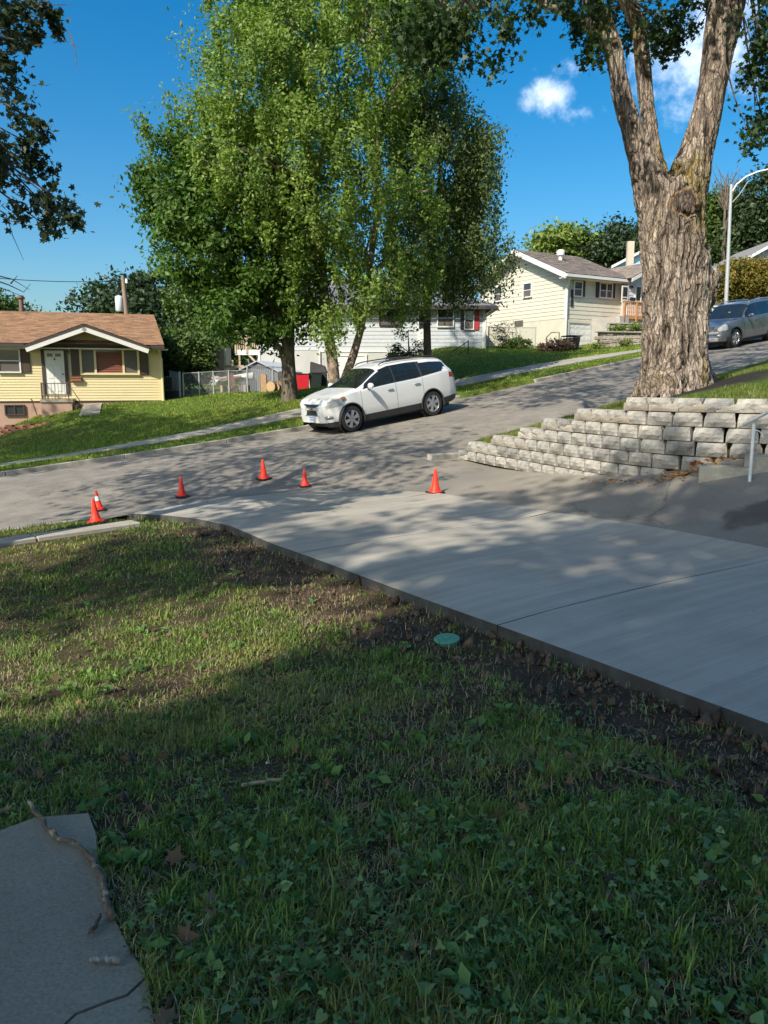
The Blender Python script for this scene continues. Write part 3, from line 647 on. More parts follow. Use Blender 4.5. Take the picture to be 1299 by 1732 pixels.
# ---------------------------------------------------------------- leaves and crowns
SH_MAPLE = np.array([(0, -.42), (.12, -.22), (.42, -.30), (.30, -.02), (.52, .18), (.20, .16), (0, .55), (-.20, .16), (-.52, .18), (-.30, -.02), (-.42, -.30), (-.12, -.22)])
def leaf_arrays(C, size, tint, shape='diamond', nrm=None, up=.35, aspect=.55, fold=.25, down=0.):
    n = len(C); r = RNG
    N = r.normal(size=(n, 3)); N[:, 2] += up * 2 * np.sign(r.random(n) - .12)
    if nrm is not None: N += nrm * 1.1
    N /= np.linalg.norm(N, axis=1)[:, None]
    A = r.normal(size=(n, 3)); A[:, 2] -= down; A -= (A * N).sum(1)[:, None] * N; A /= np.linalg.norm(A, axis=1)[:, None] + 1e-9
    B = np.cross(N, A); s = (size * r.uniform(.65, 1.3, n))[:, None]
    if shape == 'diamond':
        f = fold * s
        P = np.stack([C - A * s * .5, C + B * s * aspect * .5 + N * f * .3, C + A * s * .55, C - B * s * aspect * .5 + N * f * .3], 1)
        V = P.reshape(-1, 3); i = np.arange(n)[:, None] * 4
        Fc = np.concatenate([i + np.array([0, 1, 2]), i + np.array([0, 2, 3])])
        return V, Fc, np.repeat(tint, 4, axis=0)
    m = len(SH_MAPLE); curl = r.uniform(-.2, .35, n)[:, None]
    P = np.empty((n, m + 1, 3)); P[:, 0] = C
    for k, (a, b) in enumerate(SH_MAPLE):
        P[:, k + 1] = C + A * s * b + B * s * a - N * s * curl * (a * a + b * b)
    V = P.reshape(-1, 3); i = np.arange(n)[:, None] * (m + 1)
    Fc = np.concatenate([i + np.array([0, k + 1, (k + 1) % m + 1]) for k in range(m)])
    return V, Fc, np.repeat(tint, m + 1, axis=0)
def cluster_points(ell, n, shell=.5, seed=0):
    r = np.random.default_rng(seed); w = np.array([e[2] for e in ell], float); w /= w.sum(); out = []; nr = []
    idx = r.choice(len(ell), n, p=w)
    d = r.normal(size=(n, 3)); d /= np.linalg.norm(d, axis=1)[:, None]; rad = (shell ** 3 + (1 - shell ** 3) * r.random(n)) ** (1 / 3)
    c = np.array([e[0][:] for e in ell])[idx]; R = np.array([e[1] for e in ell], float)[idx]
    return c + d * rad[:, None] * R, d / np.linalg.norm(d / R, axis=1)[:, None] * 0 + d
def crown(name, ell, ncl, per, cr, size, m, cols, parent=None, droop=0., shape='diamond', shell=.5, seed=1, up=.3, keep=None, zsq=.7, down=0.):
    r = np.random.default_rng(seed); C, D = cluster_points(ell, ncl, shell, seed)
    if keep is not None:
        k = keep(C); C = C[k]; D = D[k]
    ncl = len(C); cl = np.repeat(np.arange(ncl), per); off = np.clip(r.normal(size=(ncl * per, 3)), -1.9, 1.9) * cr * .5; off[:, 2] *= zsq
    rr = (r.random(ncl) ** 1.5 * .9 + .35)[cl][:, None]; off *= rr
    if droop:
        q = r.random(ncl * per); off[:, 2] -= q * droop * (.4 + r.random(ncl)[cl]); off[:, :2] *= (1 - .55 * q)[:, None]
    P = C[cl] + off
    c0, c1 = np.array(cols[0]), np.array(cols[1]); mixc = np.clip(r.normal(.5, .28, ncl), 0, 1)[cl][:, None] * .6 + r.random((ncl * per, 1)) * .4
    tint = (c0 * (1 - mixc) + c1 * mixc) * r.uniform(.75, 1.25, (ncl * per, 1))
    V, Fc, T = leaf_arrays(P, size, tint, shape, D[cl] * .8, up, down=down)
    loc = np.array(parent.matrix_basis.translation) if parent else 0
    return mesh_np(name, V - loc, Fc, m, parent, tint=T), C
def limb(mb, a, b, r0, r1, sag=.15, n=7, seg=6):
    a, b = Vector(a), Vector(b); L = (b - a).length; pts = []
    j = Vector((random.uniform(-1, 1), random.uniform(-1, 1), random.uniform(-.3, 1))) * L * sag
    for i in range(n + 1):
        k = i / n; pts.append(a.lerp(b, k) + j * math.sin(math.pi * k) + Vector((random.uniform(-1, 1), random.uniform(-1, 1), random.uniform(-1, 1))) * L * .012 * (0 < i < n))
    mb.tube(pts, [r0 + (r1 - r0) * (i / n) for i in range(n + 1)], seg)
LEAFM = leafmat('leaf', (1, 1, 1), .42)
LEAFD = leafmat('leaf_dense', (1, 1, 1), .25)
def blob(px, py, rx, ry, Y, ryd=None, w=None):
    c = at(px, py, Y); k = c.y / F * 1.02; r = (rx * k, (ryd if ryd else rx * k), ry * k); return (c, r, w if w else r[0] * r[1] * r[2])
M_BARK = mat('bark_grey', (.17, .135, .10), .95, var=.35, vs=5, bump=1., bs=14, bdist=.05, stretch=(1, 1, .25), col2=(.08, .065, .05), c2s=6)
M_BARKB = mat('bark_birch', (.30, .22, .16), .9, var=.3, vs=6, bump=1., bs=16, bdist=.04, stretch=(1, 1, .5), col2=(.12, .09, .07), c2s=7)
# --- row of street trees: maple, birch, second birch
def tree_base(name, px, py, Y, label, cat='tree', group=None):
    p = at(px, py, Y); z = float(Gz(np.array([p.x]), np.array([p.y]))[0]); return empty(name, (p.x, p.y, z), 0, label, cat, group), Vector((p.x, p.y, z))
def stems(root, base, paths, m, clusters, nb, r1=.02, name='trunk', seed=0, rb=.05):
    random.seed(seed); mb = MB(m)
    for pts, rs in paths: mb.tube([Vector(p) - base for p in pts], rs, 14)
    tr = mb.build(name, m, root, smooth=True)
    mb = MB(m); idx = np.random.default_rng(seed).choice(len(clusters), min(nb, len(clusters)), replace=False)
    for i in idx:
        c = Vector(clusters[i]); best = None
        for pts, rs in paths:
            for p, r in zip(pts[1:], rs[1:]):
                p = Vector(p)
                if p.z < c.z + .5 or best is None:
                    d = (p - c).length + max(0, p.z - c.z) * 2
                    if best is None or d < best[0]: best = (d, p, r)
        limb(mb, best[1] - base, c - base, min(best[2] * .6, rb + .012 * best[0]), r1, sag=.12, n=6, seg=5)
    tag(mb.build('branches', m, root, smooth=True), kind='stuff')
    return tr
root, b0 = tree_base('maple_tree', 490, 677, 29.5, 'dark green maple with a grey trunk between the logs and the red bin')
ell = [blob(400, 400, 130, 120, 29.5, 3.2), blob(330, 330, 95, 90, 29.5, 2.6), blob(470, 470, 95, 110, 29.5, 2.6), blob(420, 530, 70, 50, 29, 2.), blob(290, 290, 55, 60, 29.5, 1.6)]
cr_, C = crown('crown', ell, 560, 74, .85, .19, LEAFM, ((.048, .10, .018), (.12, .22, .036)), root, shell=.62, seed=11)
stems(root, b0, [([b0 + Vector((0, 0, -.2)), at(489, 640, 29.5), at(487, 600, 29.5), at(488, 560, 29.5), at(480, 500, 29.6), at(460, 420, 29.5), at(430, 340, 29.5)], [.36, .27, .25, .23, .17, .12, .05]),
                 ([at(486, 625, 29.5), at(476, 592, 29.4), at(455, 570, 29.2), at(420, 530, 29)], [.15, .12, .09, .04]),
                 ([at(488, 560, 29.5), at(450, 500, 29.5), at(390, 430, 29.5), at(330, 340, 29.5)], [.16, .12, .09, .04])], M_BARK, C, 60, seed=2)
root, b0 = tree_base('birch_tree', 575, 682, 28.5, 'tall light green birch with two leaning stems behind the white car')
ell = [blob(520, 150, 170, 130, 28.5, 4.2), blob(600, 90, 150, 100, 28.5, 4.), blob(430, 120, 120, 80, 28, 3.), blob(560, 300, 180, 130, 27.5, 3.5), blob(330, 210, 90, 60, 28, 2.2),
       blob(640, 395, 110, 105, 28, 3.), blob(480, 270, 150, 120, 27.5, 3.), blob(575, 480, 85, 55, 27.5, 2.2), blob(380, 60, 60, 50, 28, 2.), blob(330, 130, 50, 50, 28, 1.8), blob(470, 30, 80, 50, 28.5, 3), blob(560, -60, 170, 90, 29, 4.), blob(650, 470, 85, 42, 28, 2.5), blob(560, 535, 45, 26, 27.5, 1.5), blob(690, -40, 110, 90, 29.5, 3.5), blob(420, -50, 90, 70, 29, 3)]
cr_, C = crown('crown', ell, 1080, 120, .70, .135, LEAFM, ((.095, .17, .032), (.28, .38, .08)), root, droop=.8, shell=.64, seed=12, down=.6)
stems(root, b0, [([b0 + Vector((-.1, 0, -.2)), at(566, 650, 28.5), at(561, 600, 28.5), at(553, 550, 28.5), at(545, 450, 28.5), at(530, 330, 28.5), at(515, 200, 28.5), at(500, 90, 28.5)], [.28, .22, .2, .18, .15, .12, .08, .03]),
                 ([b0 + Vector((.1, 0, -.2)), at(582, 645, 28.6), at(598, 600, 28.7), at(611, 555, 28.8), at(625, 460, 28.6), at(640, 340, 28.5), at(640, 200, 28.5), at(620, 80, 28.5)], [.2, .17, .15, .13, .11, .09, .06, .03])], M_BARKB, C, 90, seed=3)
root, b0 = tree_base('birch_tree', 722, 625, 32, 'weeping green birch at the right whose shaded strands hang before the white bungalow')
ell = [blob(745, 260, 85, 110, 31.5, 3.), blob(740, 400, 88, 80, 31.5, 3.), blob(795, 440, 58, 45, 31, 2.), blob(690, 465, 55, 42, 31, 2.), blob(800, 330, 45, 110, 31, 2.), blob(720, 150, 60, 60, 31, 2.5), blob(815, 230, 32, 50, 31, 1.6), blob(838, 420, 32, 45, 31, 1.4)]
cr_, C = crown('crown', ell, 640, 84, .7, .135, LEAFM, ((.085, .125, .04), (.19, .25, .085)), root, droop=1.1, shell=.5, seed=13, down=1.5, zsq=1.)
stems(root, b0, [([b0 + Vector((0, 0, -.2)), at(723, 590, 32), at(722, 550, 32), at(728, 470, 32), at(738, 380, 31.8), at(745, 260, 31.6)], [.2, .16, .15, .12, .09, .04])], M_BARK, C, 60, seed=4)
# climbing shrub below it, in front of the bungalow
root, b0 = tree_base('shrub', 695, 628, 37, 'scraggly shrub against the white bungalow behind the car roof', 'shrub')
ell = [blob(690, 585, 18, 38, 37, .7), (at(712, 600, 37), (.5, .5, .7), 1), (at(668, 602, 37), (.4, .4, .5), .6)]
cr_, C = crown('foliage', ell, 60, 45, .4, .09, LEAFM, ((.03, .055, .018), (.08, .12, .04)), root, shell=.3, seed=14)
stems(root, b0, [([b0, at(692, 600, 37), at(690, 560, 37)], [.05, .04, .02])], M_BARK, C, 14, seed=5, name='stem')
# ---------------------------------------------------------------- the big old silver maple
def bark_mat():
    m = mat('maple_bark', (.98, .96, .95), .95, var=.25, vs=16, bump=0, tint=True, stretch=(1, 1, .22), spec=.12)
    N = m.node_tree.nodes; L = m.node_tree.links; b = N['Principled BSDF']; src = b.inputs['Base Color'].links[0].from_socket
    tc = N.new('ShaderNodeTexCoord'); nz = N.new('ShaderNodeTexNoise'); nz.inputs['Scale'].default_value = 2.2; nz.inputs['Detail'].default_value = 6; L.new(tc.outputs['Object'], nz.inputs['Vector'])
    ad = N.new('ShaderNodeVectorMath'); ad.operation = 'MULTIPLY_ADD'; ad.inputs[1].default_value = (.22, .22, .5); L.new(nz.outputs['Color'], ad.inputs[0]); L.new(tc.outputs['Object'], ad.inputs[2])
    cur = src; h = None
    for sc, zs, lo, wd in ((11, .17, .42, .10), (26, .22, .68, .14)):
        mp = N.new('ShaderNodeMapping'); mp.inputs['Scale'].default_value = (sc, sc, sc * zs); L.new(ad.outputs[0], mp.inputs['Vector'])
        vo = N.new('ShaderNodeTexVoronoi'); vo.feature = 'DISTANCE_TO_EDGE'; vo.inputs['Scale'].default_value = 1.; L.new(mp.outputs[0], vo.inputs['Vector'])
        rr = N.new('ShaderNodeMapRange'); rr.interpolation_type = 'SMOOTHSTEP'; rr.inputs['From Max'].default_value = wd; rr.inputs['To Min'].default_value = lo; L.new(vo.outputs['Distance'], rr.inputs['Value'])
        x = N.new('ShaderNodeVectorMath'); x.operation = 'SCALE'; L.new(cur, x.inputs[0]); L.new(rr.outputs[0], x.inputs['Scale']); cur = x.outputs[0]
        if h is None: h = rr.outputs[0]
        else: mu = N.new('ShaderNodeMath'); mu.operation = 'MULTIPLY'; L.new(h, mu.inputs[0]); L.new(rr.outputs[0], mu.inputs[1]); h = mu.outputs[0]
    L.new(cur, b.inputs['Base Color']); bp = N.new('ShaderNodeBump'); bp.inputs['Strength'].default_value = 1.; bp.inputs['Distance'].default_value = .03; L.new(h, bp.inputs['Height']); L.new(bp.outputs[0], b.inputs['Normal'])
    return m
def big_tree():
    Yt = 15.4; base = at(1143, 655, Yt); bz = float(terrace_z(np.array([base.x]), np.array([base.y]))[0])
    root = empty('silver_maple_tree', (base.x, base.y, bz), 0, 'huge old tree with rough grey bark and three trunks forking above the block wall', 'tree')
    b0 = Vector(root.location); k = Yt / F * 1.01
    def P(px, py, dy=0.): return at(px, py, Yt + dy)
    mb = MB(None); U = []
    def T(pts, ws):   # tube as its own mesh, united by voxel remesh
        m = MB(M_BARK); m.tube([p - b0 for p in pts], [w * k / 2 * (.87 if max(ws) > 90 else .84) for w in ws], 20); U.append(m)
    T([P(1143, 690), P(1143, 655), P(1141, 610), P(1141, 560), P(1146, 500), P(1148, 450), P(1140, 400), P(1140, 350), P(1142, 312)], [150, 128, 108, 106, 112, 114, 106, 108, 100])
    for dx, dy, s in ((-62, .1, 30), (50, -.2, 34), (60, .5, 30), (-10, -.55, 34), (-45, -.4, 30), (20, .7, 36)):   # root flare
        T([P(1143 + dx * .5, 590, dy * .6), P(1143 + dx * .8, 640, dy * 1.1), P(1143 + dx * 1.15, 690, dy * 1.6)], [s, s * 1.1, s * .9])
    for dx, dy, s in ((-38, -.3, 40), (30, -.35, 44), (-5, -.45, 40)):   # long swells of the trunk
        T([P(1143 + dx, 660, dy), P(1143 + dx, 560, dy * .9), P(1143 + dx * .9, 440, dy * .8), P(1143 + dx * .8, 340, dy * .7)], [s, s, s * 1.05, s])
    T([P(1150, 560), P(1175, 520, -.1), P(1192, 480, -.15), P(1203, 455, -.2)], [70, 66, 56, 40])            # swelling stub, right side
    T([P(1150, 380), P(1160, 350, -.35), P(1163, 338, -.62)], [60, 46, 38])                         # sawn limb scar on the front
    T([P(1118, 360), P(1103, 320), P(1085, 265), P(1066, 210), P(1052, 165), P(1045, 120), P(1036, 75), P(1018, 30), P(985, -30, .5), P(940, -110, 1.2)], [70, 60, 50, 43, 40, 37, 36, 36, 30, 22])
    T([P(1080, 265), P(1062, 250, -.1), P(1056, 243, -.12)], [30, 20, 14])
    T([P(1050, 150), P(1037, 148)], [24, 16])
    T([P(1033, 78), P(1040, 66, -.25)], [20, 16])
    T([P(1040, 90), P(1005, 55, .2), P(960, 22, .5), P(905, -2, .9), P(860, -20, 1.), P(800, 15, 1.2), P(765, 55, 1.2), P(738, 95, 1.2), P(722, 128, 1.2)], [28, 27, 24, 21, 18, 14, 12, 9, 5])
    T([P(1130, 350, .2), P(1113, 300, .35), P(1103, 240, .5), P(1094, 180, .6), P(1088, 110, .7), P(1082, 50, .8), P(1062, 0, .9), P(1040, -60, 1.2), P(1000, -160, 1.6)], [54, 42, 36, 34, 36, 38, 38, 32, 22])
    T([P(1152, 370), P(1160, 320, -.05), P(1175, 265), P(1191, 205), P(1204, 150), P(1215, 90), P(1224, 40), P(1232, -10), P(1250, -90, -.1), P(1270, -200, -.3)], [84, 78, 68, 60, 57, 60, 66, 72, 56, 36])
    T([P(1222, 40), P(1205, -20, .2), P(1180, -120, .5)], [44, 44, 30])
    V = []; Fc = []
    for m in U:
        o = len(V); V += m.v; Fc += [tuple(i + o for i in f) for f in m.f]
    me = bpy.data.meshes.new('t'); me.from_pydata([tuple(v) for v in V], [], Fc)
    ob = bpy.data.objects.new('t', me); COL.objects.link(ob)
    md = ob.modifiers.new('r', 'REMESH'); md.mode = 'VOXEL'; md.voxel_size = .036
    sm = ob.modifiers.new('s', 'SMOOTH'); sm.iterations = 9; sm.factor = .6
    sb = ob.modifiers.new('d', 'SUBSURF'); sb.levels = 1
    dg = bpy.context.evaluated_depsgraph_get(); ev = ob.evaluated_get(dg); me2 = bpy.data.meshes.new_from_object(ev)
    bpy.data.objects.remove(ob)
    n = len(me2.vertices); co = np.empty(n * 3); me2.vertices.foreach_get('co', co); co = co.reshape(-1, 3); nr = np.empty(n * 3); me2.vertices.foreach_get('normal', nr); nr = nr.reshape(-1, 3)
    X, Y, Z = co.T
    ctr = np.interp(Z, [0, 3.4, 6, 9], [0, 0, 0, 0]); ang_ = np.arctan2(Y, X - ctr)
    wx = X + .12 * (vnoise(Z * 1.7, X * 1.5, 5) - .5) + .05 * (vnoise(Z * 5, X * 4, 6) - .5); wy = Y + .12 * (vnoise(Z * 1.7, Y * 1.5, 8) - .5)
    h1 = sstep(0, .5, np.abs(vnoise(wx * 12 + Z * .7, wy * 12 + Z * 1.3, 31) - .5) * 2) * (.72 + .28 * sstep(.25, .5, vnoise(wx * 7 + 4, Z * 3.2 + wy * 5, 33)))        # ridged: furrows follow the grain
    h2 = sstep(0, .45, np.abs(vnoise(wx * 26 + Z * 2.2, wy * 26 - Z * 2.6, 41) - .5) * 2)
    h3 = vnoise(wx * 9 + Z * 4.5, wy * 9 - Z * 4, 51); h4 = vnoise(X * 38 + Z * 9, Y * 38 - Z * 12, 61)
    big = vnoise(X * 3 + Z * .7, Y * 3 - Z * .5, 71) - .5
    amp = .85 - .55 * sstep(3.4, 4.8, Z)
    d = (h1 ** .8 * .085 + h2 ** .7 * .040 + (h3 - .5) * .045 + (h4 - .5) * .022 + big * .12) * amp - .05
    # sawn faces stay smooth and flat
    for c, r in ((P(1163, 338, -.66) - b0, .20), (P(1207, 447, -.25) - b0, .24)):
        q = np.exp(-((co - np.array(c)) ** 2).sum(1) / r ** 2 * 1.4); d *= (1 - .8 * np.clip(q * 1.3, 0, 1))
    co2 = co + nr * d[:, None]
    fur = np.clip(h1 * .6 + h2 * .4, 0, 1)
    moss = sstep(.50, .66, fbm(X * 1.5 + 3, Z * .45 + Y, 77)) * sstep(.2, .7, fbm(X * 7, Z * 3, 78)) * (X < .35)
    moss = np.maximum(moss, sstep(.12, .03, np.abs((X + .45 + (Z - 4.2) * .33 - .14))) * (Z > 3.6) * (Z < 7.5) * (Y < .3) * .9)
    basec = np.array([.29, .235, .19]) * (.25 + 1.0 * fur[:, None] ** .8) * (.8 + .4 * fbm(X * 4, Z * 2 + Y * 3, 90))[:, None]
    light = np.array([.50, .43, .36]); q = (sstep(.50, .68, fbm(wx * 14 + 2, Z * 1.6 + wy * 14, 91)) * .75)[:, None]; basec = basec * (1 - q) + light * q
    mc = np.array([.22, .17, .035]); basec = basec * (1 - moss[:, None] * .75) + mc * moss[:, None] * .75
    sc = co - np.array(P(1163, 338, -.74) - b0); rr = np.sqrt((sc[:, [0, 2]] ** 2).sum(1)); on = (np.abs(sc[:, 1]) < .3)
    heart = (rr < .19) & on; ringm = (rr >= .19) & (rr < .235) & on
    basec[heart] = np.array([.13, .105, .085]) * (.85 + .3 * vnoise(rr[heart] * 90, rr[heart] * 0, 5))[:, None]; basec[ringm] = [.34, .22, .13]
    sc = co - np.array(P(1041, 64, -.33) - b0); rr = np.sqrt((sc ** 2).sum(1)); basec[rr < .13] = [.42, .24, .15]
    m = bark_mat()
    me2.materials.clear(); me2.materials.append(m)
    me2.vertices.foreach_set('co', co2.ravel().astype(np.float32)); a = me2.color_attributes.new('tint', 'FLOAT_COLOR', 'POINT'); t = np.ones((n, 4), np.float32); t[:, :3] = basec; a.data.foreach_set('color', t.ravel())
    me2.polygons.foreach_set('use_smooth', np.ones(len(me2.polygons), bool)); me2.update(); me2.name = 'trunk'
    link('trunk', me2, root)
    # canopy: above and beyond the frame plus the sprays that hang into it
    ov = [(740, 45, 65, 40, 12.5), (790, 35, 55, 45, 12.5), (830, 60, 38, 38, 12.5), (700, 20, 60, 40, 13), (860, -20, 45, 35, 13), (745, 95, 24, 28, 12.6),
          (985, 50, 32, 34, 14), (1000, 65, 18, 22, 14), (965, -15, 60, 30, 14), (1035, 40, 30, 38, 16.8), (1060, 10, 50, 40, 17), (1135, 25, 42, 36, 15.5), (1125, 60, 26, 18, 15.5), (1165, 0, 40, 30, 15.5),
          (1290, 40, 34, 45, 14), (1280, 115, 26, 34, 14), (1292, 180, 26, 36, 14), (1275, 215, 15, 18, 14), (1320, 110, 40, 90, 14)]
    ell = [blob(px, py, rx, ry, Yq, ry * .012) for px, py, rx, ry, Yq in ov]
    ell = [(c, r, (r[0] * r[2]) ) for c, r, w in ell]
    cr1, C = crown('foliage', ell, 205, 32, .42, .105, LEAFM, ((.022, .050, .018), (.060, .105, .034)), root, shape='maple', droop=.28, shell=.15, seed=21, down=.8)
    lim = lambda C: (C[:, 2] > 3.2 + .475 * C[:, 1])
    top = [(Vector((8.5, 19, 13.6)), (8, 7, 3.4), 5), (Vector((1, 17, 13)), (6, 6, 2.6), 3), (Vector((14, 17, 13)), (5, 7, 3), 2), (Vector((7, 13, 11)), (7, 5, 2), 2)]
    cr2, C2 = crown('crown', top, 900, 26, 1.1, .26, LEAFM, ((.022, .050, .018), (.060, .105, .034)), root, shape='diamond', seed=22, shell=.2, keep=lim)
    random.seed(9); mb = MB(M_BARK)
    anchors = [P(985, -30, .5), P(940, -110, 1.2), P(905, -2, .9), P(860, -20, 1.), P(800, 15, 1.2), P(765, 55, 1.2), P(1040, -60, 1.2), P(1000, -160, 1.6), P(1250, -90, -.1), P(1270, -200, -.3), P(1180, -120, .5), P(1062, 0, .9)]
    for c in list(C[::3]) + list(C2[::9]):
        c = Vector(c); a = min(anchors, key=lambda q: (q - c).length); L = (a - c).length
        limb(mb, a - b0, c - b0, .012 + .006 * L, .006, sag=.08, n=5, seg=5)
    tag(mb.build('branches', M_BARK, root, smooth=True), kind='stuff')
big_tree()
# left tree: trunk outside the frame, sprays of dark leaves reach in
root, b0 = tree_base('oak_tree', -420, 1010, 8.4, 'dark leafy tree at the upper left with sprays and bare twigs against the sky')
ov = [(15, 25, 45, 34), (62, 22, 36, 26), (5, 75, 36, 26), (45, 62, 28, 18), (15, 125, 28, 26), (22, 165, 20, 20), (5, 210, 30, 30), (50, 225, 36, 22), (82, 232, 18, 14), (10, 270, 40, 34),
      (60, 275, 34, 26), (95, 300, 24, 22), (60, 335, 40, 26), (105, 350, 24, 22), (118, 368, 16, 12), (85, 372, 22, 10), (20, 330, 30, 22), (-60, 100, 70, 130), (-60, 270, 60, 90)]
ell = [blob(px, py, rx, ry, 8.6, ry * .009) for px, py, rx, ry in ov]; ell = [(c, r, r[0] * r[2]) for c, r, w in ell]
cr_, C = crown('foliage', ell, 125, 26, .26, .085, LEAFM, ((.030, .050, .030), (.075, .10, .055)), root, shape='maple', droop=.14, shell=.1, seed=31, down=.6)
lim2 = lambda C: (C[:, 2] > 3.2 + .475 * C[:, 1]) | (np.abs(C[:, 0]) > .5 * C[:, 1] + 1.0)
cr_, C2 = crown('crown', [(Vector((-8.2, 8.6, 8.6)), (3.9, 4.6, 3.0), 3), (Vector((-7.2, 11, 9.5)), (3.0, 3.5, 2), 1)], 215, 24, 1.0, .23, LEAFM, ((.030, .050, .020), (.07, .10, .04)), root, seed=32, shell=.3, keep=lim2)
random.seed(33); mb = MB(M_BARK); hub = Vector((-6.8, 8.6, 5.8))
mb.tube([Vector((0, 0, -.2)), Vector((.1, 0, 2.5)), hub - b0, Vector((-7.6, 8.6, 9)) - b0], [.32, .26, .2, .08], 12)
for c in list(C[::3]) + list(C2[::6]): limb(mb, hub - b0, Vector(c) - b0, .035, .006, sag=.06, n=6, seg=5)
mb.build('trunk', M_BARK, root, smooth=True)
mb = MB(M_BARK)
for tw in ([(80, 10), (100, 40), (112, 70), (135, 82)], [(100, 40), (120, 60), (128, 90), (130, 118)], [(112, 68), (90, 72)], [(60, 15), (90, 8), (122, 8)], [(-30, 340), (10, 362), (22, 400), (40, 440)], [(-30, 350), (20, 375), (45, 372)],
           [(-30, 460), (20, 472), (50, 490)], [(-20, 470), (15, 482), (40, 494), (52, 480)], [(-30, 480), (10, 490), (35, 500)], [(18, 480), (30, 466)]):
    mb = MB(M_BARK); mb.tube([at(px, py, 8.6) - b0 for px, py in tw], [.009 - .007 * i / (len(tw) - 1) for i in range(len(tw))], 5); mb.build('twig', M_BARK, root, smooth=True)
# trees behind the viewer that shade the yard
SUNG = np.array([SUN_H.x, SUN_H.y]) / math.tan(SUN_EL)
def lit_gap(C, gaps):  # crown gaps shaped so sun patches fall on chosen ground spots
    g = C[:, :2] - SUNG[None] * (C[:, 2:3] + .2); k = np.ones(len(C), bool)
    for (cx, cy, dx, dy, L, w_) in gaps:
        ux, uy = dx / math.hypot(dx, dy), dy / math.hypot(dx, dy); a = (g[:, 0] - cx) * ux + (g[:, 1] - cy) * uy; b = -(g[:, 0] - cx) * uy + (g[:, 1] - cy) * ux
        k &= ~((a / L) ** 2 + (b / w_) ** 2 < 1)
    return k
def shade_tree(pos, blobs_, n, per, cr, size, seed, label, gaps=()):
    root = empty('shade_tree', (pos[0], pos[1], z1(*pos)), 0, label, 'tree'); b0 = Vector(root.location)
    cr_, C = crown('crown', blobs_, n, per, cr, size, LEAFM, ((.03, .06, .02), (.07, .11, .04)), root, seed=seed, shell=.1, keep=lambda C: lit_gap(C, gaps))
    c = blobs_[0][0]; stems(root, b0, [([b0 + Vector((0, 0, -.2)), b0.lerp(c, .4), b0.lerp(c, .8), c], [.42, .34, .2, .08])], M_BARK, C, 40, seed=8)
shade_tree((-7, -9), [(Vector((-7.2, -7.4, 14)), (7.6, 6.6, 2.2), 4), (Vector((-1.5, -8.5, 13.5)), (5.0, 4.6, 2.0), 2), (Vector((-10.5, -12, 13)), (7, 6, 2), 3), (Vector((-3, -14, 12)), (8, 5, 2), 3)], 2250, 36, 1.15, .32, 41, 'tall leafy tree behind the viewer that shades the yard and the new slab',
    gaps=[(-2.5, 5.5, 2.3, 1.6, 3.2, 1.85), (-.9, 10.8, 1, .8, 1.8, .8), (3.4, 4.9, 1, .3, .9, .75), (.6, 12.5, 1, .6, 2, .95), (.2, 9.3, .56, .83, 1.6, .75), (1.9, 10.2, .56, .83, 1.5, .7), (2.6, 7.6, .56, .83, .9, .62)])
shade_tree((-14.5, 14), [(Vector((-16, 14, 11.5)), (6.5, 5.5, 2.8), 3), (Vector((-20, 18, 11)), (5, 5, 2.5), 2)], 430, 34, 1.1, .30, 42, 'leafy street tree left of the view that throws shade across the far lawn')
# ---------------------------------------------------------------- houses
random.seed(77)
M_YEL = mat('cream_siding', (.68, .57, .32), .55, var=.04, vs=3, col2=(.66, .55, .32), c2s=1.5)
M_BEI = mat('ivory_siding', (.58, .555, .45), .55, var=.05, vs=3)
M_BEI2 = mat('ivory_render', (.56, .53, .43), .8, var=.07, vs=2, bump=.2)
M_WHI = mat('white_siding', (.47, .49, .51), .55, var=.05, vs=3)  # greyed white: darker base stands in for tree shade on the bungalow
M_WHI2 = mat('white_render', (.46, .455, .43), .8, var=.06, vs=2)
M_TRIM = mat('white_trim', (.68, .67, .64), .5, var=.04)
M_PINK = mat('pink_foundation', (.42, .27, .21), .9, var=.1, vs=4)
M_BRN = mat('brown_trim', (.055, .038, .035), .6, var=.1)
M_SHUT = mat('shutter_brown', (.085, .055, .042), .6, var=.1, vs=20)
M_BLKS = mat('shutter_black', (.025, .026, .03), .5, var=.1)
M_RED = mat('shutter_red', (.42, .03, .035), .5, var=.1)
M_GLASS = mat('window_glass', (.035, .04, .045), .08, var=0, spec=.8)
M_BLIND = mat('wood_blind', (.20, .055, .03), .6, var=.1)
M_SCREEN = mat('window_screen', (.11, .095, .085), .5, var=.05)
M_SHG = mat('brown_shingle', (.30, .175, .10), .95, var=.15, vs=20, tint=True, bump=.3, bs=80)
M_SHG2 = mat('taupe_shingle', (.26, .215, .185), .95, var=.15, vs=20, tint=True, bump=.3, bs=80)
M_SHG3 = mat('grey_shingle', (.17, .18, .21), .95, var=.15, vs=20, tint=True, bump=.3, bs=80)
M_DOORW = mat('door_white', (.72, .72, .68), .4, var=.03)
M_GAR = mat('garage_door_white', (.66, .66, .64), .5, var=.04)
M_IRON = mat('dark_iron', (.10, .075, .065), .6, var=.1)
M_FOUND = mat('grey_block', (.38, .36, .33), .9, var=.15, vs=3, bump=.4)
M_WOOD = mat('deck_wood_orange', (.50, .24, .10), .7, var=.15, vs=8)
M_WOODG = mat('deck_wood_grey', (.42, .33, .25), .85, var=.2, vs=8)
M_STN2 = mat('far_wall_stone', (.38, .33, .28), .9, var=.3, vs=5, bump=.8, bs=10, tint=True)
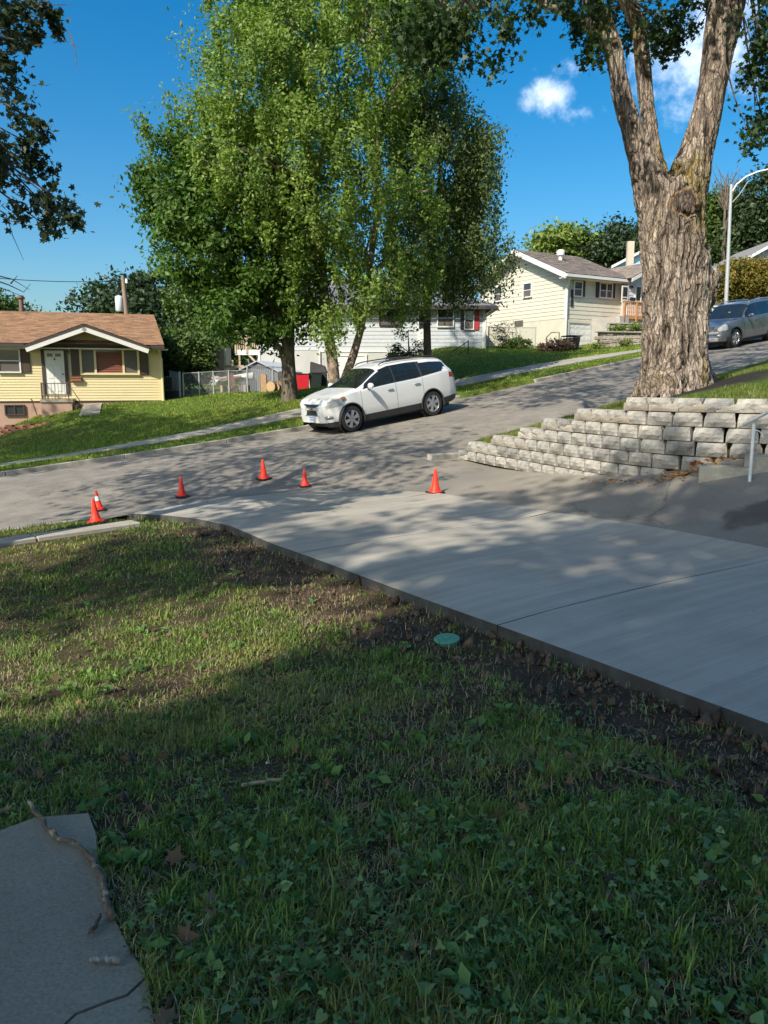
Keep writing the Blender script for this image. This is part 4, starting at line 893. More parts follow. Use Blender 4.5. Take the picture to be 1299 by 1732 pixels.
def boards(root, x0, x1, z0, z1, h, m, top=None, name='siding_board', y=0., M=None):
    """lap siding: one board per course; top(z)->(xa, xb) trims boards under a gable"""
    n = int(round((z1 - z0) / h)); h = (z1 - z0) / n
    for i in range(n):
        za, zb = z0 + i * h, z0 + (i + 1) * h; a, b = x0, x1
        at_, bt_ = x0, x1
        if top:
            a, b = top(za); at_, bt_ = top(zb); a = max(a, x0); b = min(b, x1); at_ = max(at_, x0); bt_ = min(bt_, x1)
            if b - a < .1: continue
            if bt_ < at_: at_ = bt_ = (at_ + bt_) / 2
        mb = MB(m)
        V = [(a, y - .030, za), (b, y - .030, za), (bt_, y - .008, zb), (at_, y - .008, zb), (a, y + .02, za), (b, y + .02, za), (bt_, y + .02, zb), (at_, y + .02, zb)]
        if M is not None: V = [M @ Vector(v) for v in V]
        mb.add(V, [(0, 1, 2, 3), (4, 7, 6, 5), (0, 4, 5, 1), (3, 2, 6, 7), (0, 3, 7, 4), (1, 5, 6, 2)]); mb.build(name, m, root)
def window(root, x0, x1, z0, z1, y=-.078, fr=M_TRIM, gl=M_GLASS, f=.07, hung=True, mull=(), M=None, panes=None, blind=None):
    mb = MB(fr); B = lambda *a: mb.box(*a, M=M)
    B(x0 - f, x1 + f, y - .045, y + .06, z1, z1 + f); B(x0 - f, x1 + f, y - .055, y + .06, z0 - f, z0)
    B(x0 - f, x0, y - .045, y + .06, z0, z1); B(x1, x1 + f, y - .045, y + .06, z0, z1)
    for xm in mull: B(xm - f * .5, xm + f * .5, y - .04, y + .05, z0, z1)
    o = mb.build('window', None, root)
    edges = [x0] + list(mull) + [x1]
    for i, (a, b) in enumerate(zip(edges[:-1], edges[1:])):
        g = (panes[i] if panes else gl); a2 = a + (f * .5 if i else 0); b2 = b - (f * .5 if i < len(edges) - 2 else 0)
        if blind is not None and i == blind:
            mb = MB(M_BLIND); n = int((z1 - z0) / .075)
            for k in range(n): mb.add([(a2, y + .016, z0 + k * .075), (b2, y + .016, z0 + k * .075), (b2, y + .045, z0 + k * .075 + .06), (a2, y + .045, z0 + k * .075 + .06)], [(0, 1, 2, 3)])
            tag(mb.build('blind', None, o), kind='stuff')
            mb = MB(M_GLASS); mb.box(a2, b2, y + .046, y + .048, z0, z1, M=M); mb.build('pane', None, o)
        elif hung:
            zm = (z0 + z1) / 2
            mb = MB(g); mb.box(a2, b2, y + .0, y + .01, zm, z1, M=M); mb.build('pane', None, o)
            mb = MB(M_SCREEN if g is M_GLASS else g); mb.box(a2, b2, y + .01, y + .02, z0, zm, M=M); mb.build('pane', None, o)
            mb = MB(fr); mb.box(a2, b2, y - .015, y + .02, zm - .02, zm + .02, M=M); mb.build('sash', None, o)
        else:
            mb = MB(g); mb.box(a2, b2, y, y + .01, z0, z1, M=M); mb.build('pane', None, o)
    return o
def bx(root, name, m, x0, x1, y0, y1, z0, z1, bevel=0., label=None, M=None):
    mb = MB(m); mb.box(x0, x1, y0, y1, z0, z1, M=M); o = mb.build(name, None, root, bevel=bevel)
    if label: o['label'] = label
    return o
def shingles(root, a, b, c, d, m, course=.14, tab=.3, name='shingles', thick=.02):
    """tabs over the quad a(eave left) b(eave right) c(ridge right) d(ridge left)"""
    a, b, c, d = [Vector(p) for p in (a, b, c, d)]; nrm = (b - a).cross(d - a).normalized()
    if nrm.z < 0: nrm = -nrm
    L = ((d - a).length + (c - b).length) / 2; n = max(2, int(L / course)); mb = MB(m)
    for i in range(n):
        v0, v1 = i / n, min(1, (i + 1.1) / n); l0, r0 = a.lerp(d, v0), b.lerp(c, v0); l1, r1 = a.lerp(d, v1), b.lerp(c, v1)
        wdt = (r0 - l0).length; k = max(1, int(wdt / tab)); off = (i % 3) / 3
        e = [0] + [min(1, max(0, (j + off) / k)) for j in range(1, k + 1)] + [1]
        for u0, u1 in zip(e[:-1], e[1:]):
            if u1 - u0 < 1e-4: continue
            t = random.uniform(.72, 1.28); w = random.uniform(-.05, .05); j = nrm * (thick * random.uniform(.8, 1.3))
            mb.add([l0.lerp(r0, u0) + j, l0.lerp(r0, u1) + j, l1.lerp(r1, u1) + nrm * .003, l1.lerp(r1, u0) + nrm * .003, l0.lerp(r0, u0), l0.lerp(r0, u1)], [(0, 1, 2, 3), (4, 5, 1, 0)], tint=(t * (1 + w), t, t * (1 - w)))
    o = mb.build(name, None, root, tint=True); return tag(o, kind='stuff')
def slab3(root, name, m, pts, th=.12):
    mb = MB(m); P = [Vector(p) for p in pts]; n = (P[1] - P[0]).cross(P[3] - P[0]).normalized()
    if n.z < 0: n = -n
    mb.add(P + [p - n * th for p in P], [(0, 1, 2, 3), (7, 6, 5, 4), (0, 4, 5, 1), (1, 5, 6, 2), (2, 6, 7, 3), (3, 7, 4, 0)]); return mb.build(name, None, root)
# ---- yellow bungalow ------------------------------------------------------------
YY = 34.7
def hx(px, py=600, Y=YY): return at(px, py, Y).x
def hz(py, Y=YY): return at(PW / 2, py, Y).z
XR = hx(272); ZB = hz(676.8); RY = math.radians(17)
MY = Matrix.Translation((XR, YY, ZB)) @ Matrix.Rotation(RY, 4, 'Z'); MYi = MY.inverted()
def ony(px, py, yl=0.):
    o = MYi @ EYE; d = MYi.to_3x3() @ raydir(px, py); k = (yl - o.y) / d.y; p = o + d * k; return p.x, p.z
yh = empty('yellow_house', (XR, YY, ZB), RY, 'low cream yellow house with a brown shingle roof and a small porch gable', 'house')
X = lambda px: ony(px, 600)[0]
Zp = lambda py, Y=YY: ony(150, py, Y - YY)[1]
XL = X(-150); ZE = Zp(584); XRo = 0
core = MB(mat('house_core', (.3, .28, .25), .9)); core.box(XL + .05, -.05, .021, 7.9, -.2, ZE + .1); core.build('wall', None, yh)
boards(yh, XL, 0, 0, ZE + .05, .117, M_YEL)
bx(yh, 'corner_board', M_YEL, -.09, .03, -.05, .05, -.02, ZE)
bx(yh, 'foundation', M_PINK, XL, .0, -.012, 7.9, -2.2, -.003)
bx(yh, 'sill_board', M_BRN, XL, .02, -.04, .0, -.06, -.004)
# main roof
ZR = ony(130, 529.5, 4.0)[1]; ey = -.45; ov = .35
ze = ZE + .02
R1 = [(XL, ey, ze), (.40, ey, ze), (.40 - .28, 4.0, ZR), (XL, 4.0, ZR)]
xr_e, xr_r = X(278), ony(260, 530, 4.0)[0]
R1 = [(XL, ey, ze), (xr_e, ey, ze), (xr_r, 4.0, ZR), (XL, 4.0, ZR)]
rf = slab3(yh, 'roof', M_BRN, R1, .12)
slab3(yh, 'roof', M_BRN, [(XL, 8.45, ze), (xr_e, 8.45, ze), (xr_r, 4.0, ZR), (XL, 4.0, ZR)], .12)
shingles(yh, *[Vector(p) + Vector((0, -.02, .012)) for p in R1], M_SHG, .135, .3)
mb = MB(M_YEL); mb.add([(-.06, 0, ZE), (-.06, 7.9, ZE), (-.06, 3.95, ZR - .15)], [(0, 1, 2)]); mb.build('gable_end', None, yh)
bx(yh, 'gutter', M_BRN, XL, X(46), ey - .12, ey - .01, ze - .15, ze - .01); bx(yh, 'gutter', M_BRN, X(254), xr_e, ey - .12, ey - .01, ze - .15, ze - .01)
bx(yh, 'soffit', M_TRIM, XL, .3, ey + .0, .02, ze - .20, ze - .155)
# porch gable
gy = -1.0; gl, gp, gr = X(47) , X(148), X(254); zf = ze - .10; zp_ = Zp(548, YY + gy)
for nm, (p, q) in (('left', ((gl, zf), (gp, zp_))), ('right', ((gr, zf), (gp, zp_)))):
    P = [(p[0], gy, p[1]), (q[0], gy, q[1]), (q[0], 2.2, q[1]), (p[0], 2.2, p[1])]
    slab3(yh, 'roof', M_BRN, P, .07)
    sh = [Vector(v) + Vector((0, -.015, .01)) for v in P]
    shingles(yh, sh[0], sh[3], sh[2], sh[1], M_SHG, .135, .3)
    d = Vector((q[0] - p[0], 0, q[1] - p[1])); n = Vector((-d.z, 0, d.x)).normalized(); n = n if n.z < 0 else -n
    A, B_ = Vector((p[0], gy - .03, p[1])), Vector((q[0], gy - .03, q[1]))
    mb = MB(M_BRN); mb.add([A, B_, B_ + n * .10, A + n * .10] + [v + Vector((0, .05, 0)) for v in (A, B_, B_ + n * .10, A + n * .10)], [(0, 1, 2, 3), (4, 5, 6, 7), (0, 1, 5, 4), (3, 2, 6, 7)]); mb.build('rake_trim', None, yh)
    mb = MB(M_TRIM); A2, B2 = A + n * .10 + Vector((0, .015, 0)), B_ + n * .10 + Vector((0, .015, 0)); mb.add([A2, B2, B2 + n * .19, A2 + n * .19] + [v + Vector((0, .05, 0)) for v in (A2, B2, B2 + n * .19, A2 + n * .19)], [(0, 1, 2, 3), (4, 5, 6, 7), (0, 1, 5, 4), (3, 2, 6, 7)]); mb.build('bargeboard', None, yh)
    mb = MB(M_TRIM); mb.add([A2 + n * .12 + Vector((0, .06, 0)), B2 + n * .12 + Vector((0, .06, 0)), B2 + n * .12 + Vector((0, 1.0, 0)), A2 + n * .12 + Vector((0, 1.0, 0))], [(0, 1, 2, 3)]); mb.build('soffit', None, yh)
sl = (zp_ - zf) / (gp - gl); sl2 = (zp_ - zf) / (gr - gp)
boards(yh, gl + .1, gr - .1, ZE + .0, zp_ - .2, .117, M_YEL, top=lambda z: (gl + (z + .22 - zf) / sl, gr - (z + .22 - zf) / sl2), y=-.012)
for px in (88, 211):
    bx(yh, 'bracket', M_TRIM, X(px) - .05, X(px) + .05, gy + .02, 0, Zp(576 if px == 88 else 575) - .05, Zp(576) + .08)
# openings
window(yh, X(138), X(231.5), Zp(630.5), Zp(592), fr=M_YEL, mull=(X(160.5), X(208)), panes=[M_SCREEN, M_GLASS, M_SCREEN], hung=False, blind=1, f=.09)
window(yh, X(-3), X(32), Zp(629), Zp(593.5), gl=M_GLASS, f=.06)
for a, b, c, d in ((119.5, 134, 635.5, 590.5), (235.5, 250, 633.5, 590), (32.6 + 1.5, 50, 630, 592.5)): 
    o = bx(yh, 'shutter', M_SHUT, X(a), X(b), -.085, -.025, Zp(c), Zp(d), bevel=.01)
    mb = MB(M_SHUT)
    for k in range(14): zz = Zp(c) + (Zp(d) - Zp(c)) * (k + .5) / 14; mb.box(X(a) + .05, X(b) - .05, -.094, -.083, zz - .02, zz + .02)
    tag(mb.build('louvre', None, o), kind='stuff')
d0, d1, dz0, dz1 = X(75), X(108), Zp(666.5), Zp(593.5)
bx(yh, 'door_frame', M_BRN, d0 - .13, d0, -.09, 0, dz0, dz1 + .1); bx(yh, 'door_frame', M_BRN, d1, d1 + .13, -.09, 0, dz0, dz1 + .1); bx(yh, 'door_frame', M_BRN, d0, d1, -.09, 0, dz1, dz1 + .1)
dr = bx(yh, 'door', M_DOORW, d0, d1, -.06, -.02, dz0, dz1)
w = d1 - d0; H = dz1 - dz0
for r, (a, b) in enumerate(((.06, .30), (.36, .66))):
    for c in (0, 1):
        x0 = d0 + w * (.14 + c * .40); bx(dr, 'panel', M_DOORW, x0, x0 + w * .30, -.072, -.058, dz0 + H * a, dz0 + H * b, bevel=.012)
for c in (0, 1): bx(dr, 'pane', M_GLASS, d0 + w * (.14 + c * .42), d0 + w * (.42 + c * .42), -.066, -.058, dz0 + H * .86, dz0 + H * .93)
mb = MB(M_IRON); mb.lathe([(.0, -.12), (.03, -.115), (.035, -.09), (.012, -.06)], 12, (d0 + w * .9, 0, dz0 + H * .46), 'y'); mb.build('handle', None, dr)
bx(dr, 'knocker', M_IRON, d0 + w * .47, d0 + w * .55, -.08, -.06, dz0 + H * .78, dz0 + H * .82)
lm = MB(M_IRON); lc = (X(113.5), -.14, Zp(592)); lm.lathe([(.01, .12), (.07, .08), (.09, .03), (.06, -.12), (.02, -.16)], 8, lc); lm.box(lc[0] - .02, lc[0] + .02, -.14, -.03, lc[2] - .02, lc[2] + .03); lm.build('porch_lamp', None, yh)
mbx = empty('mailbox', MY @ Vector((X(126), -.13, Zp(641.5))), RY, 'small rusty brown mailbox on the cream siding below the big window left shutter', 'mailbox')
mb = MB(mat('rust_brown', (.28, .10, .05), .6, var=.2)); mb.box(-.22, .22, -.07, .09, -.09, .04); mb.build('box', None, mbx, bevel=.015); mb = MB(MATS['rust_brown']); mb.box(-.235, .235, -.09, .10, .045, .085); mb.build('lid', None, mbx, bevel=.01)
# porch
pz = Zp(675); bx(yh, 'porch_slab', M_PINK, X(70), X(121), -1.25, -.03, -1.0, pz - .1); bx(yh, 'porch_slab', M_WALK, X(70) - .03, X(121) + .04, -1.3, -.03, pz - .098, pz + .02)
bx(yh, 'porch_step', M_PINK, X(121) + .05, X(128), -1.1, -.05, -1.0, pz - .22); bx(yh, 'porch_step', M_PINK, X(128) + .005, X(135), -1.1, -.05, -1.0, pz - .42)
rl = empty('porch_railing', (XR, YY, ZB), RY, 'brown iron railing round the small porch of the cream house', 'railing')
rt = Zp(648.5)
def rail_run(p, q, zb, zt, n, root=rl, m=M_IRON, r=.014):
    p, q = Vector(p), Vector(q)
    for zz, rr in ((zt, r * 1.3), (zb + .12, r)): mb = MB(m); mb.tube([p + Vector((0, 0, zz)), q + Vector((0, 0, zz))], rr, 6); mb.build('rail', None, root)
    for i in range(n + 1):
        c = p.lerp(q, i / n); e = i in (0, n); mb = MB(m); mb.tube([c + Vector((0, 0, zb)), c + Vector((0, 0, zt + (.03 if e else 0)))], r * (1.4 if e else .65), 6); mb.build('post' if e else 'baluster', None, root)
rail_run((X(72), -1.22, 0), (X(116), -1.22, 0), pz + .02, rt, 8); rail_run((X(72), -1.18, 0), (X(72), -.1, 0), pz + .02, rt, 5)
mb = MB(M_IRON); mb.tube([(X(116), -1.18, rt), (X(139), -1.2, pz - .25)], .018, 6); mb.build('rail', None, rl)
mb = MB(M_IRON); mb.tube([(X(52), -.7, Zp(676)), (X(59), -.7, Zp(700))], .022, 6); mb.tube([(X(50), -.7, Zp(674)), (X(53.5), -.7, Zp(676.5))], .022, 6)
sp_ = mb.build('clothes_post', None, None); sp_.location = (XR, YY, ZB); sp_.rotation_euler = (0, 0, RY); tag(sp_, 'thin dark iron stair post leaning against the pink foundation', 'post')
window(yh, X(3), X(33), Zp(699), Zp(685.5), fr=M_BRN, hung=False, mull=(X(18),), f=.05, y=-.06)
mb = MB(M_YEL); mb.tube([(X(268), -.42, ze - .12), (X(270), -.12, ze - .35), (X(272.5), -.09, ze - .6), (X(273), -.09, -.05), (X(276), -.25, -.15)], .05, 8); mb.build('downspout', None, yh)
mb = MB(mat('vent_brown', (.16, .10, .08), .7, var=.15)); _c = ony(37, 530, 4.0); c = Vector((_c[0], 4.0, _c[1])); h = .8
mb.lathe([(.12, -.3), (.10, 0), (.10, h - .15), (.17, h - .12), (.17, h - .06), (.12, h - .05), (.12, h), (.0, h + .02)], 14, (c.x, c.y, c.z)); mb.build('vent_pipe', None, yh, smooth=True)
# bricks of the low planter at the left edge
M_BRICK = mat('planter_brick', (.30, .13, .09), .9, var=.2, vs=12, tint=True, bump=.3)
pl = at(0, 742, 30.4); plz = z1(pl.x, pl.y)
pr = empty('brick_planter', (pl.x, pl.y, plz), 0, 'low curved red brick planter wall on the lawn at the left frame edge', 'planter')
bmsh = []
for i in range(4):
    mb = MB(M_BRICK); mb.tv = random.uniform(.7, 1.3); mb.box(-.14, .14, -.09, .09, 0, .11); o = mb.build('brick', None, None, bevel=.01, tint=True); bmsh.append(o.data); bpy.data.objects.remove(o)
for r in range(4):
    for i in range(15):
        u = -.9 + i * .29 + (.145 if r % 2 else 0); xx = u; yy = .06 * max(0, u - .6) ** 2; zz = z1(pl.x + xx, pl.y + yy) - plz
        if r > 3 - max(0, (u - .6) * 1.3): continue
        o = link('brick', bmsh[(i * 7 + r * 3) % 4], pr); o.location = (xx, yy, zz + .115 * r - .04); o.rotation_euler = (random.uniform(-.03, .03), 0, .12 * max(0, u - .6))
# front path
polysheet([tuple((MY @ Vector((X(a_), b_, 0)))[:2]) for a_, b_ in ((138, -.2), (168, -.2), (170, -2.9), (137, -2.9))], .4, lambda x, y: Zg(x, y) + .19, 'front_path', M_WALK, sides=.2)
# ---- white bungalow behind the trees --------------------------------------------
YB = 43.5
hb = lambda px, py=600, Y=YB: at(px, py, Y).x
XB0 = hb(818); ZBB = hz(592.5, YB)
wh = empty('white_house', (XB0, YB, ZBB), 0, 'white bungalow with grey hip roof and garage seen behind the birch trees', 'house')
Xw = lambda px: hb(px) - XB0
Zw = lambda py: hz(py, YB) - ZBB
xl = Xw(437); zew = Zw(521)
mb = MB(MATS['house_core']); mb.box(xl + .05, -.05, .021, 8, -.2, zew); mb.build('wall', None, wh)
boards(wh, xl, 0, 0, zew, .2, M_WHI)
bx(wh, 'foundation', M_WHI2, xl, Xw(500), -.008, 8, -3.2, -.003); bx(wh, 'foundation', M_WHI2, Xw(500), 0, -.012, 8, -3.2, -.003)
bx(wh, 'corner_board', M_TRIM, -.1, .03, -.05, .05, -.02, zew); bx(wh, 'corner_board', M_TRIM, xl - .03, xl + .1, -.05, .05, -.6, zew)
bx(wh, 'trim_board', M_TRIM, Xw(540), Xw(690), -.05, -.01, -.1, .0)
he = zew + .05; hr_ = he + 2.1
E0, E1, E2, E3 = (xl - .6, -.6, he), (.62, -.6, he), (.62, 8.6, he), (xl - .6, 8.6, he); G0, G1 = (xl + 3.2, 4, hr_), (-3.4, 4, hr_)
mb = MB(M_SHG3); mb.tv = 1.; mb.add([E0, E1, E2, E3, G0, G1], [(0, 1, 5, 4), (1, 2, 5), (2, 3, 4, 5), (3, 0, 4), (0, 3, 2, 1)]); mb.build('roof', None, wh, tint=True)
shingles(wh, *[Vector(p) + Vector((0, 0, .02)) for p in (E0, E1, G1, G0)], M_SHG3, .16, .35)
bx(wh, 'fascia', M_BRN, xl - .6, .62, -.66, -.6, he - .17, he - .01); bx(wh, 'fascia', M_BRN, .62, .68, -.66, 8.6, he - .17, he - .01)
mb = MB(M_TRIM); mb.tube([(.55, -.62, he - .15), (.3, -.3, he - .35), (.06, -.1, he - .5), (.05, -.1, -.5)], .05, 8); mb.build('downspout', None, wh)
window(wh, Xw(785.5), Xw(799), Zw(556.5), Zw(523.5), gl=M_GLASS, f=.05); bx(wh, 'shutter', M_RED, Xw(802), Xw(809), -.085, -.025, Zw(558), Zw(523.5)); bx(wh, 'shutter', M_BLKS, Xw(778), Xw(784.4), -.085, -.025, Zw(557), Zw(523.5))
window(wh, Xw(643), Xw(678), Zw(549), Zw(524), fr=M_BRN, mull=(Xw(660.5),), f=.06); window(wh, Xw(740), Xw(765), Zw(552), Zw(524), fr=M_TRIM, f=.06)
window(wh, Xw(656), Xw(674.5), Zw(608), Zw(596), fr=M_TRIM, hung=False, f=.05)
dd = bx(wh, 'door', M_DOORW, Xw(706), Xw(719), -.07, -.02, Zw(586), Zw(530)); bx(dd, 'pane', M_GLASS, Xw(708), Xw(717), -.078, -.07, Zw(556), Zw(533))
g0, g1, gz0, gz1 = Xw(567), Xw(617), Zw(652), Zw(602.5)
gd = empty('garage_door', (0, 0, 0), parent=wh)
for k in range(4): bx(gd, 'door_panel', M_GAR, g0, g1, -.05, -.015, gz0 + (gz1 - gz0) * k / 4 + .006, gz0 + (gz1 - gz0) * (k + 1) / 4, bevel=.01)
bx(wh, 'door_frame', M_TRIM, g0 - .12, g0, -.09, -.01, gz0, gz1 + .1); bx(wh, 'door_frame', M_TRIM, g1, g1 + .12, -.09, -.01, gz0, gz1 + .1); bx(wh, 'door_frame', M_TRIM, g0, g1, -.09, -.01, gz1, gz1 + .1)
mb = MB(M_TRIM); mb.tube([(Xw(541), -.08, -.05), (Xw(541), -.08, Zw(655))], .05, 8); mb.build('downspout', None, wh)
fl = empty('stair_railing', at(783, 610, 40), 0, 'black iron stair railing on the bank before the white bungalow', 'railing')
a, b, c = at(762, 597, 40) - Vector(fl.location), at(792, 577, 40) - Vector(fl.location), at(790, 601, 40) - Vector(fl.location)
mb = MB(M_BLK); mb.tube([a, b], .025, 6); mb.build('rail', None, fl); mb = MB(M_BLK); mb.tube([a - Vector((0, 0, .35)), b - Vector((0, 0, .35))], .018, 6); mb.build('rail', None, fl)
mb = MB(M_BLK); mb.tube([b + Vector((0, 0, .05)), b - Vector((0, 0, 1.1))], .03, 6); mb.build('post', None, fl)
mb = MB(M_BLK); mb.tube([a, a - Vector((0, 0, .9))], .025, 6); mb.build('post', None, fl)
# deck on the bungalow's left end
dk = at(418, 595, 45); dkr = empty('deck', dk, 0, 'small raised wooden deck with a slatted grey railing on the end of the white bungalow', 'deck')
dw_, dd_ = 1.35, 1.6
bx(dkr, 'rim_board', M_TRIM, -.68, .68, -.05, .0, -.18, .12); bx(dkr, 'deck_floor', M_WOODG, -.68, .68, 0, dd_, .0, .12)
for k in range(13): bx(dkr, 'baluster', M_WOODG, -.66 + k * .107, -.60 + k * .107, -.04, -.01, .14, 1.12)
bx(dkr, 'rail', M_WOODG, -.70, .70, -.09, .02, 1.13, 1.19)
for x in (-.64, .0, .64): bx(dkr, 'post', M_WOODG, x - .05, x + .05, -.1, -.05, -.1, 1.125)
for x in (-.6, .6): bx(dkr, 'post', M_WOODG, x - .05, x + .05, .8, .9, -2.6, -.0)
mb = MB(M_WOODG); mb.tube([(-.1, .1, -.0), (1.0, -.3, -1.1)], .06, 6); mb.build('brace', None, dkr)
pt = empty('patio_umbrella', dk + Vector((.1, .8, 1.25)), 0, 'folded round terracotta top showing above the small deck railing', 'umbrella')
mb = MB(mat('terracotta', (.55, .20, .09), .7, var=.1)); mb.lathe([(.0, .25), (.2, .22), (.42, .10), (.46, .0), (.2, -.02)], 18); mb.build('canopy', None, pt, smooth=True); mb = MB(M_IRON); mb.tube([(0, 0, -1.1), (0, 0, .1)], .03, 8); mb.build('pole', None, pt)
# ---- ivory house -----------------------------------------------------------------
YC = 46.0; c0 = at(956, 538, YC); RC = math.radians(31)
ih = empty('ivory_house', c0, RC, 'ivory split level house with taupe roof, black shutters and a garage below', 'house')
invC = (Matrix.Translation(c0) @ Matrix.Rotation(RC, 4, 'Z')).inverted()
def onf(px, py, yl=0.):   # point on the facade plane (local y = yl)
    o = invC @ EYE; d = invC.to_3x3() @ raydir(px, py); k = (yl - o.y) / d.y; p = o + d * k; return p.x, p.z
def ong(px, py):          # on the gable wall plane (local x=0)
    o = invC @ EYE; d = invC.to_3x3() @ raydir(px, py); k = -o.x / d.x; p = o + d * k; return p.y, p.z
fx = lambda px, py=500: onf(px, py)[0]; fz = lambda py, px=960: onf(px, py)[1]
FW = fx(1050); ZE2 = 2.45; GD = ong(812, 550)[0]
mb = MB(MATS['house_core']); mb.box(.03, FW - .02, .03, GD - .03, -.3, ZE2); mb.build('wall', None, ih)
boards(ih, 0, FW, 0, ZE2, .235, M_BEI)
MG = Matrix(((0, -1, 0, 0), (-1, 0, 0, 0), (0, 0, 1, 0), (0, 0, 0, 1)))   # maps local wall (x along, y out) onto the gable end; x -> -y
MG = Matrix.Rotation(-math.pi / 2, 4, 'Z')                                # x -> -y, y -> x
PKz = ZE2 + GD / 2 * .42
boards(ih, -GD, 0, 0, PKz, .235, M_BEI, top=lambda z: ((-GD, 0) if z <= ZE2 else (-GD + (z - ZE2) / .42, -(z - ZE2) / .42)), M=MG)
bx(ih, 'foundation', M_BEI2, -.012, FW, -.012, GD, -3.6, -.004)
bx(ih, 'corner_board', M_TRIM, -.05, .05, -.05, .05, -.02, ZE2)
o1, o2 = .55, .55; zE = ZE2 - .02 - o1 * .42 * .4
EW = FW + .35
ee = ZE2 - o1 * .42 + .22; rr_ = PKz + .22
slab3(ih, 'roof', M_SHG2, [(-.6, -o1, ee), (EW, -o1, ee), (EW, GD / 2, rr_), (-.6, GD / 2, rr_)], .14)
slab3(ih, 'roof', M_SHG2, [(-.6, GD + o1, ee), (EW, GD + o1, ee), (EW, GD / 2, rr_), (-.6, GD / 2, rr_)], .14)
shingles(ih, *[Vector(v) + Vector((0, 0, .012)) for v in [(-.6, -o1, ee), (EW, -o1, ee), (EW, GD / 2, rr_), (-.6, GD / 2, rr_)]], M_SHG2, .15, .33)
for s_ in (0, 1):
    y0, y1 = (-o1, GD / 2) if s_ == 0 else (GD + o1, GD / 2)
    mb = MB(M_TRIM); V = [(-.66, y0, ee - .30), (-.66, y1, rr_ - .30), (-.66, y1, rr_ + .0), (-.66, y0, ee + .0)]; V += [(x + .055, y, z) for x, y, z in V]
    mb.add(V, [(0, 1, 2, 3), (4, 5, 6, 7), (0, 1, 5, 4), (3, 2, 6, 7), (0, 3, 7, 4)]); mb.build('bargeboard', None, ih)
    mb = MB(M_TRIM); V = [(-.6, y0, ee - .26), (-.6, y1, rr_ - .26), (0, y1, rr_ - .26), (0, y0, ee - .26)]; mb.add(V, [(0, 1, 2, 3)]); mb.build('soffit', None, ih)
bx(ih, 'soffit', M_TRIM, -.6, EW, -o1, 0, ee - .26, ee - .22); bx(ih, 'gutter', M_TRIM, -.6, EW, -o1 - .11, -o1, ee - .2, ee - .04)
mb = MB(M_TRIM); mb.tube([(-.35, -o1 - .05, ee - .15), (-.15, -.35, ee - .5), (-.04, -.12, ee - .85), (-.04, -.12, -2.6)], .06, 8); mb.build('downspout', None, ih)
def win_f(a, b, t, u, **k):
    x0, z1_ = onf(a, t); x1, _ = onf(b, t); _, z0 = onf(a, u); return window(ih, x0, x1, z0, z1_, **k)
win_f(970.5, 982.5, 477, 500, f=.07); win_f(1014, 1033.5, 479.5, 502.5, f=.07, mull=((fx(1014) + fx(1033.5)) / 2,))
for a, b, t, u in ((984.8, 989, 475, 502), (1007.6, 1012.6, 477, 503), (1035.8, 1039.6, 479, 504), (965, 969, 490, 518)):
    bx(ih, 'shutter', M_BLKS, fx(a, t), fx(b, t), -.085, -.025, onf(a, u)[1], onf(a, t)[1], bevel=.008)
def win_g(a, b, t, u, **k):
    ya, zt = ong(a, t); yb, _ = ong(b, t); _, zb = ong(a, u); return window(ih, -ya, -yb, zb, zt, M=MG, **k)
win_g(838.5, 850, 487.5, 509.5, f=.07); win_g(888, 900.5, 481, 502.5, f=.07)
ya, za = ong(871, 543); yb, zb = ong(885, 552); bx(ih, 'vent', M_SCREEN, -ya, -yb, -.03, -.013, zb, za, M=MG)
# garage, pier, basement window
g0, gt = onf(962, 546); g1_ = fx(993, 560); gb = onf(975, 588)[1]
bx(ih, 'door_frame', M_BEI2, g0 - .2, g1_ + .1, -.10, -.015, gt, gt + .16); bx(ih, 'door_frame', M_BEI2, g0 - .2, g0, -.09, -.015, gb, gt)
gd = empty('garage_door', (0, 0, 0), parent=ih)
for k in range(4):
    z0 = gb + (gt - gb) * k / 4; p = bx(gd, 'door_panel', M_GAR, g0, g1_ + .3, -.04, -.014, z0 + .008, gb + (gt - gb) * (k + 1) / 4, bevel=.01)
    for j in range(4): wq = (g1_ + .3 - g0) / 4; bx(p, 'panel', M_GAR, g0 + wq * j + .08, g0 + wq * (j + 1) - .08, -.05, -.038, z0 + .1, z0 + (gt - gb) / 4 - .08)
px0, px1 = fx(997), fx(1017)
bx(ih, 'pier', M_FOUND, g1_ + .32, px1, -2.2, -.015, gb - .5, gt + .30)
window(ih, fx(1019), fx(1028), onf(1019, 550)[1], onf(1019, 541)[1], fr=M_TRIM, hung=False, f=.03)
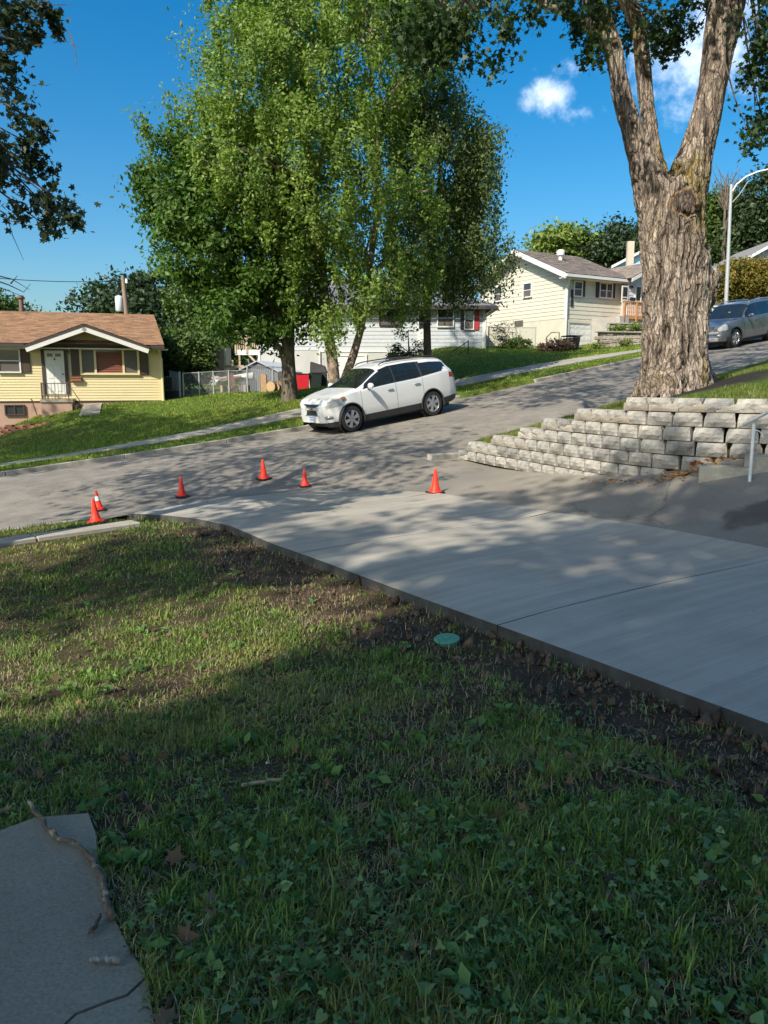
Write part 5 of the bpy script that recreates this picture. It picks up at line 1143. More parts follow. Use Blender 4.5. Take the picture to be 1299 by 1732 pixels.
# wing with porch gable
wx0 = FW + .0; WX1 = FW + 5.2; wy = -.5
mb = MB(M_WHI); mb.box(FW + .01, WX1, wy + .02, GD - .5, -1.0, ZE2 + .1); mb.build('wing_wall', None, ih)
boards(ih, FW + .01, WX1, -.4, ZE2 + 1.2, .235, mat('pale_blue_siding', (.60, .63, .64), .6, var=.04), y=wy, top=lambda z: ((FW + .01, WX1) if z <= ZE2 - .1 else (FW + (z - ZE2 + .1) / .45, WX1 - (z - ZE2 + .1) / .45)))
wm = (FW + WX1) / 2; wz = ZE2 - .02; wp = wz + (WX1 - FW) / 2 * .45 + .1
for xa in (FW - .25, WX1 + .25):
    P = [(xa, wy - .5, wz), (xa, GD / 2, wz), (wm, GD / 2, wp), (wm, wy - .5, wp)]; slab3(ih, 'roof', M_SHG2, P, .1)
    sh = [Vector(v) + Vector((0, 0, .012)) for v in P]; shingles(ih, sh[0], sh[1], sh[2], sh[3], M_SHG2, .15, .33)
    mb = MB(M_TRIM); V = [(xa, wy - .56, wz - .22), (wm, wy - .56, wp - .22), (wm, wy - .56, wp - .02), (xa, wy - .56, wz - .02)]; V += [(x, y + .05, z) for x, y, z in V]; mb.add(V, [(0, 1, 2, 3), (4, 5, 6, 7), (0, 1, 5, 4), (3, 2, 6, 7), (0, 3, 7, 4)]); mb.build('bargeboard', None, ih)
q = lambda px, py: onf(px, py, wy)
d0, dt = q(1052.5, 485.5); d1 = q(1060, 485)[0]; db = q(1053, 512)[1]
dr = bx(ih, 'door', M_TRIM, d0 - .08, d1 + .08, wy - .08, wy - .03, db, dt + .08); bx(dr, 'pane', M_GLASS, d0, d1, wy - .09, wy - .08, (db + dt) / 2 - .1, dt); bx(dr, 'pane', M_GLASS, d0, d1, wy - .09, wy - .08, db + .2, (db + dt) / 2 - .18)
window(ih, q(1074.5, 485)[0], q(1096, 485)[0], q(1075, 509)[1], q(1075, 485.5)[1], fr=M_TRIM, mull=(q(1083, 485)[0],), f=.06, y=wy - .078, hung=False)
bx(ih, 'porch_lamp', M_BLK, q(1066, 485)[0] - .1, q(1066, 485)[0] + .1, wy - .15, wy - .03, q(1066, 487.5)[1], q(1066, 483.5)[1])
bx(ih, 'letter_box', M_BLK, q(1068, 505)[0] - .2, q(1068, 505)[0] + .2, wy - .15, wy - .03, q(1068, 507.5)[1], q(1068, 503.5)[1])
# porch deck with orange railing
pd0 = onf(1051, 536, -2.0); pdr = empty('porch_deck', c0, RC, 'new orange wooden porch deck with railing left of the big trunk', 'deck')
z0 = pd0[1]; z1t = onf(1051, 510.5, -2.0)[1]; xa = pd0[0]; xb = xa + 4.2
bx(pdr, 'deck_floor', M_WOOD, xa, xb, -2.1, wy - .1, z0 - .02, z0 + .08); bx(pdr, 'rim_board', M_WOOD, xa - .02, xb, -2.16, -2.1, z0 - .1, z0 + .1)
bx(pdr, 'rail', M_WOOD, xa - .05, xb, -2.18, -2.02, z1t, z1t + .06)
for i, x in enumerate((xa, xa + 1.0, xa + 2.1, xa + 3.2)): bx(pdr, 'post', M_WOOD, x, x + .12, -2.2, -2.08, z0 - .9, z1t + (.08 if i == 1 else 0))
for k in range(24): bx(pdr, 'baluster', M_WOOD, xa + .18 + k * .16, xa + .22 + k * .16, -2.13, -2.09, z0 + .1, z1t)
bx(pdr, 'skirt', M_WHI, xa + .05, xb, -2.05, -2.0, z0 - 1.0, z0 - .1)
# terraced stone walls left of the trunk
def stone_wall(root_label, p0px, p1px, Y0, Y1, hgt, group):
    a, b = at(*p0px, Y0), at(*p1px, Y1); L = math.hypot(b.x - a.x, b.y - a.y); an = math.atan2(b.y - a.y, b.x - a.x)
    r = empty('stone_wall', a, an, root_label, 'stone wall', group); rows = max(2, int(hgt / .2)); h = hgt / rows
    ms = []
    for i in range(5):
        mb = MB(M_STN2); mb.tv = random.uniform(.7, 1.25); mb.box(-.2, .2, -.05 - random.uniform(0, .04), .25, 0, h * .96); o = mb.build('stone', None, None, bevel=.03, tint=True); ms.append(o.data); bpy.data.objects.remove(o)
    for i in range(rows):
        u = .2 + (.2 if i % 2 else 0)
        while u < L: o = link('stone', random.choice(ms), r); o.location = (u, random.uniform(-.02, .02) + i * .015, -hgt + i * h + (b.z - a.z) * u / L); u += .41
    mb = MB(M_WALK); mb.box(0, L, -.1, .3, 0, .07); mb.build('cap', None, r, bevel=.01)
    return r
stone_wall('lower grey stone terrace wall beside the ivory house garage', (1010, 562), (1125, 559), 43.6, 44.6, 1.25, 'stone terrace walls')
stone_wall('upper stone terrace wall with weeds below the orange porch deck', (1030, 548), (1125, 546), 45.0, 45.8, .75, 'stone terrace walls')
# ---- far houses seen past the trunk ----------------------------------------------
M_LBLUE = mat('light_blue_siding', (.42, .62, .74), .6, var=.04); M_GREYS = mat('grey_siding', (.33, .35, .37), .6, var=.05); M_LROOF = mat('pale_roof', (.52, .51, .48), .8, var=.08)
def gable_house(name, px_l, px_r, py_e, px_p, py_p, Y, depth, msd, mr, label, wh_=3.2, bh=.25):
    L, R, Pk = at(px_l, py_e, Y), at(px_r, py_e, Y), at(px_p, py_p, Y); r = empty(name, (L.x, Y, L.z), 0, label, 'house'); W_ = R.x - L.x; ph = Pk.z - L.z; pxx = Pk.x - L.x
    mb = MB(MATS['house_core']); mb.box(.1, W_ - .1, .05, depth, -wh_, 0); mb.build('wall', None, r)
    boards(r, 0, W_, -wh_, ph, bh, msd, top=lambda z: ((0, W_) if z <= 0 else (z / ph * pxx, W_ - z / ph * (W_ - pxx))))
    for xa, s in ((-.4, -1), (W_ + .4, 1)):
        P = [(xa, -.4, -.05), (xa, depth, -.05), (pxx, depth, ph + .12), (pxx, -.4, ph + .12)]; slab3(r, 'roof', mr, P, .1)
        mb = MB(M_TRIM); V = [(xa, -.46, -.25), (pxx, -.46, ph - .08), (pxx, -.46, ph + .14), (xa, -.46, -.03)]; V += [(x, y + .05, z) for x, y, z in V]; mb.add(V, [(0, 1, 2, 3), (4, 5, 6, 7), (0, 1, 5, 4), (3, 2, 6, 7), (0, 3, 7, 4)]); mb.build('bargeboard', None, r)
    return r
M_SHGF = mat('far_roof', (.20, .19, .185), .9, var=.15)
r = gable_house('light_blue_house', 1040, 1180, 450, 1100, 418, 66, 9, M_LBLUE, M_SHGF, 'light blue gabled house just showing above the ivory house roof')
mb = MB(M_BRICK); c = at(1067, 432, 64) - r.location; mb.box(c.x - .25, c.x + .25, c.y, c.y + .4, c.z - 1, c.z + 1.1); mb.mats[0] = mat('pale_flue', (.55, .45, .36), .8); mb.build('chimney', None, r)
r = gable_house('grey_house', 1244, 1400, 449, 1335, 398, 60, 9, M_GREYS, M_SHGF, 'grey sided gabled house on the hill at the right edge')
window(r, .9 + 1.4, 2.9, -.35, .02, f=.12, hung=False)
a, b = at(1150, 440, 54), at(1262, 434, 54); r = empty('ranch_house', (a.x, 54, a.z), 0, 'low ranch house with a pale grey roof behind the rounded orange shrub', 'house')
Wd = b.x - a.x; mb = MB(M_LROOF); mb.add([(0, -.5, -.95), (Wd + 1.5, -.5, -.95), (Wd + .2, 4, .0), (0, 4, .1), (0, -.5, -1.15), (Wd + 1.5, -.5, -1.15), (Wd + 1.5, 8, -1.15), (0, 8, -1.15), (Wd + 1.5, 8, -.95), (0, 8, -.95)], [(0, 1, 2, 3), (4, 5, 1, 0), (2, 1, 5, 6, 8), (3, 2, 8, 9), (4, 7, 6, 5), (0, 3, 9, 7, 4), (9, 8, 6, 7)]); mb.build('roof', None, r)
bx(r, 'wall', M_WHI, .3, Wd + 1.0, 0, 7.5, -4.2, -1.16); window(r, Wd * .55, Wd * .75, -3.0, -1.8, f=.08)
# ---------------------------------------------------------------- yard things between the houses
def gpt(px, py, Y): p = at(px, py, Y); p.z = float(Gz(np.array([p.x]), np.array([p.y]))[0]); return p
# wheeled bins
def bin_(px, Y, m, w, h, label, cat='bin'):
    p = gpt(px, 664, Y); r = empty('wheeled_bin', p, .1, label, cat)
    mb = MB(m); b, t = w * .40, w * .5; mb.add([(-b, -b, .06), (b, -b, .06), (b, b, .06), (-b, b, .06), (-t, -t, h), (t, -t, h), (t, t, h), (-t, t, h)], [(3, 2, 1, 0), (0, 1, 5, 4), (1, 2, 6, 5), (2, 3, 7, 6), (3, 0, 4, 7), (4, 5, 6, 7)]); mb.build('body', None, r, bevel=.03)
    mb = MB(M_BLK if cat == 'bin' else m); mb.box(-t - .02, t + .02, -t - .03, t + .02, h + .01, h + .06); mb.build('lid', None, r, bevel=.02)
    for s in (-1, 1): mb = MB(M_BLK); mb.lathe([(.0, -.03), (.13, -.03), (.13, .03), (0, .03)], 16, (s * t * .8, b + .02, .13), 'x'); mb.build('wheel', None, r)
    return r
M_BINR = mat('bin_red', (.55, .015, .03), .45, var=.06); M_BING = mat('bin_dark', (.012, .022, .02), .5, var=.1)
bin_(513, 41.5, M_BINR, .68, .98, 'bright red wheeled bin with black lid beside the maple trunk')
bin_(534, 41.7, M_BING, .70, .98, 'black wheeled bin beside the red one')
gr_ = gpt(541, 668, 42.4); g = empty('barbecue_grill', gr_, 0, 'dark covered barbecue grill behind the two bins', 'grill')
bx(g, 'cart', M_BLK, -.4, .4, -.25, .25, .2, .95, bevel=.02); mb = MB(M_BLK); mb.add([(-.5, -.3, .96), (.45, -.3, .96), (.45, .3, .96), (-.5, .3, .96), (-.5, -.1, 1.55), (.3, -.1, 1.35), (.3, .25, 1.35), (-.5, .25, 1.6)], [(3, 2, 1, 0), (0, 1, 5, 4), (1, 2, 6, 5), (2, 3, 7, 6), (3, 0, 4, 7), (4, 5, 6, 7)]); mb.build('hood', None, g, bevel=.04)
for s in (-.3, .3): mb = MB(M_TRIM); mb.lathe([(0, -.03), (.13, -.03), (.13, .03), (0, .03)], 16, (s, -.28, .14), 'y'); mb.build('wheel', None, g)
# logs
M_LOG = mat('log_wood', (.46, .30, .17), .85, var=.2, vs=12); M_LOGB = mat('log_bark', (.16, .11, .08), .95, var=.3, vs=8, bump=.6)
for i, (px, py, Y, r_, l, up, lab) in enumerate([(458, 662, 37, .26, .35, 0, 'leftmost sawn log of the row by the maple trunk, cut face outward'), (466, 661, 37.1, .22, .35, 0, 'second sawn log of the row by the maple trunk'), (474, 659, 37.2, .26, .4, 0, 'sawn log nearest the maple trunk'), (446, 655, 37.8, .17, .85, 1, 'upright split log standing before the grey shed')]):
    p = gpt(px, 664, Y); r = empty('log', p, random.uniform(-.5, .5), lab, 'log', 'sawn logs by the maple')
    mb = MB(M_LOGB); ax = 'z' if up else 'y'; c = (0, 0, 0 if up else r_)
    mb.lathe([(r_, 0), (r_ * 1.03, l * .5), (r_ * .98, l)], 14, c, ax); mb.build('bark', None, r)
    mb = MB(M_LOG); mb.lathe([(0, -.012), (r_ * .95, -.010), (r_ * .96, .01)], 14, c if not up else (0, 0, l + .005), ax); mb.build('cut_face', None, r)
    if up: mb = MB(M_LOG); mb.box(-r_ * .8, r_ * .8, -r_ - .02, -r_ * .5, .02, l); mb.build('split_face', None, r)
# grey shed
M_SHED = mat('shed_metal', (.20, .21, .24), .5, var=.08, metal=.3)
sp = gpt(437, 655, 40.5); sh = empty('garden_shed', sp, -.25, 'small grey corrugated metal shed with a gable roof beneath the deck', 'shed')
W2, D2, H2, P2 = 1.1, 1.6, 1.15, 1.62
mb = MB(M_SHED); mb.box(-W2 + .02, W2 - .02, .02, D2 * 2, 0, H2); mb.add([(-W2, .02, H2), (W2, .02, H2), (0, .02, P2)], [(0, 1, 2)]); mb.build('wall', None, sh)
mb = MB(M_SHED)
for k in range(22): x = -W2 + .05 + k * .1; hh = H2 + (P2 - H2) * (1 - abs(x) / W2) - .03; mb.box(x, x + .04, -.005, .02, 0, hh)
tag(mb.build('corrugation', None, sh), kind='stuff')
for s in (-1, 1): slab3(sh, 'roof', mat('shed_roof', (.42, .45, .52), .45, var=.06), [(s * (W2 + .12), -.12, H2 - .05), (s * (W2 + .12), D2 * 2 + .1, H2 - .05), (0, D2 * 2 + .1, P2 + .03), (0, -.12, P2 + .03)], .05)
# upturned boat, post, leaning board, air conditioner
bt = gpt(398, 655, 38.2); bo = empty('upturned_boat', bt + Vector((0, 0, .35)), -.2, 'pale upturned boat hull on trestles behind the chain link fence', 'boat')
mb = MB(mat('hull_white', (.58, .62, .62), .4, var=.08)); n = 9; V = []
for i in range(n + 1):
    u = i / n; x = -.95 + 1.9 * u; w = .48 * (1 - (2 * u - 1) ** 4 * .5) * (1 if u < .7 else (1.15 - u) / .45); zb = .04 + .28 * u; V += [(x, -w, zb + .12), (x, -w * .75, zb), (x, 0, zb - .10 + .1 * u), (x, w * .75, zb), (x, w, zb + .12), (x, w * .5, zb + .30), (x, -w * .5, zb + .30)]
Fs = [(i * 7 + k, i * 7 + (k + 1) % 7, (i + 1) * 7 + (k + 1) % 7, (i + 1) * 7 + k) for i in range(n) for k in range(7)] + [tuple(range(7)), tuple(n * 7 + k for k in range(6, -1, -1))]
mb.add(V, Fs); mb.build('hull', None, bo, smooth=True)
bx(bo, 'gunwale', mat('gunwale_brown', (.32, .17, .10), .7), -.75, .55, -.50, -.44, .34, .42, M=Matrix.Rotation(-.10, 4, 'Y'))
for x in (-.6, .6): bx(bo, 'trestle', M_WOODG, x - .05, x + .05, -.3, .3, -.38, -.0)
wp_ = gpt(393.5, 660, 41); w_ = empty('wooden_post', wp_, 0, 'grey wooden post with a crossbar behind the upturned boat', 'post'); bx(w_, 'post', M_WOODG, -.09, .09, -.09, .09, 0, 1.65); bx(w_, 'crossbar', M_WOODG, -.75, .65, -.06, -.0, 1.25, 1.38)
lb = gpt(399, 668, 37.4); mb = MB(mat('board_brown', (.13, .07, .05), .8, var=.2)); mb.box(-.16, .16, -.03, .03, 0, .95, M=Matrix.Rotation(-.32, 4, 'Y')); o = mb.build('leaning_board', None, None); o.location = lb; tag(o, 'dark brown plank leaning on the chain link fence before the boat', 'plank')
ac = gpt(284, 672, 36.2); a_ = empty('air_conditioner', ac, 0, 'dark air conditioner unit beside the right corner of the cream house', 'air conditioner')
bx(a_, 'base', M_BLK, -.35, .55, -.5, .3, -.1, .28); bx(a_, 'casing', mat('ac_grey', (.10, .11, .11), .6), -.32, .32, -.3, .3, .30, .92, bevel=.02)
for k in range(9): bx(a_, 'louvre', M_BLK, -.30, .30, -.325, -.30, .36 + k * .06, .385 + k * .06)
# chain link fence
M_GALV = mat('galvanised', (.46, .47, .48), .4, metal=.25, var=.06)
def chain_fence(pts, h, label, postr=.035, mesh=.075):
    P = [Vector(p) for p in pts]; r = empty('chain_link_fence', P[0], 0, label, 'fence'); o = P[0]
    for i, p in enumerate(P): mb = MB(M_GALV); mb.tube([p - o - Vector((0, 0, .1)), p - o + Vector((0, 0, h + .04))], postr, 8); mb.build('post', None, r, smooth=True)
    for a, b in zip(P[:-1], P[1:]):
        mb = MB(M_GALV); mb.tube([a - o + Vector((0, 0, h)), b - o + Vector((0, 0, h))], .022, 6); mb.build('rail', None, r)
        mb = MB(M_GALV); L = (b - a).length; n = int(L / mesh); hh = h - .03; wv = .0035; m_ = int(n)
        for k in range(-int(hh / mesh), n):
            for sgn in (1, -1):
                u0 = k * mesh; u1 = u0 + hh; z0, z1_ = (0, hh) if sgn > 0 else (hh, 0)
                if u0 < 0: z0 += (z1_ - z0) * (-u0) / (u1 - u0); u0 = 0
                if u1 > L: z1_ = z0 + (z1_ - z0) * (L - u0) / (u1 - u0); u1 = L
                if u1 - u0 < .02: continue
                p0 = a.lerp(b, u0 / L) - o + Vector((0, .004 * sgn, z0 + .03)); p1 = a.lerp(b, u1 / L) - o + Vector((0, .004 * sgn, z1_ + .03))
                mb.tube([p0, p1], wv, 3, cap=False)
        tag(mb.build('wire_mesh', None, r), kind='stuff')
    return r
f0 = gpt(311, 676, 36.0); chain_fence([f0, gpt(338, 674, 36.2), gpt(362, 672, 36.5), gpt(388, 670, 36.8), gpt(419, 668, 37.2)], 1.05, 'galvanised chain link fence between the cream house and the shed')
chain_fence([gpt(419.5, 668, 37.3), gpt(462, 664, 38.4), gpt(492, 662, 39)], 1.25, 'higher length of chain link fence in front of the grey shed')
gt_ = gpt(305, 676, 36); chain_fence([gt_, gpt(290, 672, 38.6)], 1.1, 'short chain link return with a thick gate post beside the air conditioner', postr=.06)
chain_fence([gpt(826, 596, 44.8), gpt(872, 592, 45.4), gpt(905, 590, 45.6)], 1.15, 'dark leafy chain link fence beside the white bungalow corner')
# utility pole
up = at(214, 560, 49); upz = z1(up.x, up.y); ut = empty('utility_pole', (up.x, up.y, upz), 0, 'wooden utility pole with a grey transformer rising behind the cream house', 'utility pole')
top = at(213, 469, 49).z - upz; mb = MB(mat('pole_wood', (.26, .18, .13), .9, var=.2, vs=4, stretch=(1, 1, .2))); mb.tube([(0.1, 0, -.3), (0.12, 0, top * .5), (-.05, 0, top)], [.17, .16, .13], 12); mb.build('pole', None, ut, smooth=True)
tz = at(206, 515, 49).z - upz; mb = MB(mat('transformer_grey', (.62, .64, .66), .4)); mb.lathe([(.05, .55), (.20, .48), (.24, .42), (.24, -.35), (.20, -.42), (0, -.42)], 18, (-.34, -.05, tz)); mb.build('transformer', None, ut, smooth=True)
mb = MB(M_BLK); mb.tube([(-.34, -.05, tz + .5), (-.34, -.05, tz + .75)], .05, 8); mb.build('bushing', None, ut); bx(ut, 'bracket', M_GALV, -.12, .0, -.05, .05, tz - .1, tz + .2)
bx(ut, 'insulator', M_WHITE, .1, .22, -.05, .05, top - .35, top - .1)
def wire(pts, r, label, sag=.4):
    a, b = Vector(pts[0]), Vector(pts[-1]); mb = MB(M_BLK); n = 14; mb.tube([Vector((0, 0, 0)) + (b - a) * (i / n) - Vector((0, 0, sag * 4 * (i / n) * (1 - i / n))) for i in range(n + 1)], r, 5); o = mb.build('power_line', None, None, smooth=True); o.location = a; return tag(o, label, 'power line', 'overhead lines')
A = Vector((up.x, 49, upz + top - .2))
wire([at(-160, 452, 40), A], .02, 'thick overhead cable running from the left edge down to the utility pole', .3); wire([A, at(560, 488, 56)], .016, 'overhead cable leaving the utility pole to the right behind the trees', .6)
wire([A - Vector((0, 0, 2.2)), at(560, 500, 60)], .012, 'thin upper wire in front of the dark background trees', .3); wire([A - Vector((0, 0, 2.6)), at(560, 533, 60)], .012, 'thin lower wire in front of the dark background trees', .3)
wire([at(300, 579, 44), at(470, 580, 46)], .014, 'service wire crossing the yard at deck height', .1)
wire([at(905, 437, 47), at(1100, 378, 58)], .012, 'service wire running up from the ivory house roof', .2)
# street light
sl_ = at(1229, 522, 40.5); slz = float(Gz(np.array([sl_.x]), np.array([sl_.y]))[0]); lt = empty('street_light', (sl_.x, sl_.y, slz), 0, 'silver street light with a curved arm between the trunk and the parked silver vehicle', 'street light')
toph = at(1237, 312, 40.5); tp = toph - Vector((sl_.x, sl_.y, slz)); mb = MB(M_GALV); mb.tube([(0, 0, -.2), tp * .5, tp], [.11, .09, .07], 14); mb.build('pole', None, lt, smooth=True)
arm = [at(1238, 325, 40.5), at(1246, 312, 40.5), at(1262, 299, 40.4), at(1282, 290.5, 40.2), at(1302, 286, 40), at(1322, 285, 39.8)]; mb = MB(M_GALV); mb.tube([p - Vector(lt.location) for p in arm], .05, 10); mb.build('arm', None, lt, smooth=True)
arm = [at(1239, 342, 40.5), at(1250, 330, 40.4), at(1266, 306, 40.3)]; mb = MB(M_GALV); mb.tube([p - Vector(lt.location) for p in arm], .02, 6); mb.build('brace', None, lt)
mb = MB(M_GALV); c = at(1330, 287, 39.7) - Vector(lt.location); mb.lathe([(0, -.5), (.12, -.42), (.19, 0), (.14, .35), (.0, .45)], 14, c, 'x'); mb.build('lamp_head', None, lt, smooth=True)
# satellite dish / roof turbine on ivory house
tv = at(948, 434, 49); mb = MB(M_WHITE); mb.lathe([(.12, -.5), (.12, .05), (.24, .08), (.26, .28), (.14, .4), (0, .42)], 14); o = mb.build('roof_vent', None, None, smooth=True); o.location = tv; tag(o, 'small white turbine vent on the ridge of the ivory house', 'roof vent')
# black bin & handrail beside ivory house
p = gpt(962, 585, 43.5); r = empty('black_cart', p, .3, 'large black tilted rubbish cart before the white garage door', 'bin'); mb = MB(M_BLK); mb.add([(-.45, -.3, 0), (.45, -.3, 0), (.45, .3, 0), (-.45, .3, 0), (-.25, -.35, .62), (.55, -.35, .70), (.55, .35, .70), (-.25, .35, .62)], [(3, 2, 1, 0), (0, 1, 5, 4), (1, 2, 6, 5), (2, 3, 7, 6), (3, 0, 4, 7), (4, 5, 6, 7)]); mb.build('body', None, r, bevel=.05); bx(r, 'lid', M_BLK, -.3, .6, -.4, .4, .71, .77, bevel=.02)
mb = MB(M_IRON); pts = [gpt(924, 590, 43.8), gpt(924, 590, 43.8) + Vector((0, 0, .7)), gpt(932, 588, 43.8) + Vector((0, 0, .95)), gpt(945, 588, 43.8) + Vector((0, 0, .95)), gpt(945, 588, 43.8)]; c = pts[0].copy(); mb.tube([q_ - c for q_ in pts], .03, 8); o = mb.build('pipe_handrail', None, None); o.location = c; tag(o, 'grey bent pipe handrail at the corner of the ivory house', 'handrail')
# ---------------------------------------------------------------- background trees and shrubs
def bgtree(name, label, blobs, n, per, cr, size, cols, seed, trunk=None, droop=0., cat='tree', group=None, shell=.6, m=None, nb=20):
    px, py, Y = trunk; p = at(px, py, Y); z = float(Gz(np.array([p.x]), np.array([p.y]))[0]); r = empty(name, (p.x, p.y, z), 0, label, cat, group); b0 = Vector(r.location)
    ell = [blob(*b) for b in blobs]; o, C = crown('crown' if cat == 'tree' else 'foliage', ell, n, per, cr, size, LEAFD, cols, r, shell=shell, seed=seed, droop=droop)
    topc = ell[0][0]; stems(r, b0, [([b0 + Vector((0, 0, -.3)), b0.lerp(topc, .5), topc, topc + Vector((.2, 0, ell[0][1][2] * .6))], [.016 * (topc - b0).length + .02, .013 * (topc - b0).length + .02, .007 * (topc - b0).length, .02])], m or M_BARK, C, nb, seed=seed, name='trunk' if cat == 'tree' else 'stem')
    return r
DG = ((.020, .042, .016), (.050, .085, .030)); MG_ = ((.045, .085, .018), (.11, .17, .035)); LG = ((.10, .16, .03), (.20, .26, .05))
bgtree('background_tree', 'broad dark green tree rising behind the cream house roof and utility pole', [(230, 535, 75, 62, 62), (165, 540, 50, 50, 62), (290, 520, 55, 65, 62), (215, 490, 45, 32, 62), (250, 575, 110, 55, 62)], 420, 60, 1.5, .38, DG, 51, (230, 600, 62))
bgtree('background_tree', 'lighter feathery tree beyond the fence between the dark tree and the maple', [(345, 530, 48, 70, 54), (310, 490, 40, 30, 54), (380, 590, 40, 50, 54), (330, 585, 45, 45, 54)], 260, 55, 1.2, .28, MG_, 52, (345, 640, 54), droop=1.0)
bgtree('background_tree', 'bright yellow green tree behind the deck of the white bungalow', [(410, 560, 30, 50, 58), (385, 610, 30, 35, 58), (440, 540, 40, 50, 58)], 150, 50, 1.2, .28, LG, 53, (405, 640, 58))
bgtree('background_tree', 'bushy sunlit ailanthus right against the cream house corner', [(318, 600, 42, 42, 40), (300, 625, 26, 28, 40), (340, 625, 22, 26, 40), (345, 575, 24, 18, 40), (290, 585, 16, 30, 40)], 240, 50, .6, .19, MG_, 54, (320, 655, 40), droop=.3, nb=24)
bgtree('background_tree', 'treetop showing over the cream house roof at the far left', [(15, 525, 35, 20, 70), (-30, 520, 50, 30, 70), (40, 528, 12, 12, 70)], 120, 40, 1.2, .35, MG_, 55, (10, 580, 70))
bgtree('background_tree', 'pale green round tree above the ivory house ridge, left of the other', [(955, 410, 42, 24, 84), (935, 425, 30, 20, 84), (985, 430, 30, 20, 84)], 170, 50, 1.8, .45, LG, 56, (955, 470, 84))
bgtree('background_tree', 'dark green tree above the ivory house, right of the pale one', [(1045, 408, 40, 24, 84), (1010, 425, 40, 22, 84), (1080, 420, 30, 26, 84), (1040, 435, 60, 18, 84)], 210, 50, 1.8, .45, DG, 57, (1040, 470, 84))
bgtree('background_tree', 'pale tree crown at the left of the hillside wood beyond the street light', [(1215, 370, 35, 40, 92), (1205, 400, 30, 40, 92)], 160, 50, 1.9, .45, MG_, 58, (1215, 450, 92))
bgtree('background_tree', 'tall dark tree at the right frame edge on the hill', [(1290, 340, 38, 45, 88), (1310, 380, 50, 50, 88), (1280, 400, 30, 40, 88)], 220, 50, 1.8, .45, DG, 59, (1290, 450, 88))
bgtree('background_tree', 'mid green tree in the hillside wood just right of the street light', [(1255, 390, 34, 40, 90), (1240, 420, 40, 25, 90), (1265, 360, 20, 28, 90)], 190, 50, 1.8, .45, ((.035, .06, .02), (.085, .12, .04)), 60, (1250, 460, 90))
o = bgtree('rounded_shrub', 'large rounded shrub turning orange above the parked vehicles', [(1262, 476, 50, 33, 45), (1237, 482, 26, 26, 45), (1290, 476, 38, 32, 45)], 620, 50, .6, .15, ((.10, .13, .02), (.28, .18, .03)), 61, (1262, 530, 45), cat='shrub', shell=.75)
bgtree('weed_bush', 'green bush against the foundation of the ivory house', [(878, 583, 18, 13, 44.6), (860, 585, 14, 10, 44.6)], 60, 40, .4, .12, MG_, 62, (875, 592, 44.6), cat='shrub', nb=6)
bgtree('weed_bush', 'pale twiggy bush climbing the foundation beside the white bungalow', [(856, 563, 20, 16, 45.5), (838, 575, 12, 14, 45.5)], 26, 26, .5, .10, ((.10, .12, .06), (.22, .24, .14)), 63, (856, 590, 45.5), cat='shrub', nb=20)
bgtree('brush_pile', 'brown dead brush heap before the black cart', [(945, 584, 24, 8, 42.8), (925, 588, 14, 6, 42.8)], 60, 30, .35, .13, ((.12, .07, .05), (.24, .15, .10)), 64, (945, 590, 42.8), cat='brush', nb=20)
bgtree('weed_bush', 'tall weeds growing at the foot of the lower stone terrace wall', [(1010, 585, 8, 5, 43.0), (1058, 580, 10, 5, 43.3)], 30, 30, .3, .10, LG, 65, (1012, 592, 43.0), cat='weeds', nb=4)
bgtree('weed_bush', 'bright weeds between the two stone terrace walls', [(1045, 556, 14, 6, 44.8), (1080, 552, 12, 5, 45)], 36, 30, .3, .12, LG, 66, (1045, 560, 44.8), cat='weeds', nb=4)
bgtree('dead_tree', 'bare twiggy dead treetop above the wood beside the street light', [(1228, 305, 22, 24, 88)], 3, 1, .3, .1, DG, 67, (1228, 400, 88), nb=3)
_r = [x for x in bpy.data.objects if x.name.startswith('dead_tree')][0]; random.seed(5); mb = MB(M_BARK); b = Vector(_r.location)
for k in range(26): limb(mb, at(1228 + random.uniform(-3, 3), 355, 88) - b, at(1228 + random.uniform(-26, 26), random.uniform(275, 330), 88) - b, .09, .02, sag=.1, n=5, seg=4)
mb.build('branches', None, _r)
# A-frame grey roof behind the shrubs
a = at(350, 632, 47); r = empty('garden_roof', a, 0, 'steep grey shingled roof of an outbuilding behind the bushy tree', 'outbuilding'); P = [at(362, 578, 47), at(349, 632, 47), at(379, 636, 47), at(372, 580, 47)]
slab3(r, 'roof', M_SHG3, [P[1] - a, P[2] - a, P[3] - a + Vector((0, .8, 0)), P[0] - a + Vector((0, .8, 0))], .1); bx(r, 'wall', M_WHI2, -.1, 1.0, .9, 2.5, -1.2, 1.6)
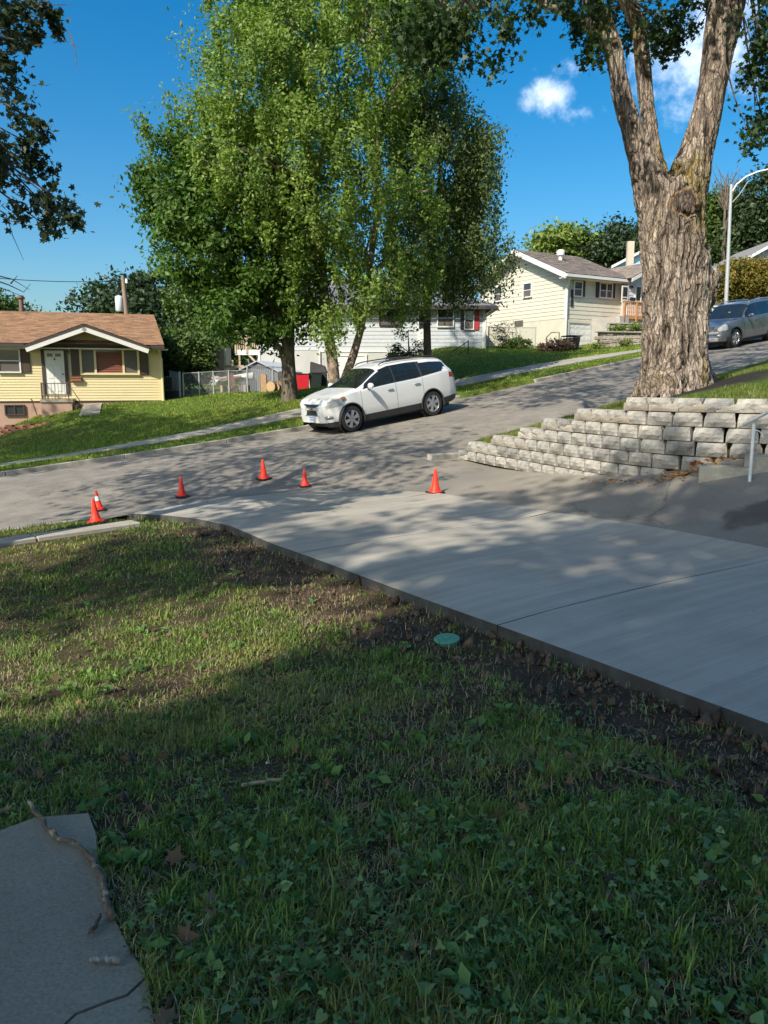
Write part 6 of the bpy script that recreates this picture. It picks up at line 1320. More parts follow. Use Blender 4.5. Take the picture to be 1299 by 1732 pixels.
# ---------------------------------------------------------------- vehicles
M_TYRE = mat('tyre', (.02, .02, .021), .85, var=.1); M_RIM = mat('alloy_rim', (.55, .56, .58), .3, metal=.8, var=.04); M_RIMD = mat('wheel_dark', (.02, .02, .02), .6)
M_PLAS = mat('car_plastic', (.035, .036, .038), .5, var=.06); M_CGLASS = mat('car_glass', (.012, .016, .018), .05, var=0, spec=.9, coat=.5)
M_LAMP = mat('headlamp', (.36, .37, .37), .12, var=.05, coat=1.); M_TAIL = mat('tail_lamp', (.40, .01, .012), .15, var=.05, coat=1.); M_AMB = mat('amber_lamp', (.55, .18, .04), .2, coat=1.)
M_CHROME = mat('chrome', (.75, .75, .76), .15, metal=.9, var=0)
def T_(tab): xs, ys = zip(*tab); return lambda x: float(np.interp(x, xs, ys))
def car(name, L, paint, zt, zs, w, wr, zb, wheels, R, glassx, ws, rw, clad, head, tail, side_div, loc, label, cat, axis, group=None, glass_top=.15, spokes=6, interior=(.05, .06, .06), rails=True, grille=None, RA=None, belt_up=.03, wglass=None):
    zt, zs, w, wr, zb, clad = map(T_, (zt, zs, w, wr, zb, clad)); RA = RA or R + .065
    xs = sorted(set(list(np.linspace(0, L, 131)) + [.02, L - .02])); sec = []
    fr = list(np.linspace(0, 1, 20))     # lower body rows
    gr = [.0, .06, .2, .4, .6, .8, .9, 1.]            # greenhouse rows
    for x in xs:
        b, s, t, W_, wr_ = zb(x), zs(x), zt(x), w(x), wr(x); s = min(s, t - .05); pts = []
        hasg = sstep(.02, .3, t - s)
        for f in fr: z = b + (s - b) * f; pts.append((W_ * (.93 + .07 * math.sin(min(1, f * 2.2) * math.pi / 2)) * (1 - .035 * max(0, f - .45) ** 2 * 3), z))
        w0 = pts[-1][0]; we = w0 * (1 - hasg) * .93 + wr_ * hasg; ze = t - (.085 * hasg + .012)
        for g in gr[1:]: bow = .02 * math.sin(math.pi * g) * hasg; pts.append((w0 + (we - w0) * g ** (1.0) + bow, s + (ze - s) * g))
        for f, k in ((.95, .38), (.85, .66), (.6, .9), (.3, .98), (0., 1.)): pts.append((we * f, ze + (t - ze) * k))
        sec.append([(x, y, z) for y, z in pts])
    A = np.array(sec); nx, nj, _ = A.shape; Vr = A.copy(); Vl = A.copy(); Vr[:, :, 1] *= -1
    # snap rows near the wheel arches
    for arr in (Vr, Vl):
        for cx in wheels:
            d = np.hypot(arr[:, :len(fr), 0] - cx, arr[:, :len(fr), 2] - R); m = (np.abs(d - RA) < .03) & (arr[:, :len(fr), 2] > .25)
            sc = np.where(m, RA / np.maximum(d, 1e-6), 1); arr[:, :len(fr), 0] = cx + (arr[:, :len(fr), 0] - cx) * sc; arr[:, :len(fr), 2] = R + (arr[:, :len(fr), 2] - R) * sc
    parts = {}
    def put(part, m, quads):
        mb = parts.setdefault(part, MB(m)); mb.add(quads, [(0, 1, 2, 3)])
    nl = len(fr) - 1; ng = len(gr) - 1
    for side, arr in ((-1, Vr), (1, Vl)):
        for i in range(nx - 1):
            for j in range(nj - 1):
                q = [arr[i, j], arr[i + 1, j], arr[i + 1, j + 1], arr[i, j + 1]]; c = sum(q) / 4; x, _, z = c
                if side > 0: q = q[::-1]
                if j < nl + 1 and any(math.hypot(x - cx, z - R) < RA for cx in wheels): continue
                t, s = zt(x), min(zs(x), zt(x) - .05); part, m = 'body', paint
                if j < nl:
                    if z < clad(x): part, m = 'lower_cladding', M_PLAS
                    elif head(x, z): part, m = 'headlight' + ('' if side < 0 else '#2'), (M_AMB if x > head.__defaults__[0] else M_LAMP) if False else M_LAMP
                    elif tail(x, z): part, m = 'tail_light' + ('' if side < 0 else '#2'), M_TAIL
                elif j < nl + ng:
                    if tail(x, z): part, m = 'tail_light' + ('' if side < 0 else '#2'), M_TAIL
                    elif head(x, z): part, m = 'headlight' + ('' if side < 0 else '#2'), M_LAMP
                    elif t - s > .12 and z > s + belt_up and z < t - glass_top + .03:
                        ga, gb = glassx(z - s, t - s, x, s, t)
                        if ga < x < gb:
                            k = sum(x > dv for dv in side_div)
                            if any(abs(x - dv) < .035 for dv in side_div): part, m = 'pillar', M_PLAS
                            else: part, m = 'window#%d%d' % (k, side), (wglass if wglass and k == 0 else M_CGLASS)
                        elif ws[0] < x < ws[1] and j > nl + ng - 2: part, m = 'windshield', M_CGLASS
                else:
                    if ws[0] < x < ws[1]: part, m = 'windshield', M_CGLASS
                    elif rw[0] < x < rw[1] and j > nl + ng: part, m = 'rear_window', M_CGLASS
                put(part, m, q)
    root = empty(name, loc, 0, label, cat, group)
    for k, mb in parts.items():
        nm = k.split('#')[0]
        if k == 'body':
            for i, s_ in ((0, 1), (-1, -1)):
                ring = [tuple(p) for p in Vr[i]] + [tuple(p) for p in Vl[i][::-1]]; mb.add(ring, [tuple(range(len(ring)))])
        o = mb.build(nm, None, root)
        bm = bmesh.new(); bm.from_mesh(o.data); bmesh.ops.remove_doubles(bm, verts=bm.verts, dist=.0008); bmesh.ops.recalc_face_normals(bm, faces=bm.faces); bm.to_mesh(o.data); bm.free()
        o.data.polygons.foreach_set('use_smooth', [True] * len(o.data.polygons)); o.data.set_sharp_from_angle(angle=math.radians(32))
    wm = w((wheels[0] + wheels[1]) / 2)
    bx(root, 'underbody', M_RIMD, .35, L - .35, -wm + .22, wm - .22, .19, .62)
    bx(root, 'interior', mat('seat_fabric_' + name, interior, .9), wheels[0] + 1.1, L - .7, -wm + .3, wm - .3, .62, zs(L / 2) - .06)
    for i, cx in enumerate(wheels):
        for sy in (-1, 1):
            yo = sy * (w(cx) - .02); whl = empty('wheel', (cx, yo, R), parent=root)
            sgn = sy
            mb = MB(M_TYRE); wd = .235
            mb.lathe([(R * .66, 0), (R * .70, .012 * sgn), (R * .93, .010 * sgn), (R * .985, -.015 * sgn), (R, -.05 * sgn), (R, -(wd - .05) * sgn), (R * .95, -wd * sgn), (R * .6, -wd * sgn)], 40, (0, 0, 0), 'y', cap=False); mb.build('tyre', None, whl, smooth=True)
            mb = MB(M_RIM); mb.lathe([(R * .67, .004 * sgn), (R * .64, .010 * sgn), (R * .60, -.02 * sgn), (R * .60, -.12 * sgn)], 36, (0, 0, 0), 'y', cap=False); mb.build('rim', None, whl, smooth=True)
            mb = MB(M_RIMD); mb.lathe([(0, -.085 * sgn), (R * .62, -.085 * sgn), (R * .62, -.13 * sgn)], 30, (0, 0, 0), 'y'); mb.build('brake_disc', None, whl)
            for k in range(spokes):
                a = 2 * math.pi * (k + .25) / spokes; ca, sa = math.cos(a), math.sin(a); mb = MB(M_RIM)
                P = lambda r, t, y: (r * ca - t * sa, y * sgn, r * sa + t * ca)
                r0, r1 = R * .12, R * .63
                mb.add([P(r0, -.035, .0), P(r0, .035, .0), P(r1, .05, .002), P(r1, -.05, .002), P(r0, -.045, -.05), P(r0, .045, -.05), P(r1, .06, -.05), P(r1, -.06, -.05)], [(0, 1, 2, 3), (4, 7, 6, 5), (0, 3, 7, 4), (1, 5, 6, 2), (2, 6, 7, 3), (0, 4, 5, 1)]); mb.build('spoke', None, whl)
            mb = MB(M_RIM); mb.lathe([(0, .012 * sgn), (R * .15, .006 * sgn), (R * .17, -.03 * sgn)], 20, (0, 0, 0), 'y', cap=False); mb.build('hub_cap', None, whl)
            mb = MB(M_RIMD); mb.lathe([(RA + .0, -.02 * sgn), (RA + .0, -.36 * sgn), (.0, -.36 * sgn)], 32, (0, 0, 0), 'y', cap=False); mb.build('arch_liner', None, whl)
            mb = MB(M_PLAS); mb.tube([(RA * math.cos(a), .012 * sgn, RA * math.sin(a)) for a in np.linspace(-.22, math.pi + .22, 26)], .024, 6); mb.build('arch_lip', None, whl, smooth=True)
    for sy in (-1, 1):
        x = ws[0] + .35; yy = sy * w(x); zz = zs(x) + .10
        m_ = empty('wing_mirror', (x + .05, yy, zz), parent=root); mb = MB(paint); V = []
        mb.lathe([(0, .05), (.06, .045), (.095, .01), (.10, -.05), (.06, -.08), (0, -.085)], 14, (0, sy * .12, 0), 'x'); o = mb.build('mirror_shell', None, m_, smooth=True); o.scale = (1.0, 1.25, .85)
        mb = MB(M_PLAS); mb.box(-.02, .03, -sy * .08 if sy > 0 else 0, .06 if sy > 0 else .08, -.1, -.04); mb.build('mirror_arm', None, m_)
        for xh in side_div[:2]:
            xq = xh - .22; mb = MB(M_CHROME if name.startswith('white') else paint); yq = sy * (w(xq) * .985 + .02); zq = zs(xq) - .13; mb.tube([(xq - .11, yq - sy * .03, zq), (xq - .09, yq, zq), (xq + .09, yq, zq), (xq + .11, yq - sy * .03, zq)], .016, 8); mb.build('door_handle', None, root, smooth=True)
        for xd in [ws[0] + .12] + list(side_div[:2]):   # shut lines
            mb = MB(M_RIMD)
            for k in range(10):
                za = clad(xd) + (zs(xd) - clad(xd) + .02) * k / 10; zc = clad(xd) + (zs(xd) - clad(xd) + .02) * (k + 1) / 10; ya = [np.interp(z, [p[2] for p in sec[int(round(xd / L * (nx - 3)))][:len(fr)]], [p[1] for p in sec[int(round(xd / L * (nx - 3)))][:len(fr)]]) for z in (za, zc)]
                mb.add([(xd - .005, sy * (ya[0] + .0015), za), (xd + .005, sy * (ya[0] + .0015), za), (xd + .005, sy * (ya[1] + .0015), zc), (xd - .005, sy * (ya[1] + .0015), zc)], [(0, 1, 2, 3)])
            mb.build('door_seam', None, root)
        if rails:
            pts = [(x, sy * (wr(x) - .06), zt(x) + .035) for x in np.linspace(ws[1] + .25, rw[0] - .15, 12)]; pts = [(pts[0][0] - .08, pts[0][1], pts[0][2] - .05)] + pts + [(pts[-1][0] + .08, pts[-1][1], pts[-1][2] - .06)]
            mb = MB(M_PLAS if name.startswith('white') else M_CHROME); mb.tube(pts, .018, 8); mb.build('roof_rail', None, root, smooth=True)
    return root
def orient(root, p_front, p_rear, wf, ww):   # wheel contact points of the viewer's side, wheel centre x and half width
    x = (p_rear - p_front).normalized(); y = Vector((0, 0, 1)).cross(x).normalized(); z = x.cross(y)
    R_ = Matrix((x, y, z)).transposed(); root.rotation_euler = R_.to_euler(); root.location = p_front - R_ @ Vector((wf, -ww, 0))
def ground_pt(s, t): x, y = xy(s, t); return Vector((x, y, z1(x, y) + .004))
M_WPAINT = mat('white_car_paint', (.66, .66, .65), .28, var=.015, vs=2, coat=.8); M_SPAINT = mat('silver_car_paint', (.17, .185, .205), .32, var=.02, metal=.55, coat=.8); M_DPAINT = mat('dark_car_paint', (.03, .035, .045), .3, coat=.8, var=.02)
W1 = [1.02, 4.04]
wc = car('white_crossover', 5.2, M_WPAINT,
    [(0, .78), (.05, .90), (.18, .985), (.6, 1.075), (1.1, 1.145), (1.32, 1.19), (1.9, 1.52), (2.2, 1.67), (2.6, 1.75), (3.3, 1.765), (4.2, 1.735), (4.7, 1.68), (4.84, 1.61), (5.03, 1.30), (5.14, 1.05), (5.2, .86)],
    [(0, .70), (.1, .83), (.3, .93), (.9, 1.05), (1.3, 1.09), (2, 1.11), (3.5, 1.16), (4.6, 1.27), (4.95, 1.26), (5.1, 1.05), (5.2, .8)],
    [(0, .60), (.03, .70), (.1, .79), (.25, .88), (.5, .945), (1, .985), (4.4, .99), (4.8, .955), (5.0, .90), (5.12, .84), (5.2, .72)],
    [(1.1, .86), (1.6, .80), (2.1, .73), (2.6, .70), (4.2, .68), (4.8, .63), (5.2, .6)],
    [(0, .34), (.1, .22), (.6, .20), (1.5, .24), (4.4, .27), (4.9, .33), (5.2, .42)],
    W1, .372, lambda dz, H, x, s, t: (1.50 + dz * .85 + .0, 4.80 - .95 * max(0, .16 - dz) * 2.2 - dz * .15), (1.30, 2.18), (4.74, 5.08),
    [(0, .34), (.3, .36), (.6, .36), (1.4, .40), (3.6, .47), (4.4, .5), (4.8, .52), (5.2, .55)],
    lambda x, z: .10 < x < .78 and .72 + .12 * x < z < .90 + .17 * x and z > .70, lambda x, z: x > 4.78 and 1.02 < z < 1.22 - (5.2 - x) * .05 and z > 1.02 + (5.2 - x - .1) * .2,
    [2.70, 3.72], (0, 0, 0), 'white crossover car parked facing downhill at the far kerb beneath the birch', 'car', None, interior=(.10, .14, .16))
pf, pr_ = ground_pt(0.0, 0.0), ground_pt(3.02, 0.0); orient(wc, pf, pr_, W1[0], .99); wc.scale = (1, 1, 1.045)
def front_bits(root, grilles, plate, fogs, badge=None, chrome=False, dark=M_RIMD, bar=None):
    for (x, y0, y1, z0, z1_, ins) in grilles:
        g = empty('grille', (0, 0, 0), parent=root); n = 8
        mb = MB(dark)
        for k in range(n):
            ya, yb = y0 + (y1 - y0) * k / n, y0 + (y1 - y0) * (k + 1) / n; fa, fb = ins * (abs(ya) ** 2.4), ins * (abs(yb) ** 2.4)
            mb.add([(x + fa, ya, z0), (x + fb, yb, z0), (x + fb + .01, yb, z1_), (x + fa + .01, ya, z1_), (x + fa + .08, ya, z0), (x + fb + .08, yb, z0), (x + fb + .08, yb, z1_), (x + fa + .08, ya, z1_)], [(0, 1, 2, 3), (0, 4, 5, 1), (3, 2, 6, 7), (0, 3, 7, 4), (1, 5, 6, 2)])
        mb.build('grille_mesh', None, g)
        for zz in ([z0 + (z1_ - z0) * q for q in (.25, .5, .75)] if chrome else []):
            mb = MB(M_CHROME if chrome else M_PLAS); mb.tube([(x + ins * abs(y) ** 2.4 - .006, y, zz) for y in np.linspace(y0 + .03, y1 - .03, 9)], .011, 6); mb.build('slat', None, g)
        mb = MB(M_CHROME); pts = [(x + ins * abs(y) ** 2.4 - .004, y, z0) for y in np.linspace(y0, y1, 9)] + [(x + ins * abs(y) ** 2.4 + .004, y, z1_) for y in np.linspace(y1, y0, 9)]; mb.tube(pts + [pts[0]], .010, 6); mb.build('grille_surround', None, g)
    mb = MB(mat('plate_white', (.55, .62, .68), .5, var=.1)); mb.box(plate[0], plate[0] + .02, plate[1], plate[1] + .32, plate[2], plate[2] + .16); pl_ = mb.build('number_plate', None, root)
    mb = MB(mat('plate_blue', (.04, .09, .28), .5)); mb.box(plate[0] - .003, plate[0], plate[1] + .03, plate[1] + .29, plate[2] + .12, plate[2] + .145)
    for k in range(6): y0 = plate[1] + .04 + k * .042; mb.box(plate[0] - .003, plate[0], y0, y0 + .024, plate[2] + .04, plate[2] + .10)
    mb.build('plate_print', None, pl_)
    for (x, y, z, ry, rz_) in fogs:
        mb = MB(M_LAMP); mb.lathe([(0, -.012), (1, -.008), (1.05, .02)], 20, (0, 0, 0), 'x'); o = mb.build('fog_light', None, root, smooth=True); o.location = (x, y, z); o.scale = (1, ry, rz_); o.rotation_euler = (0, 0, .75 if y < 0 else -.75)
front_bits(wc, [(-.012, -.56, .56, .76, .86, .22), (-.02, -.52, .52, .54, .70, .24)], (-.035, -.16, .36), [(.115, -.80, .50, .13, .05), (.115, .80, .50, .13, .05)])
mb = MB(M_AMB); mb.box(.62, .80, -.985, -.955, .95, 1.01); mb.box(.62, .80, .955, .985, .95, 1.01); 
o = mb.build('lamp_reflector', None, wc)
mb = MB(mat('gold_badge', (.6, .42, .08), .3, metal=.6)); mb.box(-.05, -.035, -.09, .09, .712, .745); mb.box(-.05, -.035, -.035, .035, .69, .765); mb.build('badge', None, wc)
mb = MB(M_CGLASS); mb.add([(2.35, -.42, 1.693), (3.0, -.42, 1.765), (3.0, .42, 1.765), (2.35, .42, 1.693)], [(0, 1, 2, 3)]); mb.add([(3.1, -.42, 1.772), (4.1, -.42, 1.752), (4.1, .42, 1.752), (3.1, .42, 1.772)], [(0, 1, 2, 3)]); mb.build('sunroof', None, wc)
for _o in wc.children:      # shorter nose
    if _o.type == 'MESH' and not _o.name.startswith('wheel'):
        if _o.name.startswith('fog'): _o.location.x = 1.02 - (1.02 - _o.location.x) * .76; continue
        for _v in _o.data.vertices:
            if _v.co.x < 1.02: _v.co.x = 1.02 - (1.02 - _v.co.x) * (.76 if _v.co.x < .5 else .76 + .24 * (_v.co.x - .5) / .52 * 0)
    elif _o.name.startswith('grille'):
        for _c in _o.children:
            for _v in _c.data.vertices: _v.co.x = 1.02 - (1.02 - _v.co.x) * .76
for _o in wc.children:
    if _o.name.startswith('number_plate'):
        for _c in _o.children:
            for _v in _c.data.vertices: _v.co.x = 1.02 - (1.02 - _v.co.x) * .76
W2_ = [.98, 4.08]
suvp = dict(zt=[(0, .86), (.05, .98), (.2, 1.06), (.8, 1.15), (1.4, 1.20), (1.55, 1.24), (2.0, 1.62), (2.25, 1.80), (2.7, 1.87), (3.6, 1.89), (4.7, 1.86), (4.95, 1.78), (5.1, 1.4), (5.2, .95)],
    zs=[(0, .8), (.2, .95), (1.0, 1.12), (1.5, 1.17), (4.6, 1.24), (5.0, 1.2), (5.2, .9)], w=[(0, .74), (.03, .82), (.12, .90), (.35, .97), (.9, 1.01), (4.5, 1.01), (5.0, .95), (5.2, .85)], wr=[(1.3, .88), (2.2, .78), (4.6, .74), (5.2, .7)],
    zb=[(0, .34), (.5, .30), (4.6, .32), (5.2, .42)])
sv = car('silver_suv', 5.2, M_SPAINT, suvp['zt'], suvp['zs'], suvp['w'], suvp['wr'], suvp['zb'], W2_, .40, lambda dz, H, x, s, t: (1.72 + dz * .8, 5.0 - dz * .25), (1.50, 2.26), (4.9, 5.12), [(0, .36), (5.2, .36)],
    lambda x, z: .02 < x < .42 and .80 < z < .99 + x * .2, lambda x, z: x > 4.95 and .85 < z < 1.3, [2.75, 3.8], (0, 0, 0), 'silver grey SUV with chrome grille parked uphill right of the big trunk', 'car', None, spokes=5, RA=.485)
fx_ = at(1245, 588, 34.0); s0, t0_ = st(fx_.x, fx_.y); orient(sv, ground_pt(float(s0), float(t0_)), ground_pt(float(s0) + 3.1, float(t0_)), W2_[0], 1.0)
front_bits(sv, [(-.02, -.60, .60, .80, .99, .10), (-.035, -.66, .66, .53, .64, .10)], (-.06, -.16, .44), [(.03, -.80, .60, .09, .06), (.03, .80, .60, .09, .06)], chrome=True)
bx(sv, 'badge', M_CHROME, -.045, -.03, -.08, .08, .86, .94, bevel=.03)
bx(sv, 'bumper', mat('bumper_silver', (.42, .43, .45), .35, metal=.4, coat=.4), -.07, .10, -.80, .80, .66, .77, bevel=.03); bx(sv, 'bumper', MATS['bumper_silver'], -.06, .12, -.78, .78, .36, .52, bevel=.03)
mb = MB(mat('yellow_tag', (.6, .55, .08), .6)); c = Vector((1.83, -.18, 1.44)); mb.lathe([(.03, -.01), (.055, -.01), (.055, .01), (.03, .01)], 16, (c.x, c.y, c.z), 'x'); mb.build('hanging_tag', None, sv)
dk_ = car('dark_hatchback', 5.2, M_DPAINT, suvp['zt'], suvp['zs'], suvp['w'], suvp['wr'], suvp['zb'], W2_, .38, lambda dz, H, x, s, t: (1.72 + dz * .8, 5.0 - dz * .25), (1.50, 2.26), (4.9, 5.12), [(0, .40), (5.2, .40)],
    lambda x, z: .02 < x < .42 and .80 < z < .99 + x * .2, lambda x, z: x > 4.95 and .85 < z < 1.3, [2.75, 3.8], (0, 0, 0), 'dark vehicle on the drive behind the silver SUV, only its roof showing', 'car', None, spokes=5)
q = at(1233, 545, 40.0); dk_.location = (q.x - .8, 41.2, z1(q.x, 41) + .12); dk_.rotation_euler = (0, -.05, .05); dk_.scale = (.95, .95, .98)
# ---------------------------------------------------------------- grass, weeds, litter
M_BLADE = leafmat('grass_blade', (1, 1, 1), .3, .55)
def blades(name, x, y, h, w, tint, lean=.7, seg=2, zoff=-.006):
    n = len(x); r = RNG; z = Gz(x, y) + zoff; a = r.uniform(0, 2 * np.pi, n); d = np.stack([np.cos(a), np.sin(a), np.zeros(n)], 1)
    la = r.uniform(0, 1, n) ** .8 * lean * 1.5; b = a + np.pi / 2 + r.normal(0, .5, n); sd = np.stack([np.cos(b), np.sin(b), np.zeros(n)], 1) * (w * .5)[:, None]
    P = np.stack([x, y, z], 1); up = np.array([0, 0, 1.])
    L1 = la * .5; m = P + (d * np.sin(L1)[:, None] + up * np.cos(L1)[:, None]) * (h * .55)[:, None]
    L2 = la * 1.5; t = m + (d * np.sin(L2)[:, None] + up * np.cos(L2)[:, None] * 1.) * (h * .5)[:, None]
    if seg == 2:
        V = np.stack([P - sd, P + sd, m + sd * .8, m - sd * .8, t], 1).reshape(-1, 3); i = np.arange(n)[:, None] * 5
        Fc = np.concatenate([i + np.array([0, 1, 2]), i + np.array([0, 2, 3]), i + np.array([3, 2, 4])]); T = np.repeat(tint, 5, axis=0)
    else:
        V = np.stack([P - sd, P + sd, t], 1).reshape(-1, 3); i = np.arange(n)[:, None] * 3; Fc = i + np.array([0, 1, 2]); T = np.repeat(tint, 3, axis=0)
    o = mesh_np(name, V, Fc, M_BLADE, tint=T); return tag(o, kind='stuff')
def onpath(x, y):
    pp = [(p.x, p.y) for p in edge] + [(p.x, p.y) for p in low]
    return inpoly(x, y, pp)
def yard_samples(n, y0, y1, r, k=1.25):
    y = y0 * (y1 / y0) ** r.random(n); x = (r.random(n) - .5) * (k * y + .8) + .35 * r.random(n) ** .5 * (y < 7); s, t, sl, ol, rd, te = zones(x, y)
    ok = ~sl & ~ol & ~rd & ~te & (t > T1 + .16) & ~onpath(x, y); wk = (t > T1 + 1.35) & (t < T1 + 2.3) & (s < -9.0); return x[ok & ~wk], y[ok & ~wk]
def mixtint(n, c0, c1, r, jit=.25): q = np.clip(r.normal(.5, .3, n), 0, 1)[:, None]; return (np.array(c0) * (1 - q) + np.array(c1) * q) * r.uniform(1 - jit, 1 + jit, (n, 1))
r = np.random.default_rng(101)
x, y = yard_samples(520000, 1.25, 14.5, r)
dm = dirt_mask(x, y); pat = fbm(x * 2.2 + 9, y * 2.2, 55); cl = fbm(x * 9, y * 9, 56); keep = r.random(len(x)) < (1 - .985 * dm) * np.clip(.12 + 1.35 * sstep(.40, .60, pat * .55 + cl * .45), 0, 1)
x, y = x[keep], y[keep]; pat = pat[keep]; n = len(x)
h = (.018 + .050 * fbm(x * 5, y * 5, 57) * r.uniform(.5, 1.7, n)) * np.where(r.random(n) < .07, 1.9, 1); h *= 1 + .04 * np.maximum(y - 5, 0); w = .0028 + .0026 * r.random(n) + .0009 * y
tint = mixtint(n, (.075, .14, .026), (.27, .35, .075), r); hue = fbm(x * .9 + 3, y * .9, 58)[:, None]; tint = tint * (1 - .55 * sstep(.45, .62, hue)) + np.array([.36, .33, .11]) * (.55 * sstep(.45, .62, hue)) * r.uniform(.6, 1.2, (n, 1))
blades('lawn_grass', x, y, h, w, tint, lean=1.35)
# dry straw lying about, thick on the bare patches
x, y = yard_samples(120000, 1.25, 14, r); dm = dirt_mask(x, y); pat = fbm(x * 1.6 + 2, y * 1.6, 60); keep = r.random(len(x)) < .20 + .6 * sstep(.50, .64, pat) + .14 * dm; x, y = x[keep], y[keep]; n = len(x)
blades('dry_grass', x, y, .03 + .05 * r.random(n), .0022 + .0012 * r.random(n) + .0004 * y, mixtint(n, (.26, .19, .11), (.52, .42, .26), r), lean=1.9, zoff=.004)
# tufts of coarse grass
tx, ty = yard_samples(1100, 1.3, 10, r); dm = dirt_mask(tx, ty); k = r.random(len(tx)) < (1 - dm) * .85 + .06; tx, ty = tx[k], ty[k]; per = 34; n = len(tx) * per
x = np.repeat(tx, per) + r.normal(0, .014, n); y = np.repeat(ty, per) + r.normal(0, .014, n); hs = np.repeat(r.uniform(.035, .10, len(tx)), per); tc_ = np.repeat(mixtint(len(tx), (.11, .20, .04), (.27, .36, .08), r), per, axis=0)
blades('grass_tufts', x, y, hs * r.uniform(.6, 1.2, n), .004 + .003 * r.random(n), tc_ * r.uniform(.75, 1.25, (n, 1)), lean=.95)
# low broad leaved weeds
_ta = np.linspace(0, 2 * np.pi, 15)[:-1]; SH_HEART = np.array([(0, .62), (.20, .34), (.40, .02), (.46, -.24), (.34, -.44), (.16, -.46), (0, -.30), (-.16, -.46), (-.34, -.44), (-.46, -.24), (-.40, .02), (-.20, .34)]); SH_TRE = np.stack([np.sin(_ta), np.cos(_ta)], 1) * (.36 + .20 * np.cos(3 * _ta))[:, None]
SH_ROUND = np.array([.78, 1.]) * np.array([(0, -.5), (.3, -.38), (.5, 0), (.36, .34), (.1, .46), (0, .40), (-.1, .46), (-.36, .34), (-.5, 0), (-.3, -.38)])
def weeds(name, ncl, per, y0, y1, size, spread, cols, seed, bias=None, zlo=.015, zhi=.07, up=1.5, shape='round'):
    global SH_MAPLE
    r = np.random.default_rng(seed); cx, cy = yard_samples(ncl * 4, y0, y1, r); dm = dirt_mask(cx, cy); pr_ = (1 - .9 * dm) * (bias(cx, cy) if bias is not None else 1); k = r.random(len(cx)) < pr_; cx, cy = cx[k][:ncl], cy[k][:ncl]; m = len(cx) * per
    x = np.repeat(cx, per) + r.normal(0, spread, m); y = np.repeat(cy, per) + r.normal(0, spread, m); ok = ~onpath(x, y) & ~inpoly(x, y, SLAB); x, y = x[ok], y[ok]; m = len(x)
    z = Gz(x, y) + r.uniform(zlo, zhi, m); sv_ = SH_MAPLE; SH_MAPLE = SH_ROUND if shape == 'round' else SH_TRE if shape == 'trefoil' else SH_HEART if shape == 'heart' else sv_
    V, Fc, T = leaf_arrays(np.stack([x, y, z], 1), size, mixtint(m, *cols, r, .2), 'maple' if shape != 'diamond' else 'diamond', up=up); SH_MAPLE = sv_
    return tag(mesh_np(name, V, Fc, M_BLADE, tint=T), kind='stuff')
rb = lambda x, y: np.clip(.25 + .75 * sstep(-.6, 1.0, x * .6 + (3.4 - y) * .6) + .5 * (fbm(x * 2, y * 2, 71) - .5), 0.05, 1)
weeds('clover', 190, 18, 1.3, 7.5, .026, .06, ((.09, .18, .055), (.20, .30, .10)), 81, bias=rb, shape='trefoil')
weeds('broadleaf_weeds', 80, 6, 1.3, 8, .030, .05, ((.09, .17, .06), (.22, .32, .13)), 82, shape='heart', bias=rb, zhi=.09, up=1.1)
weeds('dandelion_leaves', 110, 9, 1.3, 9, .065, .03, ((.07, .16, .04), (.17, .29, .07)), 83, zhi=.05, up=.7, shape='diamond')
weeds('leaf_litter', 210, 1, 1.3, 9, .065, .02, ((.14, .08, .045), (.30, .19, .10)), 84, zlo=.01, zhi=.04, up=1.0, shape='maple')
weeds('pale_litter', 26, 1, 1.4, 10, .024, .02, ((.38, .36, .32), (.60, .58, .52)), 85, zlo=.015, zhi=.04, up=1.0, shape='maple')
# clods of soil beside the slab
r = np.random.default_rng(91); n = 24000; y = 1.5 * (13 / 1.6) ** r.random(n); x = (r.random(n) - .5) * 1.15 * y; dl = distline(x, y, LEFT_EDGE); s, t, sl, ol, rd, te = zones(x, y); ok = ~sl & ~ol & ~rd & ~te & (t > T1 + .2) & (r.random(n) < sstep(1.5, .1, dl) * .9 + .10) & ~onpath(x, y); x, y = x[ok], y[ok]; n = len(x)
sz = (.005 + .024 * r.random(n) ** 3 + .03 * (r.random(n) < .03) * sstep(1.1, .3, distline(x, y, LEFT_EDGE))) * (1 + .03 * y); O = np.array([(1, 0, 0), (-1, 0, 0), (0, 1, 0), (0, -1, 0), (0, 0, 1), (0, 0, -1.)]); Fo = np.array([(0, 2, 4), (2, 1, 4), (1, 3, 4), (3, 0, 4), (2, 0, 5), (1, 2, 5), (3, 1, 5), (0, 3, 5)])
P = np.stack([x, y, Gz(x, y) + sz * .2], 1)[:, None] + (O[None] + r.normal(0, .3, (n, 6, 3))) * sz[:, None, None] * r.uniform(.6, 1.4, (n, 1, 3)); Fc = (np.arange(n)[:, None, None] * 6 + Fo[None]).reshape(-1, 3)
M_CLOD = mat('soil_clod', (1, 1, 1), .95, var=.2, vs=60, tint=True, spec=.1)
tag(mesh_np('soil_clods', P.reshape(-1, 3), Fc, M_CLOD, tint=np.repeat(np.array([.115, .078, .052]) * r.uniform(.5, 1.5, (n, 1)), 6, axis=0)), kind='stuff')
n = 110; y = 3.9 * (12 / 3.9) ** r.random(n); u = r.random(n) ** 1.6 * 2.8; k = r.random(n); bx_ = np.interp(y, [3.9, 5.8, 7.86, 9.97, 12], [2.1, .89, -.4, -1.4, -3]); x = bx_ + u + .03; okk = inpoly(x, y, SLAB); x, y = x[okk], y[okk]; n = len(x); sz = .003 + .005 * r.random(n) ** 2
P = np.stack([x, y, Zg(x, y) + .02 + sz * .3], 1)[:, None] + (O[None] + r.normal(0, .3, (n, 6, 3))) * sz[:, None, None]; Fc = (np.arange(n)[:, None, None] * 6 + Fo[None]).reshape(-1, 3)
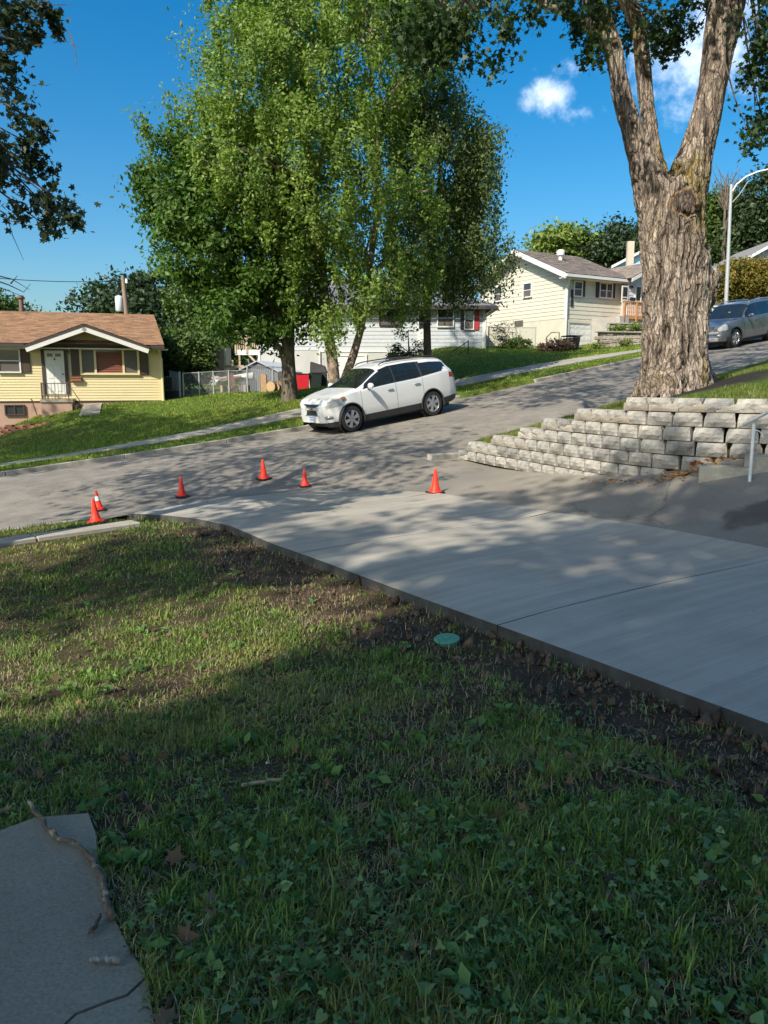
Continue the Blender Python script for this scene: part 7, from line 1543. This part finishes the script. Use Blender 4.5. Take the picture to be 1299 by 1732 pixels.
tag(mesh_np('soil_crumbs', P.reshape(-1, 3), Fc, M_CLOD, tint=np.repeat(np.array([.07, .055, .04]) * r.uniform(.5, 1.5, (n, 1)), 6, axis=0)), kind='stuff')
# terrace lawn, verge strips, far lawns
n = 90000; s = r.uniform(-3.2, 6, n); t = r.uniform(T1 + .2, 17, n); x, y = xy(s, t); s2, t2, sl, ol, rd, te = zones(x, y); ring = np.hypot(x - 5.9, y - 15.1); bad = ~te | (wall_side(x, y) < .32) | (ring < 1.75 * (.8 + .5 * fbm(x * 2, y * 2, 3))); x, y = x[~bad], y[~bad]; n = len(x)
tt = mixtint(n, (.10, .15, .022), (.22, .26, .05), r); dry = (fbm(x * 1.2, y * 1.2, 14) > .56)[:, None] * .6; tt = tt * (1 - dry) + np.array([.30, .22, .12]) * dry
blades('terrace_grass', x, y, .04 + .05 * r.random(n), .010 + .004 * r.random(n), tt, lean=.8, seg=1)
n = 260000; y = 13 * (50 / 13) ** r.random(n); x = (r.random(n) - .5) * 1.1 * y; s, t = st(x, y); walk = (t < T0 - 1.7) & (t > T0 - 2.95); ok = (t < T0 - .2) & ~walk & ~((x < -9.2) & (y > 34.5)); x, y = x[ok], y[ok]; n = len(x)
hue = fbm(x * .35, y * .35, 15)[:, None]; tt = mixtint(n, (.14, .23, .024), (.26, .34, .045), r, .3); q = .6 * sstep(.5, .68, hue); tt = tt * (1 - q) + np.array([.27, .25, .07]) * q
blades('far_lawn_grass', x, y, .05 + .05 * r.random(n), .0011 * y * r.uniform(.7, 1.4, n), tt, lean=.8, seg=1)
n = 16000; s = r.uniform(-14, -8.3, n); t = r.uniform(T1 + .17, T1 + 1.35, n); x, y = xy(s, t); k = r.random(n) < .25 + .6 * (fbm(x * 2, y * 2, 16) > .48); x, y = x[k], y[k]; n = len(x)
blades('verge_grass', x, y, .04 + .05 * r.random(n), .010 + .005 * r.random(n), mixtint(n, (.06, .10, .02), (.17, .17, .06), r), lean=1.2, seg=1)
# fallen leaves on the steps and along the wall foot
n = 150; k = np.where(r.random(n) < .75, r.normal(WLEN - .35, .28, n), r.uniform(5, WLEN, n)); off = .30 + np.abs(r.normal(0, .14, n)); P = np.array([wall_xy(a, b) for a, b in zip(k, off)]); z = Zg(P[:, 0], P[:, 1]) + .02 + .05 * r.random(n) * (k > WLEN - .8) + .11 * (k > WLEN - .42)
V, Fc, T = leaf_arrays(np.stack([P[:, 0], P[:, 1], z], 1), .07, mixtint(n, (.30, .10, .035), (.45, .24, .07), r, .3), 'maple', up=1.2); tag(mesh_np('fallen_leaves', V, Fc, M_BLADE, tint=T), kind='stuff')
# a strip of pale path beside the verge grass above the wall
